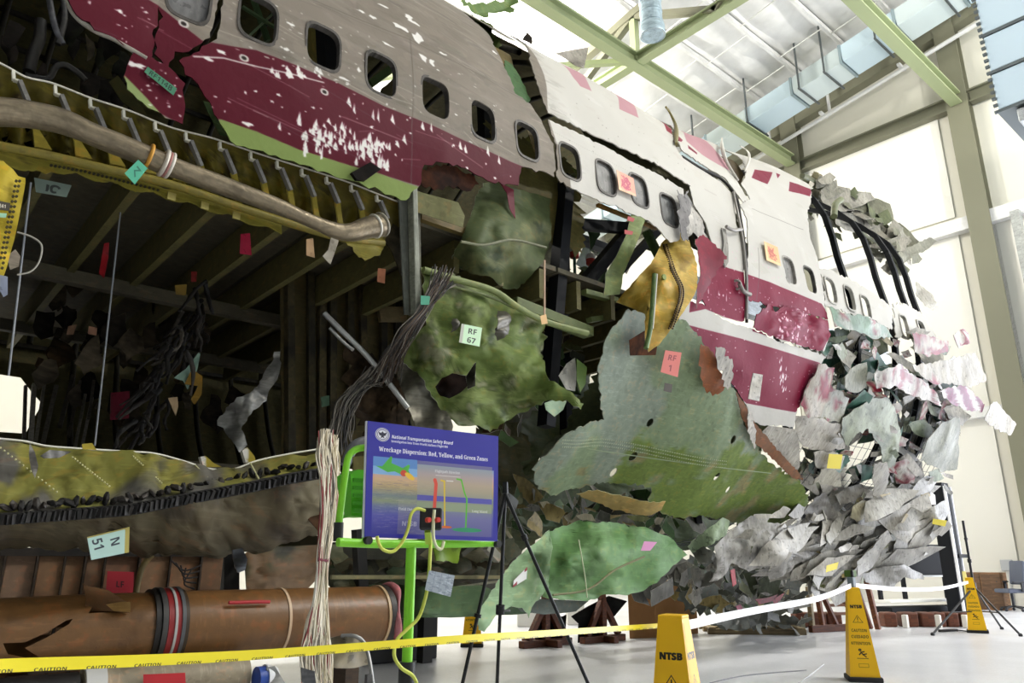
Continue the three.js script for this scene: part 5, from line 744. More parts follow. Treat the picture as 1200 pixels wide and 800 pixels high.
/* lower yellow skin with its row of clips */
{
  const t = thing('yellow_skin', 'curved yellow-green inner skin with a dark row of clips along its edge', 'metal skin');
  const top = [[-20, 513], [0, 514], [30, 517], [52, 522], [87, 525], [150, 529], [180, 531], [215, 540], [245, 549], [272, 550], [300, 540], [337, 532], [367, 527], [384, 524]], edge = [[384, 552], [337, 560], [300, 568], [215, 584], [150, 596], [87, 601], [0, 607], [-20, 608]];
  const eU = edge.slice().reverse(), low = [[-20, 650], [0, 648], [87, 642], [175, 648], [250, 652], [300, 648], [350, 634], [384, 622]];
  const k1 = (x, y) => { const a = lerp2(top, x), b = lerp2(eU, x); return (y - a) / (b - a); };
  const up = (x, y) => { const k = Math.max(-.1, Math.min(1.1, k1(x, y))); return onD(x, y, 5.0 - .55 * Math.sin(k * 1.5)); };
  part(torn([...top, ...edge], up, M.primer, { fc: patches(['#8f8d48', '#a29c50', '#7f7b5a', '#77746c'], .022, 91, [.46, .53, .59]), bc: '#6d6a50', ec: '#f0eee0', amp: .05, L: 12, jag: .8, th: .012 }), 'upper_skin', t);
  const dn = (x, y) => { const a = lerp2(eU, x), b = lerp2(low, x), k = Math.max(0, Math.min(1.1, (y - a) / (b - a))); return onD(x, y, 4.5 + .9 * k * k + .08 * Math.sin(x * .05)); };
  part(torn([...eU.map(([x, y]) => [x, y + 2]), ...low.slice().reverse()], dn, M.primer, { fc: patches(['#857c62', '#786e56', '#6c6454'], .03, 93, [.5, .6]), ec: '#8a8268', amp: .06, L: 12, jag: 1, th: .012 }), 'lower_skin', t);
  const r = rng(12), bx = boxG(.02, .05, .03), bm = M.mapped('#2b2723', T.soot, .7), bl = M.mapped('#57504a', T.soot, .6);
  for (let x = 2; x < 376; x += 6) { const y = lerp2(eU, x); const m = new THREE.Mesh(bx, r() < .3 ? bl : bm); m.position.copy(onD(x, y + 1 + r(), 4.4)); m.rotation.set(r() * .5, r(), r() * .4 - .2); part(m, 'clip', t); }
  for (let x = 6; x < 376; x += 9) { const y = lerp2(eU, x) - 10 - 5 * r(); const g = new THREE.IcosahedronGeometry(.022 + .012 * r(), 0); g.scale(1.5, .6, .7); const m = new THREE.Mesh(g, r() < .35 ? bl : bm); m.position.copy(up(x, y)); m.position.z += .02; m.rotation.set(r() * 3, r() * 3, r() * 3); part(m, 'charred_clip', t); }
  part(tube(eU.map(([x, y]) => onD(x, y - 4, 4.44)), .01, bm, 5, 60), 'edge_rail', t); part(tube(eU.map(([x, y]) => onD(x, y + 6, 4.44)), .01, bm, 5, 60), 'edge_rail', t); part(tube(top.map(([x, y]) => up(x, y)), .007, M.plain('#eeecdf', .4), 5, 90), 'torn_rim', t, 'bright torn rim');
  for (const [x0, y0, x1, y1] of [[0, 525, 70, 580], [84, 536, 130, 572], [155, 535, 190, 568], [228, 546, 244, 562], [292, 543, 302, 562]]) { const gs = []; for (let i = 0; i < 16; i++) { const p = up(x0 + (x1 - x0) * i / 16, y0 + (y1 - y0) * i / 16); p.z += .02; gs.push(new THREE.SphereGeometry(.006, 5, 4).translate(p.x, p.y, p.z)); } const m = placed(mergeGeometries(gs), M.plain('#d6d2a0', .5)); m.userData.kind = 'stuff'; part(m, 'rivet_row', t); }
}
tag(torn([[35, 519], [41, 530], [45, 546], [41, 560], [36, 548], [34, 532]], [[35, 519, 4.7], [41, 560, 4.45]], M.metal, { fc: '#a9a5a0', ec: '#f2f0e8', L: 8 }), 'bent_tab', 'grey curled tab on the rim of the yellow-green skin', 'metal tab');
tag(torn([[47, 534], [58, 527], [84, 529], [70, 536], [52, 537]], [[47, 534, 4.62], [84, 529, 4.7]], M.metal, { fc: '#6c6a66', L: 8 }), 'bent_tab', 'dark dented lip on the rim of the yellow-green skin', 'metal tab');
tag(torn([[96, 520], [108, 519], [113, 527], [97, 526]], [[96, 520, 4.9], [113, 527, 4.9]], M.primer, { fc: '#c9b44a', L: 8 }), 'bent_tab', 'small bright yellow tab standing on the skin rim', 'metal tab');
for (const [p, l] of [[[[235, 535], [241, 534], [250, 542], [260, 547], [238, 547]], 'white and yellow torn block on the dip of the skin rim'], [[[284, 528], [290, 524], [298, 534], [300, 540], [288, 542]], 'white torn block at the right of the skin dip']]) tag(torn(p, [[p[0][0], p[0][1], 5.0], [p[2][0], p[2][1], 5.0]], M.primer, { fc: (u) => u < p[0][0] + 6 ? lin('#efece2') : lin('#b5a23c'), L: 5, th: .04 }), 'foam_block', l, 'foam');
tagOn([[102, 629], [152, 617], [151, 647], [107, 656]], (c, w, h) => { c.fillStyle = '#bcdcd4'; c.fillRect(0, 0, w, h); c.fillStyle = '#b7a95a'; c.fillRect(w * .88, 0, w * .12, h); c.fillRect(0, 0, w, h * .06); c.fillStyle = '#39424a'; c.font = 'bold 62px sans-serif'; c.save(); c.translate(w * .62, h * .45); c.rotate(1.5); c.fillText('N', -22, 22); c.restore(); c.save(); c.translate(w * .22, h * .5); c.rotate(1.5); c.fillText('51', -44, 22); c.restore(); }, 192, 128, 'plastic_tag', 'pale turquoise tag lettered N51 hanging under the yellow-green skin', { d: 4.46 });
tag(torn([[300, 570], [320, 552], [345, 556], [366, 572], [378, 600], [376, 626], [355, 600], [330, 580]], [[300, 570, 4.55], [345, 560, 4.6], [376, 620, 4.9]], M.soot, { fc: '#8a6440', L: 9, amp: .05 }), 'scorched_sheet', 'scorched brown curved sheet beside the hanging white wires', 'metal sheet');
// tan panels behind the brown cylinder
{
  const t = thing('tan_panel_wall', 'row of tan upright panels behind the brown cylinder', 'panel wall'), xs = [-20, 7, 45, 77, 101, 124, 164, 200, 236, 262], cs = ['#7d6a58', '#a5856a', '#9c7653', '#a37c58', '#8c6a4c', '#a0775a', '#a8825e', '#9c7450', '#84603f'];
  for (let i = 0; i < xs.length - 1; i++) { const a = onD(xs[i] + .8, 652, 5.7), b = onD(xs[i + 1] - .8, 652, 5.7), y1 = onD(xs[i], 646, 5.7).y, w = b.x - a.x; part(box(w, 1.0, .03, M.mapped(cs[i], T.primer, .75), (a.x + b.x) / 2, y1 - .5, -5.7 - (i % 2) * .015, .006), 'panel', t); if (i) part(box(.012, 1.0, .04, M.mapped('#6b5845', T.soot, .8), a.x - .01, y1 - .5, -5.68), 'joint_strip', t); }
  const a = onD(-20, 646, 5.7), b = onD(262, 646, 5.7); part(box(b.x - a.x, .05, .05, M.mapped('#3a332c', T.soot, .8), (a.x + b.x) / 2, a.y, -5.68), 'top_rail', t);
  part(tube([[178, 650], [168, 662], [162, 680], [159, 697]].map(([x, y]) => onD(x, y, 5.5)), .02, M.mapped('#8d7a48', T.primer, .6), 6, 20), 'perforated_strap', t);
  for (let i = 0; i < 5; i++) part(tube([[200 + i * 6, 656 + i * 3], [216, 668 + i * 4], [236 - i * 2, 662 + i * 7]].map(([x, y]) => onD(x, y, 5.55)), .006, M.plain('#2c2622', .7), 5, 12), 'loose_wire', t);
  for (const x of [20, 130, 220]) { const p = onD(x, 700, 5.76); part(box(.08, p.y, .05, M.plain('#3a342e', .7), p.x, p.y / 2, -5.78), 'leg', t); }
}
tagOn([[126, 669], [157, 670], [156, 697], [124, 694]], (c, w, h) => { c.fillStyle = '#b01f2e'; c.fillRect(0, 0, w, h); c.fillStyle = '#dfc9c4'; c.font = 'bold 26px sans-serif'; c.textAlign = 'center'; c.fillText('▮▮▮▮▮▮', w / 2, h * .3); c.fillStyle = '#3c0f14'; c.font = 'bold 48px sans-serif'; c.fillText('LF', w / 2, h * .72); c.font = '18px sans-serif'; c.fillStyle = '#8a4a4a'; c.fillText('— — — —', w / 2, h * .92); }, 160, 128, 'red_placard', 'red placard lettered LF on the tan panels', { d: 5.62, cat: 'placard' });
// structure right of the tan panels
tag(torn([[288, 648], [300, 640], [340, 640], [380, 638], [390, 660], [360, 690], [340, 700], [288, 698]], [[290, 660, 5.7], [390, 660, 5.9]], M.primer, { fc: patches(['#8c7154', '#6a6448', '#4e4a3a'], .03, 61, [.5, .58]), L: 12, amp: .04 }), 'scorched_sheet', 'tan and olive scorched skin behind the brown cylinder', 'metal sheet');
tag(torn([[273, 644], [284, 642], [290, 655], [287, 668], [279, 671], [274, 660]], [[273, 644, 5.3], [287, 668, 5.2]], M.metal, { fc: '#8d929c', L: 8, amp: .03, th: .03 }), 'grey_fitting', 'small grey rounded fitting hanging beside the tan panels', 'fitting');
for (const [a, b, d, w, c, l] of [[[262, 640], [300, 640], 5.8, .08, '#3c3a38', 'dark horizontal beam under the yellow-green skin'], [[268, 640], [268, 715], 6.0, .12, '#26241f', 'dark upright post beside the tan panels'], [[388, 676], [620, 676], 6.2, .035, '#b0a878', 'thin pale rail running behind the green stand'], [[388, 645], [600, 648], 6.9, .16, '#57543f', 'dark olive beam behind the green stand'], [[420, 620], [424, 700], 6.6, .1, '#2f2c26', 'dark upright strut behind the green stand'], [[540, 650], [580, 620], 6.4, .05, '#6d6b58', 'slanting grey strut behind the poster'], [[570, 640], [584, 655], 6.0, .08, '#c9c6b4', 'pale slatted bar by the tripod'], [[520, 690], [620, 676], 5.7, .02, '#a8a68e', 'thin grey rail slanting behind the tripod']]) tag(beam(onD(...a, d), onD(...b, d), w, w, M.mapped(c, T.primer, .65)), 'frame_beam', l, 'beam');
{
  const r = rng(88), lab = 'crumpled dark scrap hanging low under the wreck', g = 'dark scraps under the wreck';
  for (let i = 0; i < 40; i++) { const x = 395 + 210 * r(), y = 640 + 46 * r(), s = 10 + 18 * r(), d = 6.3 + 1.2 * r(); tag(torn([0, 1, 2, 3, 4].map((q) => { const a = q / 5 * 6.28 + r(); return [x + Math.cos(a) * s * (.6 + .6 * r()), y + Math.sin(a) * s * (.35 + .4 * r())]; }), [[x - s, y, d], [x + s, y - s, d + .3 * r()], [x, y + s, d - .1]], M.primer, { fc: ['#66664e', '#77785a', '#5c5a4c', '#7d7258', '#647452', '#8d8768'][i % 6], L: s, jagStep: s * .6, jag: s * .1, amp: .06 }), 'dark_scrap', ['dull olive ', 'olive ', 'grey ', 'brown ', 'green ', 'tan '][i % 6] + lab.slice(14), 'debris', ['dull olive ', 'olive ', 'grey ', 'brown ', 'green ', 'tan '][i % 6] + g.slice(5)); }
}
/* brown cylinder */
{
  const A = onD(205, 733, 4.98), Bx = onD(452, 729, 4.98).x, y = A.y, z = -4.98, rC = .2;
  M.brown = mat({ color: '#8a6136', map: T.primer, roughness: .38, bumpMap: T.bump, bumpScale: .004 });
  const t = thing('brown_cylinder', 'long brown lacquered cylinder with clamp bands lying under the wreck', 'cylinder');
  const lathe = (x0, x1, pts) => { const g = new THREE.LatheGeometry(pts.map((p) => new THREE.Vector2(...p)), 64); g.rotateZ(-Math.PI / 2); const m = new THREE.Mesh(g, M.brown); m.position.set(0, y, z); return m; };
  const cylM = (x0, x1, r, m) => { const o = rod(V(x0, y, z), V(x1, y, z), r, m, r, 56); return o; };
  const xr = onD(207, 733, 4.98).x;
  part(cylM(xr, Bx - .03, rC, M.brown), 'body', t);
  const band = (px, w, r, c, ro = .5) => part(cylM(onD(px, 733, 4.98).x, onD(px + w, 733, 4.98).x, r, M.plain(c, ro)), 'clamp_band', t);
  band(323, 3, rC + .006, '#c9ac8c', .4); band(170, 6, rC + .014, '#1f1c1a'); band(177, 6, rC + .024, '#3a3836'); band(184, 7, rC + .018, '#8d2224', .4); band(191, 3, rC + .024, '#b0b0ac', .35); band(194, 5, rC + .018, '#9a2426', .4); band(199, 4, rC + .026, '#56585a', .4); band(203, 5, rC + .012, '#3a2c1c'); band(438, 3, rC + .01, '#c4a680', .4); band(441, 6, rC + .014, '#2c2420');
  const em = tube([...Array(25)].map((_, k) => { const a = k / 24 * 6.283; return V(Bx - .01 + .02 * Math.sin(a * 3), y + (rC + .005) * Math.cos(a), z + (rC + .005) * Math.sin(a)); }), (k) => .022 + .012 * Math.sin(k * 25), M.mapped('#c4787a', T.primer, .5), 8, 60); part(em, 'pink_gasket', t, 'pink torn gasket');
  // broken left piece, an open shell with tears
  const cm = (u, v) => { const a = v / rC, q = rC * (1 + .03 * Math.sin(u * 5 + a)); return V(u, y - .01 + q * Math.sin(a), z + q * Math.cos(a)); };
  const xa = (px, py) => { const r = ray(px, py), tt = (() => { const dz = r[2], dy = r[1], oz = -z, oy = CH - y, a = dz * dz + dy * dy, b = oz * dz + oy * dy, c = oz * oz + oy * oy - rC * rC, q = b * b - a * c; return q > 0 ? (-b - Math.sqrt(q)) / a : -b / a; })(); return [r[0] * tt, rC * Math.atan2(CH + r[1] * tt - y, r[2] * tt - z)]; };
  const x0 = onD(-40, 740, 4.98).x, x1 = onD(172, 735, 4.98).x, mx = Math.PI * rC * .97;
  part(sheet([[x0, -mx], [x1, -mx], [x1, mx], [x0, mx]], cm, M.brown.clone(), { L: .07, jagStep: .05, fc: '#ffffff', th: .012, uv: (u, v) => [u, v], holes: [[[30, 757], [60, 742], [82, 728], [86, 722], [78, 724], [56, 738], [30, 750], [4, 751], [10, 765], [40, 772], [66, 778], [40, 764]].map((p) => xa(...p)), [[104, 716], [120, 715], [153, 716], [153, 706], [140, 703], [112, 702]].map((p) => xa(...p))] }), 'broken_shell', t);
  part(torn([[97, 683], [104, 687], [128, 692], [143, 702], [150, 706], [152, 718], [128, 716], [100, 716], [101, 700]], [[97, 683, 4.72], [152, 718, 4.78], [100, 716, 4.85]], M.primer, { fc: '#6b4c2e', L: 8, th: .015 }), 'torn_flap', t, 'brown torn flap');
  part(torn([[124, 708], [142, 705], [153, 705], [153, 717], [134, 716]], [[124, 708, 4.76], [153, 717, 4.74]], M.primer, { fc: '#8a6a38', L: 8 }), 'inner_layer', t);
  part(tube([[268, 706], [300, 705], [316, 705]].map(([x, yy]) => onD(x, yy, 4.79)), .012, M.plain('#b0262c', .45), 6, 12), 'red_strip', t, 'red plastic strip');
  for (const x of [x0 + .25, xr + .1, Bx - .35]) { part(box(.1, y - rC, .35, M.mapped('#5a4630', T.wood, .7), x, (y - rC) / 2, z), 'cradle', t); }
}
{ // cream cylinder below
  const p = onD(180, 800, 4.75), t = thing('cream_cylinder', 'cream cylinder with a red label below the brown cylinder', 'cylinder'), x0 = onD(-30, 800, 4.75).x, x1 = onD(285, 800, 4.75).x;
  part(rod(V(onD(95, 800, 4.75).x, p.y, -4.75), V(x1, p.y, -4.75), .1, M.mapped('#b7a98e', T.primer, .5), .11, 40), 'body', t); part(rod(V(x0, p.y, -4.75), V(onD(90, 800, 4.75).x, p.y, -4.75), .09, M.mapped('#2a2826', T.soot, .6), .09, 40), 'rubber_end', t);
  part(rod(V(onD(96, 800, 4.75).x, p.y, -4.75), V(onD(120, 800, 4.75).x, p.y, -4.75), .112, M.plain('#c9c8c4', .4), .112, 40), 'collar', t);
  const l = card([[168, 790], [217, 788], [218, 806], [168, 808]].map(([x, y]) => onD(x, y, 4.62)), '#c2262e', 8, 8); part(l, 'red_label', t, 'red label');
  for (const x of [x0 + .3, x1 - .25]) part(box(.08, p.y - .1, .3, M.mapped('#5a4630', T.wood, .7), x, (p.y - .1) / 2, -4.75), 'cradle', t);
}
{
  const t = thing('valve_fitting', 'blue and white valve fitting at the end of the cream cylinder', 'fitting'), p = onD(300, 796, 4.6);
  part(rod(p, p.clone().add(V(.05, 0, 0)), .07, M.plain('#2a4fa8', .4), .07, 24), 'blue_ring', t); part(rod(p.clone().add(V(.05, 0, 0)), p.clone().add(V(.12, 0, 0)), .08, M.plain('#d9dadc', .4), .06, 24), 'white_cap', t); part(torn([[312, 782], [322, 780], [334, 800], [330, 812], [318, 806]], [[312, 782, 4.55], [330, 810, 4.5]], M.metal, { fc: '#c9c9c6', L: 8 }), 'steel_flap', t);
  part(box(.06, p.y, .06, M.plain('#4a4a4a', .6), p.x + .05, p.y / 2, p.z - .03), 'leg', t);
}
{ // beige curved guard and its metal leg
  const t = thing('curved_guard', 'beige curved guard panel with a grey metal leg under the hanging wires', 'guard');
  part(torn([[384, 748], [400, 744], [414, 745], [424, 752], [430, 764], [433, 778], [418, 782], [396, 783], [386, 780]], [[384, 748, 4.5], [410, 750, 4.25], [433, 778, 4.3], [396, 783, 4.15]], M.paint, { fc: '#b5ad98', L: 8, th: .02, ec: '#d8d0bc' }), 'panel', t);
  const a = onD(426, 752, 4.22), b = onD(437, 803, 4.1); part(tube([onD(400, 745, 4.3), onD(416, 745, 4.24), a, b, V(b.x + .02, .02, b.z + .02)], .012, M.plain('#9a9a98', .4, .6), 8, 30), 'metal_leg', t); part(beam(onD(432, 790, 4.1), onD(431, 806, 4.1), .03, .03, M.plain('#4a4a4a', .6)), 'foot_clamp', t);
}
// bundle of white wires
wireThing('wire_bundle', 'thick frayed bundle of white and red wires hanging before the brown cylinder', 'wire bundle', wires(210, [[384, 514, 4.2, 1.2], [384, 535, 4.1, 1.3], [386, 570, 4.05, 1.1], [384, 610, 4.0, 1.0], [379, 650, 3.95, .7], [376, 690, 3.95, .8], [372, 735, 3.9, 1.4], [370, 770, 3.9, 2.0], [372, 812, 3.9, 1.8]], 8, ['#e2dac6', '#efe9da', '#c9bc9c', '#b4a88c', '#8a3a3a', '#6b655a', '#d9cfb8', '#d3c9b2'], 22, .0035));
tag(tube([[372, 655], [376, 656], [384, 657]].map(([x, y]) => onD(x, y, 3.94)), .014, M.plain('#7a2f45', .6), 8, 8), 'cable_tie', 'dark red tie round the white wire bundle', 'cable tie');
tag(torn([[354, 782], [368, 786], [370, 800], [362, 806], [353, 798]], [[354, 782, 3.8], [370, 800, 3.8]], M.metal, { fc: '#5c5d60', L: 8, amp: .03 }), 'bent_tab', 'dark grey crumpled tag at the foot of the wire bundle', 'metal tab');

/* ================= torn fragments hung on the aft frame ================= */
{ // wire netting that carries them
  const t = thing('support_netting', 'thin dark wire netting stretched behind the aft fragments', 'netting'), gs = [], xA = 9.6, xB = 14.4;
  for (let x = xA; x <= xB; x += .2) { const P = []; for (let s = -4.9; s <= -.4; s += .45) P.push(cylP(x, s, -.1)); gs.push(tubeGeo(P, .004, 4, 12, false)); }
  for (let s = -4.9; s <= -.4; s += .2) gs.push(tubeGeo([cylP(xA, s, -.1), cylP(xB, s, -.1)], .004, 4, 2, false));
  const m = placed(mergeGeometries(gs), M.plain('#3a3f48', .6)); m.userData.kind = 'stuff'; part(m, 'wire_grid', t);
}
const hit = (u, v, d) => (px, py) => { const p = onCyl(px, py, 0), k = u * (px - 1000) * .004 + v * (py - 500) * .004; p.addScaledVector(V(0, Math.sin(0), 1), d + k); return p; };
// the larger pieces, one by one: outline, colours, offset outwards
const BIG = [
  ['skin_fragment', 'crimson and beige chipped skin piece at the end of the crimson panel', [[952, 425], [971, 430], [966, 457], [957, 485], [940, 487], [932, 472], [937, 457]], 'chipMix', .06],
  ['skin_fragment', 'pale grey skin piece with crimson flecks beside the chipped piece', [[968, 447], [982, 457], [993, 466], [983, 495], [957, 488], [964, 464]], 'fleck', .03],
  ['skin_fragment', 'plain off-white skin piece below the crimson panel tip', [[930, 486], [958, 489], [985, 497], [988, 524], [968, 528], [940, 522], [932, 508]], '#d6d2c8', .02],
  ['skin_fragment', 'large pale green arched skin piece framing a dark hole', [[983, 488], [1012, 465], [1035, 465], [1045, 482], [1050, 505], [1047, 530], [1040, 548], [1030, 540], [1025, 518], [1012, 500], [998, 506], [988, 520], [981, 506]], 'sagefleck', .08],
  ['skin_fragment', 'deep teal panel behind the pale green arch', [[996, 440], [1030, 448], [1050, 470], [1044, 500], [1006, 498], [990, 470]], '#3f7464', -.15],
  ['skin_fragment', 'crumpled white and pink band beside the crimson squares', [[1002, 436], [1030, 426], [1050, 440], [1072, 456], [1082, 473], [1052, 462], [1026, 450], [1004, 452]], 'pinkwhite', .14],
  ['skin_fragment', 'long beige skin piece with a crimson lower edge', [[1050, 428], [1072, 426], [1096, 424], [1125, 416], [1137, 447], [1120, 454], [1098, 448], [1075, 449], [1060, 440]], 'beigeRed', .1],
  ['skin_fragment', 'purple-crimson strip with white gaps below the beige piece', [[1074, 456], [1092, 452], [1107, 452], [1131, 472], [1128, 480], [1110, 478], [1090, 470]], 'stripe', .16],
  ['skin_fragment', 'beige block-ended strip sticking out farthest aft', [[1132, 472], [1141, 469], [1166, 494], [1158, 505], [1140, 498], [1126, 488]], '#c6c0ae', .22],
  ['skin_fragment', 'grey-green oblong sheet with two thin rods', [[1072, 512], [1090, 492], [1108, 486], [1111, 520], [1107, 543], [1090, 546], [1066, 532]], '#a3a898', .05],
  ['skin_fragment', 'trapezoid beige plate with a yellow tape above it', [[946, 560], [955, 545], [972, 546], [979, 553], [979, 565]], '#c9c6b6', .1],
  ['skin_fragment', 'white torn sheet carrying a yellow tape', [[950, 528], [962, 526], [975, 528], [986, 532], [980, 548], [968, 550], [952, 544]], '#eceae4', .06],
  ['skin_fragment', 'light grey upright leaf right of the netting hole', [[1008, 534], [1022, 532], [1026, 545], [1022, 572], [1008, 568], [1006, 550]], '#c9c7c0', .08],
  ['skin_fragment', 'crimson and white torn piece below the last window belt', [[1048, 394], [1062, 396], [1078, 400], [1092, 404], [1090, 416], [1070, 420], [1052, 414]], 'chipMix', .1],
  ['skin_fragment', 'red and white shredded scrap at the aft end', [[1094, 398], [1106, 392], [1114, 396], [1112, 408], [1100, 412]], 'chipMix', .15],
  ['skin_fragment', 'teal curved frame web beside the stripped window belt', [[966, 372], [985, 378], [1004, 384], [1010, 420], [996, 434], [974, 430], [968, 400]], '#40705f', -.3],
  ['skin_fragment', 'mint green torn strip under the stripped window belt', [[968, 360], [985, 368], [1010, 372], [1036, 384], [1044, 396], [1020, 398], [996, 388], [974, 384]], 'mint', .05],
  ['skin_fragment', 'dull teal rectangular plate in the gap aft of the crimson squares', [[988, 384], [1004, 382], [1004, 400], [990, 402]], '#6d7a72', -.1],
  ['skin_fragment', 'grey curled sheet like a shell beside the teal web', [[980, 440], [992, 428], [1004, 424], [1006, 438], [1004, 452], [990, 458], [980, 452]], '#b4b8a8', .12],
  ['skin_fragment', 'smooth silver belly sheet with soft dents', [[838, 640], [856, 622], [880, 604], [900, 612], [932, 616], [950, 628], [938, 642], [918, 652], [900, 668], [880, 672], [860, 660], [846, 676], [832, 682], [840, 662]], '#cfcfcd', 'low', .1],
  ['skin_fragment', 'long silver belly strip sweeping up to the right', [[900, 660], [920, 650], [937, 628], [968, 624], [951, 645], [972, 652], [960, 661], [940, 658], [925, 671], [900, 677]], '#c4c4c2', 'low', .12],
  ['skin_fragment', 'grey dented sheet with a yellow tape near the middle cone', [[950, 672], [972, 660], [998, 656], [994, 672], [977, 686], [957, 689], [948, 682]], '#b4b4b1', 'low', .1],
  ['skin_fragment', 'wide grey sheet jutting over the black bench', [[1012, 674], [1034, 664], [1060, 661], [1082, 672], [1083, 679], [1062, 676], [1051, 688], [1030, 688], [1014, 682]], '#b4b4b1', 'low', .1],
  ['skin_fragment', 'pale silver limb of skin rising to the right with a yellow tape', [[1050, 640], [1062, 620], [1076, 606], [1086, 598], [1108, 586], [1110, 602], [1099, 622], [1082, 638], [1074, 646], [1080, 656], [1066, 660], [1052, 650]], '#d6d8da', 'low', .12],
  ['skin_fragment', 'pale mint sheet tucked behind the silver belly sheet', [[806, 640], [820, 626], [838, 614], [848, 606], [856, 610], [852, 626], [838, 636], [824, 642], [812, 648]], '#b4ccaa', 'low', .06],
  ['skin_fragment', 'dark grey scoop-shaped sheet beside the lowest sage sheet', [[812, 648], [826, 640], [836, 646], [832, 660], [818, 660]], '#7d807a', 'low', .06],
  ['skin_fragment', 'cream square sheet in the middle of the aft fragments', [[1000, 592], [1010, 586], [1026, 588], [1018, 602], [1004, 612], [996, 606]], '#ded8ba', 'low', .04],
  ['skin_fragment', 'dull grey folded sheet between belly tip and silver limb', [[944, 600], [954, 584], [966, 576], [974, 588], [982, 604], [966, 610], [950, 610]], '#8d8b86', 'low', .08],
  ['skin_fragment', 'brown scorched sheet in the aft fragments', [[1034, 592], [1052, 582], [1066, 588], [1062, 600], [1050, 608], [1038, 604]], '#8a827a', 'low', .1],
  ['skin_fragment', 'grey wing-like plate above the cream square', [[978, 580], [994, 570], [1012, 566], [1018, 576], [1000, 588], [984, 592]], '#9c9a94', 'low', .08],
  ['skin_fragment', 'wide light grey sheet under the cream square', [[1004, 612], [1020, 602], [1044, 600], [1034, 614], [1016, 622], [1004, 622]], '#a8a8a2', 'low', .06],
  ['skin_fragment', 'grey flat plate standing on the crown debris', [[962, 222], [978, 222], [1002, 234], [999, 248], [982, 249], [966, 242]], '#b4b2a8', 'crown'],
  ['skin_fragment', 'torn silver bracket with tubes in the crown debris', [[978, 250], [992, 248], [1010, 250], [1018, 262], [1006, 272], [990, 270], [980, 262]], '#a9a9a4', 'crown'],
  ['skin_fragment', 'pale beak-shaped sheet pointing aft in the crown debris', [[1012, 256], [1030, 256], [1046, 258], [1040, 262], [1024, 266], [1014, 268]], '#c2bfb4', 'crown'],
  ['skin_fragment', 'grey ragged arm of debris reaching farthest aft at the crown', [[1054, 290], [1070, 288], [1084, 280], [1092, 278], [1098, 282], [1090, 290], [1078, 296], [1066, 304], [1056, 310], [1050, 304]], '#a5a698', 'crown'],
  ['skin_fragment', 'pale rounded lobe hanging beside the last hoop', [[1074, 330], [1084, 336], [1094, 346], [1098, 358], [1094, 363], [1084, 358], [1076, 346]], '#cfcdc4', 'crown'],
];
const FC = {
  chipMix: () => { const a = lin('#9a2038'), b = lin('#d3cbbc'); return (u, v) => fbm(u * 5 + 9, v * 9, 3, 3) > .5 ? b : a; },
  fleck: () => { const a = lin('#9a2038'), b = lin('#c9cabd'); return (u, v) => fbm(u * 6, v * 6, 7, 3) > .62 ? a : b; },
  sagefleck: () => { const a = lin('#8f9a86'), b = lin('#b9c4ac'); return (u, v) => fbm(u * 3, v * 3, 9, 3) > .58 ? a : b; },
  pinkwhite: () => { const a = lin('#b98a92'), b = lin('#e9e6e2'), c = lin('#a63a50'); return (u, v) => { const n = fbm(u * 6, v * 4, 5, 3); return n > .62 ? c : n > .52 ? a : b; }; },
  beigeRed: () => { const a = lin('#c6c0b0'), b = lin('#a52a44'); return (u, v) => v < -.62 - .08 * vnoise(u * 8, v * 8) ? b : a; },
  stripe: () => { const a = lin('#8a3060'), b = lin('#ece9e6'); return (u, v) => (Math.sin(u * 9 + v * 14) > .35 ? b : a); },
  mint: () => { const a = lin('#8fb09a'), b = lin('#cfd8cc'), c = lin('#b56a70'); return (u, v) => { const n = fbm(u * 5, v * 5, 15, 3); return n > .66 ? c : n > .5 ? b : a; }; },
};
const lowD = dmap([[800, 640, 5.9], [850, 640, 5.6], [900, 640, 5.4], [900, 690, 6.0], [960, 680, 5.6], [960, 600, 5.6], [1020, 600, 5.3], [1020, 680, 5.6], [1080, 660, 5.5], [1100, 600, 5.0], [1060, 620, 5.2]]);
for (const [n, label, pts, col, dr, amp = .07] of BIG) {
  const fc = FC[col] ? FC[col]() : col, m = typeof col === 'string' && col[0] === '#' ? (dr === 'low' || dr === 'crown' ? M.metal : M.paint) : M.paint;
  if (dr === 'low' || dr === 'crown') tag(torn(pts, dr === 'crown' ? (x, y) => onD(x, y, 5.9 + (320 - y) * .004) : lowD, m === M.metal ? M.paint : m, { fc, bc: '#79826a', ec: '#dedcd6', amp: amp * .8, L: 8, jagStep: 4, jag: .8, th: .008, ns: .045 }), n, label, 'metal fragment');
  else tag(skin(pts.map(resolve), m, { xs: true, fc, bc: '#7f9a80', ec: '#e6e4de', dr: dr + (dr > 0 && pts[0][0] > 990 ? .14 : 0), amp: amp * .7, ns: 1.3, L: .16, jagStep: .1, jag: .02, th: .01 }), n, label, 'metal fragment');
}
for (const [p, l] of [[[[960, 525], [976, 526], [974, 542], [958, 541]], 'yellow tape on the white torn sheet under the crimson tip'], [[[958, 664], [972, 660], [970, 668], [957, 672]], 'yellow tape on the dented sheet near the middle cone'], [[[1082, 610], [1098, 612], [1096, 619], [1081, 616]], 'yellow tape on the pale silver limb']]) tag(card(p.map(([x, y]) => y < 560 ? onCyl(x, y, .16) : lowD(x, y).add(V(-.12, .02, .2))), '#e2cf3a', 8, 8), 'tape_patch', l, 'tape');
tag(tube([[1090, 494], [1093, 516], [1096, 540]].map(([x, y]) => onCyl(x, y, .12)), .012, M.plain('#e9e8e2', .4), 6, 10), 'white_rod', 'thin white rod on the grey-green oblong sheet', 'rod');
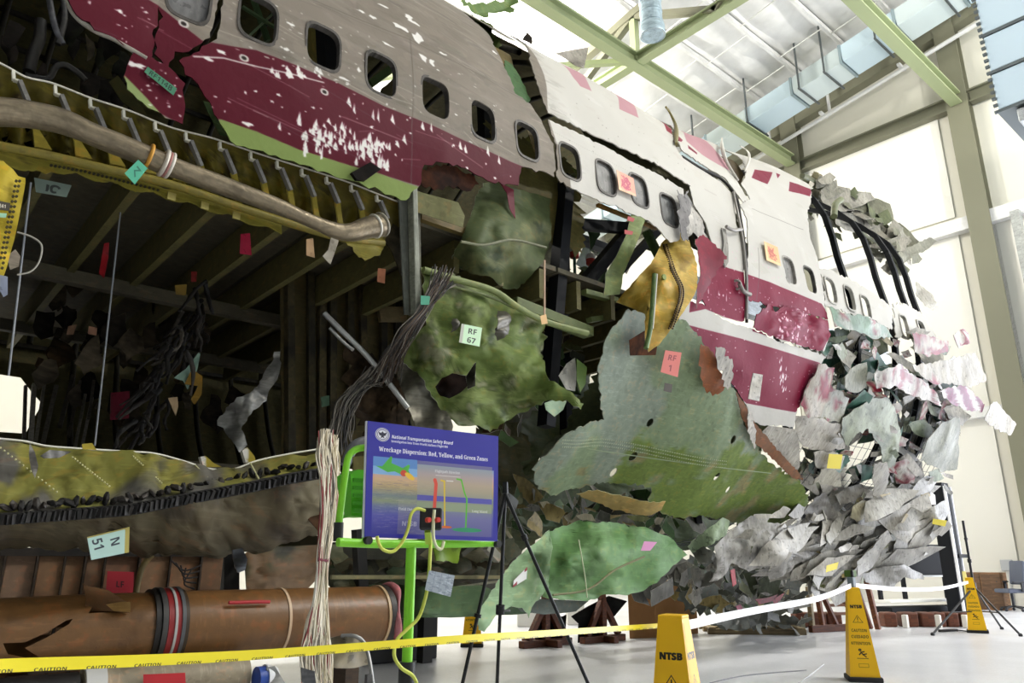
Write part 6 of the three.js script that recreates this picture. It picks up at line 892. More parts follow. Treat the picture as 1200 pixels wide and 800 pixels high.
tag(tube([[970, 260], [972, 247], [980, 240]].map(([x, y]) => onCyl(x, y, .1)), .05, M.mapped('#7d8458', T.primer, .5), 8, 12), 'green_strut', 'olive stub frame at the end of the white aft panel', 'strut');
// smaller fragments scattered over the frame: angular plates with a fold
function poly2(x, y, a, b, ang, r, n = 6) { const o = []; for (let k = 0; k < n; k++) { const t = (k + .6 * r()) / n * 6.283, q = .7 + .6 * r(), c = Math.cos(t), d = Math.sin(t), m = 1 / Math.max(Math.abs(c), Math.abs(d)), u = c * a * q * (.6 + .4 * m), v = d * b * q * (.6 + .4 * m); o.push([x + u * Math.cos(ang) - v * Math.sin(ang), y + u * Math.sin(ang) + v * Math.cos(ang)]); } return o; }
const inside = (p, poly) => { let c = false; for (let i = 0, j = poly.length - 1; i < poly.length; j = i++) { const [a, b] = poly[i], [d, e] = poly[j]; if ((b > p[1]) !== (e > p[1]) && p[0] < (d - a) * (p[1] - b) / (e - b) + a) c = !c; } return c; };
function scatter(zone, n, seed, o) {
  const r = rng(seed), xs = zone.map((p) => p[0]), ys = zone.map((p) => p[1]), x0 = Math.min(...xs), x1 = Math.max(...xs), y0 = Math.min(...ys), y1 = Math.max(...ys); let k = 0, guard = 0;
  while (k < n && guard++ < 9000) {
    const x = x0 + (x1 - x0) * r(), y = y0 + (y1 - y0) * r(); if (!inside([x, y], zone)) continue; k++;
    const s = o.size[0] + (o.size[1] - o.size[0]) * r() * r(), ar = o.aspect ? o.aspect[0] + (o.aspect[1] - o.aspect[0]) * r() : .8, ang = o.ang + (r() - .5) * (o.spread ?? 2), pl = poly2(x, y, s, s * ar, ang, r, 4 + Math.floor(r() * 2)), [c, word] = o.pal[Math.floor(r() * o.pal.length)];
    const off = (o.off ? o.off[0] + (o.off[1] - o.off[0]) * r() : 0), tx = (r() - .5) * 2 * (o.tilt ?? .5), ty = (r() - .5) * 2 * (o.tilt ?? .5), sc = .0075, base = o.base, fa = r() * 6.28, fk = (r() - .5) * 2.2 * (o.fold ?? 1), fo = (r() - .5) * s * .6, f2 = r() * 6.28, fk2 = (r() - .5) * 1.2 * (o.fold ?? 1);
    const fold = (u, v) => Math.max(0, u * Math.cos(fa) + v * Math.sin(fa) - fo) * fk * sc + Math.max(0, u * Math.cos(f2) + v * Math.sin(f2) + fo) * fk2 * sc;
    const mp = (px, py) => { const p = base(px, py), q = (px - x) * tx * sc + (py - y) * ty * sc + fold(px - x, py - y); return p.addScaledVector(o.nrm ? o.nrm(p) : V(0, 0, 1), off + q); };
    tag(sheet(pl, mp, o.mats ? o.mats[Math.floor(r() * o.mats.length)] : M.paint, { fc: FC[c] ? FC[c]() : c, bc: o.bc ? o.bc[Math.floor(r() * o.bc.length)] : null, ec: '#dad8d0', L: s * .6, jagStep: s * .45, jag: s * .05, th: .006, seed: seed * 1000 + k, eps: .15 }), o.name, o.label.replace('*', word), 'metal fragment', o.group.replace('*', word));
  }
}
const crn = (p) => p.clone().sub(V(p.x, YC, ZC)).normalize();
const WH = ['#dedcd5', 'off-white'], WH2 = ['#eceae6', 'white'], LG = ['#d0cfc8', 'light grey'], MG = ['#b5b4ad', 'grey'], SG = ['#a6b59e', 'sage'], SG2 = ['#bcc6b0', 'pale sage'], TE = ['#4f8070', 'teal'], CH2 = ['chipMix', 'crimson-flecked'], PK = ['pinkwhite', 'pink and white'], DG = ['#93938d', 'dark grey'], BG = ['#bdb6a2', 'beige'], GR = ['#5c7a4a', 'green'], DGR = ['#4c6a42', 'dark green'], OL = ['#7d8458', 'olive'], TN = ['#b3a26a', 'tan'], BK = ['#5d6056', 'dull grey-green'], SV = ['#cfcfcd', 'silver'], CR = ['#d2cbb0', 'cream'], RD = ['#8c2a34', 'red'];
scatter([[960, 395], [1000, 380], [1046, 385], [1060, 420], [1100, 440], [1120, 480], [1108, 545], [1100, 590], [1040, 600], [955, 590], [940, 560], [985, 525], [995, 500], [985, 440]], 60, 310, { size: [16, 32], aspect: [.4, .9], ang: 1.0, spread: 1.6, pal: [WH, LG, SG2, TE, MG, TE, BG, LG], bc: ['#6f8f7a', '#8a9a70', '#b9b8b0'], off: [-.3, -.05], tilt: .7, base: (x, y) => onCyl(x, y, 0), nrm: crn, name: 'skin_plate', label: 'broad * torn plate hung behind the aft shards', group: 'broad * plates behind the aft shards' });
scatter([[962, 395], [1010, 380], [1050, 385], [1095, 398], [1125, 420], [1130, 470], [1112, 545], [1104, 590], [1040, 600], [955, 592], [938, 555], [985, 500], [985, 440]], 190, 301, { size: [6, 19], aspect: [.3, .9], ang: .9, spread: 2.4, pal: [WH, LG, WH2, SG, SG2, MG, CH2, PK, TE, DG, WH, BG, WH2, CH2], bc: ['#6f8f7a', '#8a9a70', '#b9b8b0'], off: [-.2, .1], tilt: 1.1, base: (x, y) => onCyl(x, y, 0), nrm: crn, name: 'skin_shard', label: 'small * torn skin shard hung on the aft netting', group: '* torn shards on the aft netting' });
scatter([[890, 610], [940, 594], [1010, 575], [1100, 565], [1106, 600], [1085, 640], [1070, 660], [1020, 685], [960, 686], [905, 668]], 85, 311, { size: [22, 46], aspect: [.26, .46], ang: -.72, spread: .6, pal: [SV, LG, MG, SV, WH], bc: ['#7f8a6a', '#a9a9a4'], off: [-.3, .1], tilt: .5, fold: .7, base: (x, y) => lowD(x, y), name: 'belly_plate', label: 'broad * belly plate slanting up in the aft fragments', group: 'broad * slanting belly plates' });
scatter([[860, 606], [940, 592], [1010, 575], [1100, 570], [1108, 600], [1085, 640], [1070, 665], [1020, 690], [960, 690], [900, 672], [870, 645]], 95, 302, { size: [7, 20], aspect: [.22, .6], ang: -.75, spread: 1.0, pal: [SV, MG, LG, DG, WH, OL, TN, LG, WH2], bc: ['#7f8a6a', '#a9a9a4', '#6c7a5c'], off: [-.25, .12], tilt: 1.1, base: (x, y) => lowD(x, y), name: 'belly_shard', label: 'narrow * belly shard slanting in the aft fragments', group: 'narrow * slanting belly shards' });
scatter([[945, 212], [962, 218], [1000, 236], [1045, 258], [1060, 285], [1070, 310], [1056, 318], [1036, 300], [1010, 280], [985, 270], [962, 252], [955, 238]], 85, 303, { size: [8, 21], aspect: [.35, .8], ang: .5, spread: 2.0, pal: [['#8d8f7c', 'grey-olive'], ['#6f7a56', 'olive'], ['#a9a89c', 'grey'], ['#c4c2b8', 'light grey'], ['#565a48', 'dark olive'], ['#b5b2a6', 'pale grey']], bc: ['#5a6a44', '#8d8c80'], off: [-.3, .3], tilt: 1.3, base: (x, y) => onD(x, y, 6.1 + (320 - y) * .004), name: 'crown_shard', label: '* torn shard in the crown debris', group: '* shards along the broken crown' });
scatter([[590, 566], [640, 570], [760, 578], [820, 596], [852, 608], [830, 625], [790, 628], [760, 616], [690, 608], [650, 612], [600, 640]], 80, 304, { size: [8, 24], aspect: [.25, .7], ang: .9, spread: 1.8, pal: [GR, DGR, OL, CR, BK, TN, BK, DG, DGR], bc: ['#54683e', '#8a8450'], off: [-.5, .05], tilt: 1.2, base: (x, y) => onD(x, y, 6.0), name: 'belly_scrap', label: '* scrap between belly sheet and lowest sage sheet', group: '* scraps under the sage belly sheet' });
scatter([[590, 520], [620, 500], [640, 480], [660, 470], [700, 400], [690, 370], [650, 380], [645, 440], [600, 490]], 34, 305, { size: [8, 20], aspect: [.25, .7], ang: 1.2, spread: 1.6, pal: [DGR, GR, BK, OL, ['#5a4634', 'brown'], BK], off: [-.6, 0], tilt: 1.2, base: (x, y) => onD(x, y, 5.6), name: 'cavity_scrap', label: '* scrap in the cavity left of the belly sheet', group: '* scraps in the dark belly cavity' });
scatter([[600, 225], [640, 222], [700, 245], [770, 280], [760, 310], [700, 350], [660, 360], [640, 330]], 46, 306, { size: [8, 22], aspect: [.2, .6], ang: 1.1, spread: 1.8, pal: [DGR, GR, BK, BK, OL, WH, BK], off: [-.9, -.1], tilt: 1.2, base: (x, y) => onD(x, y, 6.0), name: 'frame_scrap', label: '* scrap behind the black scaffold post', group: '* scraps behind the scaffold post' });
scatter([[805, 660], [840, 650], [930, 672], [945, 690], [930, 705], [880, 720], [830, 718], [800, 700]], 95, 307, { size: [5, 16], aspect: [.3, .9], ang: .4, spread: 3, pal: [BK, ['#6b7560', 'moss'], ['#8a8f80', 'grey-green'], TN, MG, DGR, DG, LG, OL], off: [-.35, .25], tilt: 1.4, base: (x, y) => onD(x, y, 7.0), name: 'heap_scrap', label: '* crumpled scrap in the heap behind the white tape', group: '* scraps in the heap behind the white tape' });
scatter([[860, 700], [925, 690], [950, 712], [958, 740], [930, 742], [900, 736], [870, 738], [850, 730]], 40, 308, { size: [6, 15], aspect: [.3, .9], ang: .2, spread: 3, pal: [BK, ['#6a6f62', 'moss grey'], DG, LG, OL, BK], off: [-.3, .2], tilt: 1.4, base: (x, y) => onD(x, y, 7.4), name: 'pallet_scrap', label: '* scrap piled on the low pallet', group: '* scraps piled on the low pallet' });
scatter([[770, 662], [808, 652], [836, 672], [830, 690], [790, 695], [756, 698]], 18, 309, { size: [10, 22], aspect: [.4, .8], ang: .2, spread: 2, pal: [['#6e6e69', 'dark grey'], ['#7f7f7a', 'dull grey'], ['#8e8e88', 'mid grey']], off: [-.2, .1], tilt: 1, base: (x, y) => onD(x, y, 6.2), name: 'dark_shard', label: '* shard beside the tip of the lowest sage sheet', group: '* shards by the lowest sheet' });
// pink and red streamers in the heap
for (const [p, d, c, l] of [[[[856, 668], [861, 666], [863, 684], [859, 687]], 5.3, '#cf5a64', 'pink streamer hanging from the silver belly sheet'], [[[862, 710], [868, 708], [872, 716], [867, 718]], 6.6, '#cf6a8c', 'pink scrap in the heap behind the white tape'], [[[885, 702], [900, 700], [912, 696], [906, 704], [898, 706], [890, 708]], 6.6, '#a32a36', 'red torn scrap in the heap behind the white tape'], [[[905, 702], [920, 694], [914, 704], [908, 708]], 6.6, '#ab2a38', 'second red torn scrap in the heap by the white tape']]) tag(torn(p, [[p[0][0], p[0][1], d], [p[2][0], p[2][1], d]], M.paint, { fc: c, L: 7 }), 'red_scrap', l, 'scrap');
// cluster of pale gills on top of the crown
{ const r = rng(61); for (let i = 0; i < 9; i++) { const x = 944 + 22 * r(), y = 204 + 12 * r(); tag(torn(poly2(x, y, 4, 7, r() * 3, r, 5), [[x, y, 6.3 + .3 * r()], [x + 6, y, 6.4]], M.paint, { fc: ['#d8cfae', '#b9a878', '#e9e4d4', '#8a8458'][i % 4], L: 5, jag: .6, jagStep: 3 }), 'foam_scrap', 'pale tattered foam scrap on top of the crown end', 'foam', 'foam scraps on the crown end'); } }
// bent stringers that hold the crown scraps together
for (const [p, d, l] of [[[[940, 206], [965, 222], [1000, 242], [1035, 262], [1056, 290], [1080, 292]], 6.35, 'bent olive stringer running through the crown debris'], [[[955, 240], [985, 258], [1015, 276], [1040, 296], [1062, 318]], 6.15, 'lower bent stringer under the crown debris']]) tag(tube(p.map(([x, y], i) => onD(x, y, d + (i % 2) * .12)), (t) => .06 + .03 * Math.sin(t * 20), M.mapped('#767a5c', T.primer, .6), 8, 50), 'bent_stringer', l, 'stringer');

/* ================= poster, work light stand, tripod, cones, tape ================= */
const LIME = '#86d82c';
{
  const t = thing('work_light_stand', 'lime green work light stand with a crossbar in front of the wreck', 'light stand'), lm = mat({ color: LIME, roughness: .35 }), bk = M.plain('#1b1b1c', .5), P = (x, y, d = 2.25) => onD(x, y, d);
  const top = P(482, 640), foot = V(top.x, .02, top.z);
  part(rod(top.clone().add(V(0, .02, 0)), V(top.x, .42, top.z), .0175, lm, .0175, 24), 'post', t);
  part(rod(V(top.x, .42, top.z), V(top.x, .1, top.z), .021, lm, .021, 24), 'lower_post', t);
  const cy = onD(482, 788, 2.25).y; part(rod(V(top.x, cy + .035, top.z), V(top.x, cy - .035, top.z), .027, bk, .027, 24), 'collar', t);
  for (let k = 0; k < 3; k++) { const a = k * 2.094 + .4, f = V(top.x + Math.cos(a) * .5, .02, top.z + Math.sin(a) * .5); part(rod(V(top.x, .45, top.z), f, .011, lm), 'leg', t); part(new THREE.Mesh(new THREE.SphereGeometry(.02, 12, 8), bk), 'foot', t).position.copy(f); }
  part(tube([[396, 635], [440, 637], [482, 637], [530, 637], [582, 636]].map(([x, y]) => P(x, y, 2.24)), .014, lm, 16, 24), 'crossbar', t);
  for (const [x, y] of [[431, 633], [583, 637]]) { const e = new THREE.Mesh(new THREE.CylinderGeometry(.013, .013, .02, 16), bk); e.rotation.x = Math.PI / 2; e.position.copy(P(x, y, 2.22)); part(e, 'knob', t); }
  // left lamp head: frame loop and ribbed green back
  part(tube([[432, 524], [418, 526], [409, 534], [404, 560], [400, 590], [397, 614]].map(([x, y]) => P(x, y, 2.33)), .012, lm, 12, 40), 'handle_frame', t);
  part(tube([[397, 612], [396, 634]].map(([x, y]) => P(x, y, 2.31)), .016, bk, 12, 6), 'pivot', t);
  const head = part(torn([[411, 555], [420, 550], [436, 551], [440, 600], [430, 606], [412, 604]], [[411, 555, 2.4], [436, 600, 2.36]], mat({ vertexColors: true, roughness: .4 }), { fc: '#58bc22', L: 20, th: .1 }), 'lamp_head', t);
  const hp = head.position; for (let i = 0; i < 5; i++) { const q = beam(P(414, 562 + i * 9, 2.34), P(434, 563 + i * 9, 2.34), .012, .012, M.plain('#4aa81c', .45)); q.position.sub(hp); part(q, 'cooling_fin', head); }
  part(tube([[428, 606], [428, 632]].map(([x, y]) => P(x, y, 2.32)), .012, lm, 10, 6), 'head_arm', t);
  part(tube([[404, 545], [416, 522], [440, 514]].map(([x, y]) => P(x, y, 2.5)), .02, M.plain('#55565a', .5), 10, 14), 'guard_rim', t);
  part(torn([[414, 535], [436, 534], [438, 552], [414, 554]], [[414, 535, 2.45], [438, 552, 2.45]], M.paint, { fc: '#8a7f52', L: 12 }), 'reflector', t);
}
{ // switch box and cord
  const t = thing('switch_box', 'black switch box with two red knobs in front of the poster', 'switch box'), P = (x, y, d) => onD(x, y, d), c = P(505, 608, 2.14), bk = mat({ color: '#161617', roughness: .55 });
  const b = new THREE.Mesh(boxG(.075, .072, .05, .008), bk); b.position.copy(c); b.lookAt(0, c.y, 0); part(b, 'case', t);
  for (const [x, y] of [[502, 609], [513, 609]]) { const k = new THREE.Mesh(new THREE.CylinderGeometry(.008, .009, .014, 14), M.plain('#c22b20', .4)); k.position.copy(P(x, y, 2.09)); k.rotation.x = Math.PI / 2; part(k, 'knob', t); }
  part(beam(P(501, 622, 2.15), P(502, 636, 2.2), .02, .012, M.plain('#a4c23a', .5)), 'bracket', t);
  const cd = M.plain('#cfd658', .45);
  part(tube([[498, 598], [488, 596], [482, 602], [478, 620], [470, 637], [460, 646], [448, 643], [443, 634], [442, 628]].map(([x, y]) => P(x, y, 2.13)), .0055, cd, 8, 60), 'cord', t);
  part(tube([[509, 597], [508, 610], [508, 630], [512, 641], [517, 643], [520, 634]].map(([x, y]) => P(x, y, 2.1)), .0055, M.plain('#d9dbb0', .45), 8, 40), 'cord', t);
  part(tube([[505, 624], [504, 650], [502, 680], [498, 702], [490, 724], [476, 738], [465, 750], [462, 768], [470, 782], [484, 792], [490, 806], [492, 820]].map(([x, y]) => P(x, y, 2.2)), .006, cd, 8, 80), 'cord', t);
}
{ // poster
  const t = thing('poster_board', 'blue poster board titled Wreckage Dispersion leaning on the green crossbar', 'poster'), P4 = [[431, 493], [584, 511], [583, 634], [427, 629]].map(([x, y], i) => onD(x, y, [2.3, 2.22, 2.18, 2.26][i]));
  const m = (() => {
    const tx = canvasTex(1024, 840, (c, w, h) => {
      c.fillStyle = '#2c29a0'; c.fillRect(0, 0, w, h);
      const R = rng(5);
      // picture: sky over sea
      const bands = [[300, '#8fa3c9'], [360, '#c9a9b4'], [420, '#d8b48c'], [480, '#b9a47a'], [540, '#7d8a8a'], [580, '#8f9a7c'], [620, '#6d78a0'], [680, '#5a5ab0'], [810, '#3a389c']];
      const g = c.createLinearGradient(0, 290, 0, 815); bands.forEach(([y, k]) => g.addColorStop(Math.min(1, Math.max(0, (y - 290) / 525)), k)); c.fillStyle = g; c.fillRect(46, 290, 940, 525);
      for (let i = 0; i < 500; i++) { c.globalAlpha = .14; c.fillStyle = R() < .5 ? '#f4dcc8' : '#3a3680'; c.fillRect(46 + R() * 420, 420 + R() * 390, 14 + R() * 40, 2 + R() * 3); } c.globalAlpha = 1;
      c.fillStyle = '#5e8fd0'; c.fillRect(46, 260, 320, 110); c.fillStyle = '#86b4e2'; c.fillRect(46, 330, 320, 60);
      c.globalAlpha = .55; c.fillStyle = '#a8a69c'; c.fillRect(366, 262, 606, 300); c.globalAlpha = .35; c.fillRect(230, 560, 742, 250); c.globalAlpha = 1;
      c.fillStyle = '#5a58b4'; c.fillRect(366, 520, 606, 40); c.fillStyle = '#98a488'; c.fillRect(366, 570, 606, 62);
      // airplane diagram
      c.fillStyle = '#4fb53a'; c.beginPath(); c.moveTo(110, 330); c.lineTo(170, 250); c.lineTo(182, 254); c.lineTo(176, 300); c.lineTo(260, 330); c.lineTo(300, 300); c.lineTo(312, 306); c.lineTo(300, 345); c.lineTo(320, 385); c.lineTo(250, 380); c.lineTo(200, 360); c.lineTo(150, 370); c.lineTo(64, 330); c.closePath(); c.fill();
      c.fillStyle = '#d2462c'; c.beginPath(); c.arc(266, 368, 24, 0, 7); c.fill(); c.fillStyle = '#f2c53a'; c.beginPath(); c.ellipse(310, 388, 40, 20, .6, 0, 7); c.fill();
      // falling traces
      c.lineCap = 'round'; c.lineWidth = 26; c.strokeStyle = '#e2503c'; c.beginPath(); c.moveTo(500, 400); c.lineTo(508, 430); c.lineTo(500, 740); c.stroke(); c.lineWidth = 12; c.strokeStyle = '#e8c832'; c.beginPath(); c.moveTo(548, 400); c.lineTo(574, 404); c.lineTo(590, 740); c.stroke(); c.strokeStyle = '#5cc42e'; c.beginPath(); c.moveTo(676, 380); c.lineTo(712, 384); c.lineTo(740, 480); c.lineTo(762, 530); c.lineTo(758, 760); c.stroke();
      c.fillStyle = '#e06a28'; c.beginPath(); c.ellipse(600, 748, 46, 9, 0, 0, 7); c.fill(); c.fillStyle = '#2f9a6a'; c.beginPath(); c.ellipse(770, 764, 120, 16, 0, 0, 7); c.fill(); c.fillStyle = '#f0eee8'; c.fillRect(590, 396, 56, 7);
      // lettering
      c.fillStyle = '#ffffff'; c.font = 'italic bold 36px sans-serif'; c.fillText('National Transportation Safety Board', 172, 112, 470); c.font = 'bold 23px serif'; c.fillText('Investigation Into Trans World Airlines Flight 800', 172, 142, 430);
      c.font = 'bold 45px serif'; c.fillText('Wreckage Dispersion: Red, Yellow, and Green Zones', 84, 218, 850);
      c.font = '26px serif'; c.globalAlpha = .85; c.fillText('Flightpath Direction', 500, 340, 200); c.fillRect(505, 362, 200, 3); c.fillText('Long Island', 806, 628, 130); c.fillText('Field Data', 230, 640, 120); c.font = 'bold 46px sans-serif'; c.globalAlpha = .5; c.fillText('NTSB', 260, 752); c.globalAlpha = 1;
      // seal
      c.fillStyle = '#e9e9f0'; c.beginPath(); c.arc(108, 92, 52, 0, 7); c.fill(); c.strokeStyle = '#2c2b6a'; c.lineWidth = 4; c.beginPath(); c.arc(108, 92, 46, 0, 7); c.stroke(); c.beginPath(); c.arc(108, 92, 36, 0, 7); c.stroke();
      c.fillStyle = '#2a2840'; c.beginPath(); c.moveTo(108, 66); c.lineTo(118, 80); c.lineTo(138, 74); c.lineTo(130, 98); c.lineTo(116, 102); c.lineTo(122, 120); c.lineTo(108, 112); c.lineTo(94, 120); c.lineTo(100, 102); c.lineTo(86, 98); c.lineTo(78, 74); c.lineTo(98, 80); c.closePath(); c.fill();
    });
    return new THREE.MeshPhysicalMaterial({ map: tx, roughness: .35, clearcoat: .6, clearcoatRoughness: .12 });
  })();
  part(card(P4, '#ffffff', 8, 8, { mat: m, th: .003 }), 'print', t); part(card(P4.map((p) => p.clone().add(V(-.004, 0, -.005))), '#e9e9ee', 8, 8, { th: .008 }), 'foam_board', t, 'white foam board');
}
tag(card([[503, 668], [533, 674], [528, 699], [498, 691]].map(([x, y]) => onD(x, y, 2.16)), (c, w, h) => { c.fillStyle = '#9aa3ad'; c.fillRect(0, 0, w, h); const r = rng(4); for (let i = 0; i < 90; i++) { c.fillStyle = r() < .5 ? '#c3ccd6' : '#6d7681'; c.globalAlpha = .5; c.fillRect(r() * w, r() * h, 3 + 16 * r(), 2 + 5 * r()); } c.globalAlpha = 1; c.strokeStyle = '#7b8590'; c.lineWidth = 2; for (let i = 1; i < 4; i++) { c.beginPath(); c.moveTo(w * i / 4, 0); c.lineTo(w * i / 4, h); c.stroke(); } }, 128, 100, { rough: .3 }), 'foil_pouch', 'silver foil pouch hanging on the yellow cord', 'pouch');
tag(torn([[508, 638], [540, 639], [537, 660], [510, 656]], [[508, 638, 2.255], [540, 660, 2.28]], M.paint, { fc: '#9fc23c', L: 10, amp: .03, jag: 1 }), 'green_sheet', 'lime green plastic sheet behind the stand post', 'sheet');
{ // tripod easel
  const t = thing('tripod_easel', 'slim black tripod easel beside the poster', 'easel'), bk = M.plain('#191a1c', .4, .3), A = onD(592, 578, 2.6);
  const feet = [[489, 1036], [574, 1000], [785, 1020]].map(([x, y]) => onY(x, y, .01));
  feet.forEach((f) => { part(rod(f, A, .0075, bk, .008, 12), 'leg', t); const s = new THREE.Mesh(new THREE.SphereGeometry(.014, 12, 8), bk); s.position.copy(f); part(s, 'foot', t); });
  part(rod(A, A.clone().add(V(0, .05, 0)), .014, bk, .012, 12), 'head', t); const L = (f, k) => A.clone().lerp(f, k);
  part(rod(L(feet[0], .34), L(feet[0], .35), .016, bk), 'clip', t); part(rod(L(feet[1], .32), L(feet[1], .345), .02, bk), 'clip', t); part(rod(L(feet[2], .12), L(feet[2], .135), .014, bk), 'clip', t);
  part(rod(L(feet[1], .335), L(feet[2], .335).lerp(L(feet[1], .335), .82), .004, M.plain('#8a8c90', .4, .5)), 'spreader', t);
}
/* cones */
M.cone = mat({ color: '#f7c000', roughness: .45 });
function cone(base, turn, label, detail = true) {
  const t = thing('caution_cone', label, 'caution cone', 'yellow caution cones'), h = .9, w0 = .3, w1 = .125; t.position.copy(base); t.rotation.y = turn;
  const g = new THREE.CylinderGeometry(w1 / Math.SQRT2, w0 / Math.SQRT2, h, 4, 1); g.rotateY(Math.PI / 4); const g2 = g.toNonIndexed(); g2.computeVertexNormals(); const body = new THREE.Mesh(g2, M.cone); body.position.y = .03 + h / 2; part(body, 'body', t);
  part(box(.34, .05, .34, M.plain('#17171a', .6), 0, .025, 0, .012), 'base', t); part(box(w1 + .005, .02, w1 + .005, M.cone, 0, h + .03, 0, .008), 'cap', t);
  const sl = Math.atan((w0 - w1) / 2 / h);
  const tex = cone.tex || (cone.tex = canvasTex(256, 1024, (c, w, H) => {
    c.fillStyle = '#f7c000'; c.fillRect(0, 0, w, H); c.fillStyle = '#15130c'; c.textAlign = 'center';
    c.font = 'bold 52px sans-serif'; c.lineWidth = 5; c.strokeStyle = '#15130c'; c.fillText('NTSB', w / 2, 210); c.strokeText('NTSB', w / 2, 210);
    c.beginPath(); c.moveTo(w / 2, 300); c.lineTo(w / 2 + 52, 385); c.lineTo(w / 2 - 52, 385); c.closePath(); c.stroke(); c.fillRect(w / 2 - 4, 322, 8, 34); c.beginPath(); c.arc(w / 2, 369, 5, 0, 7); c.fill();
    c.font = 'bold 50px sans-serif'; c.fillText('CAUTION', w / 2, 500, 165); c.fillText('CUIDADO', w / 2, 575, 185); c.fillText('ATTENTION', w / 2, 655, 210);
    c.lineWidth = 13; c.beginPath(); c.arc(w / 2 - 20, 716, 10, 0, 7); c.stroke(); c.beginPath(); c.moveTo(w / 2 - 14, 735); c.lineTo(w / 2 + 6, 770); c.lineTo(w / 2 + 48, 760); c.moveTo(w / 2 + 6, 770); c.lineTo(w / 2 + 40, 800); c.moveTo(w / 2 - 8, 745); c.lineTo(w / 2 - 34, 776); c.moveTo(w / 2 - 6, 742); c.lineTo(w / 2 + 26, 736); c.stroke(); c.fillRect(w / 2 - 60, 812, 120, 8);
    c.lineWidth = 3; c.strokeRect(w / 2 - 50, 880, 100, 40);
  }));
  const pm = cone.pm || (cone.pm = mat({ map: tex, roughness: .45 }));
  for (let k = 0; k < 2; k++) {   // printed faces, trapezoids lying on the body
    const pg = new THREE.BufferGeometry(), a = w0 / 2 * .8, b = w1 / 2 * .8, n = 8, pos = [], uv = [], ix = [];
    for (let i = 0; i <= n; i++) { const q = i / n, ww = a + (b - a) * q; pos.push(-ww, q * h * .94 + .03, 0, ww, q * h * .94 + .03, 0); const sc = ww / (w0 / 2 * .8); uv.push(.5 - .5 * sc, q, .5 + .5 * sc, q); if (i < n) { const j = i * 2; ix.push(j, j + 1, j + 2, j + 1, j + 3, j + 2); } }
    pg.setAttribute('position', new THREE.Float32BufferAttribute(pos, 3)); pg.setAttribute('uv', new THREE.Float32BufferAttribute(uv, 2)); pg.setIndex(ix); pg.computeVertexNormals();
    const m = new THREE.Mesh(pg, pm), o = new THREE.Group(); m.rotation.x = -sl; m.position.set(0, .03, w0 / 2 + .0015); m.applyMatrix4(new THREE.Matrix4().makeRotationY(k * Math.PI / 2)); part(m, 'printed_face', t);
  }
  return t;
}
const coneA = onY(789, 722, .93); coneA.y = 0; const coneB = onY(1012, 797, 0), coneC = onY(1146, 741, 0), coneD = onY(553, 757, 0);
const faceCam = (p) => Math.atan2(-p.x, -p.z);
cone(coneA, faceCam(coneA) - .3, 'yellow caution cone where the yellow tape meets the white tape'); cone(coneB, faceCam(coneB) + .15, 'yellow caution cone with a grey strip on top before the wooden trestle'); cone(coneC, faceCam(coneC), 'yellow caution cone behind the black light tripod'); cone(coneD, faceCam(coneD), 'yellow caution cone far under the wreck behind the tripod easel');
{ const t = thing('cone_adapter', 'grey and green strap stuck on top of the middle caution cone', 'strap'); part(box(.07, .11, .07, M.plain('#7f8a94', .5), coneB.x, .995, coneB.z, .01), 'sleeve', t); part(box(.11, .07, .09, M.plain('#4c6a24', .6), coneB.x - .005, 1.085, coneB.z, .01), 'strap', t); part(box(.03, .07, .03, M.plain('#1c1c1c', .6), coneB.x - .05, 1.085, coneB.z + .04, .01), 'buckle', t); }
/* tapes */
function ribbon(P, w, m, name, label, n = 60, tw = 0) {
  const c = new THREE.CatmullRomCurve3(P), pos = [], uv = [], ix = [], L = c.getLength();
  for (let i = 0; i <= n; i++) { const q = i / n, p = c.getPointAt(q), a = tw * Math.sin(q * 7), up = V(Math.sin(a) * .3, Math.cos(a), Math.sin(a) * .6).normalize(); for (const s of [-.5, .5]) { const v = p.clone().addScaledVector(up, s * w); pos.push(v.x, v.y, v.z); uv.push(q * L, s + .5); } if (i < n) { const j = i * 2; ix.push(j, j + 2, j + 1, j + 1, j + 2, j + 3); } }
  const g = new THREE.BufferGeometry(); g.setAttribute('position', new THREE.Float32BufferAttribute(pos, 3)); g.setAttribute('uv', new THREE.Float32BufferAttribute(uv, 2)); g.setIndex(ix); g.computeVertexNormals(); const mm = m.clone(); mm.side = THREE.DoubleSide; return tag(placed(g, mm), name, label, 'barrier tape');
}
const yt = canvasTex(512, 64, (c, w, h) => { c.fillStyle = '#eedd22'; c.fillRect(0, 0, w, h); c.fillStyle = '#26240c'; c.font = 'bold 24px sans-serif'; c.fillText('CAUTION', 40, 66); c.fillText('CAUTION', 210, 66); c.fillText('CAUTION', 380, 66); }); yt.wrapS = THREE.RepeatWrapping; yt.repeat.set(3.2, 1);
const tA = onY(786, 732, .86);
ribbon([onD(-40, 783, 1.75), onD(0, 780, 1.78), onD(160, 774, 1.86), onD(300, 767, 1.95), onD(420, 758, 2.03), onD(520, 750, 2.1), onD(640, 742, 2.3), tA.clone().lerp(onD(640, 742, 2.3), .12)].concat([tA]), .025, mat({ map: yt, roughness: .4 }), 'barrier_tape', 'yellow caution tape stretched across the front of the wreck', 90, .4);
const whiteM = mat({ color: '#f4f4f2', roughness: .4 });
const wB = V(coneB.x, .96, coneB.z), wC = V(coneC.x - .05, .86, coneC.z);
ribbon([V(coneA.x + .05, .87, coneA.z - .03), onD(880, 716, 3.2).lerp(V(coneA.x, .87, coneA.z), 0), wB.clone().lerp(V(coneA.x, .87, coneA.z), .35).add(V(0, -.04, 0)), wB], .05, whiteM, 'barrier_tape', 'white tape stretched from the near cone to the middle cone', 40);
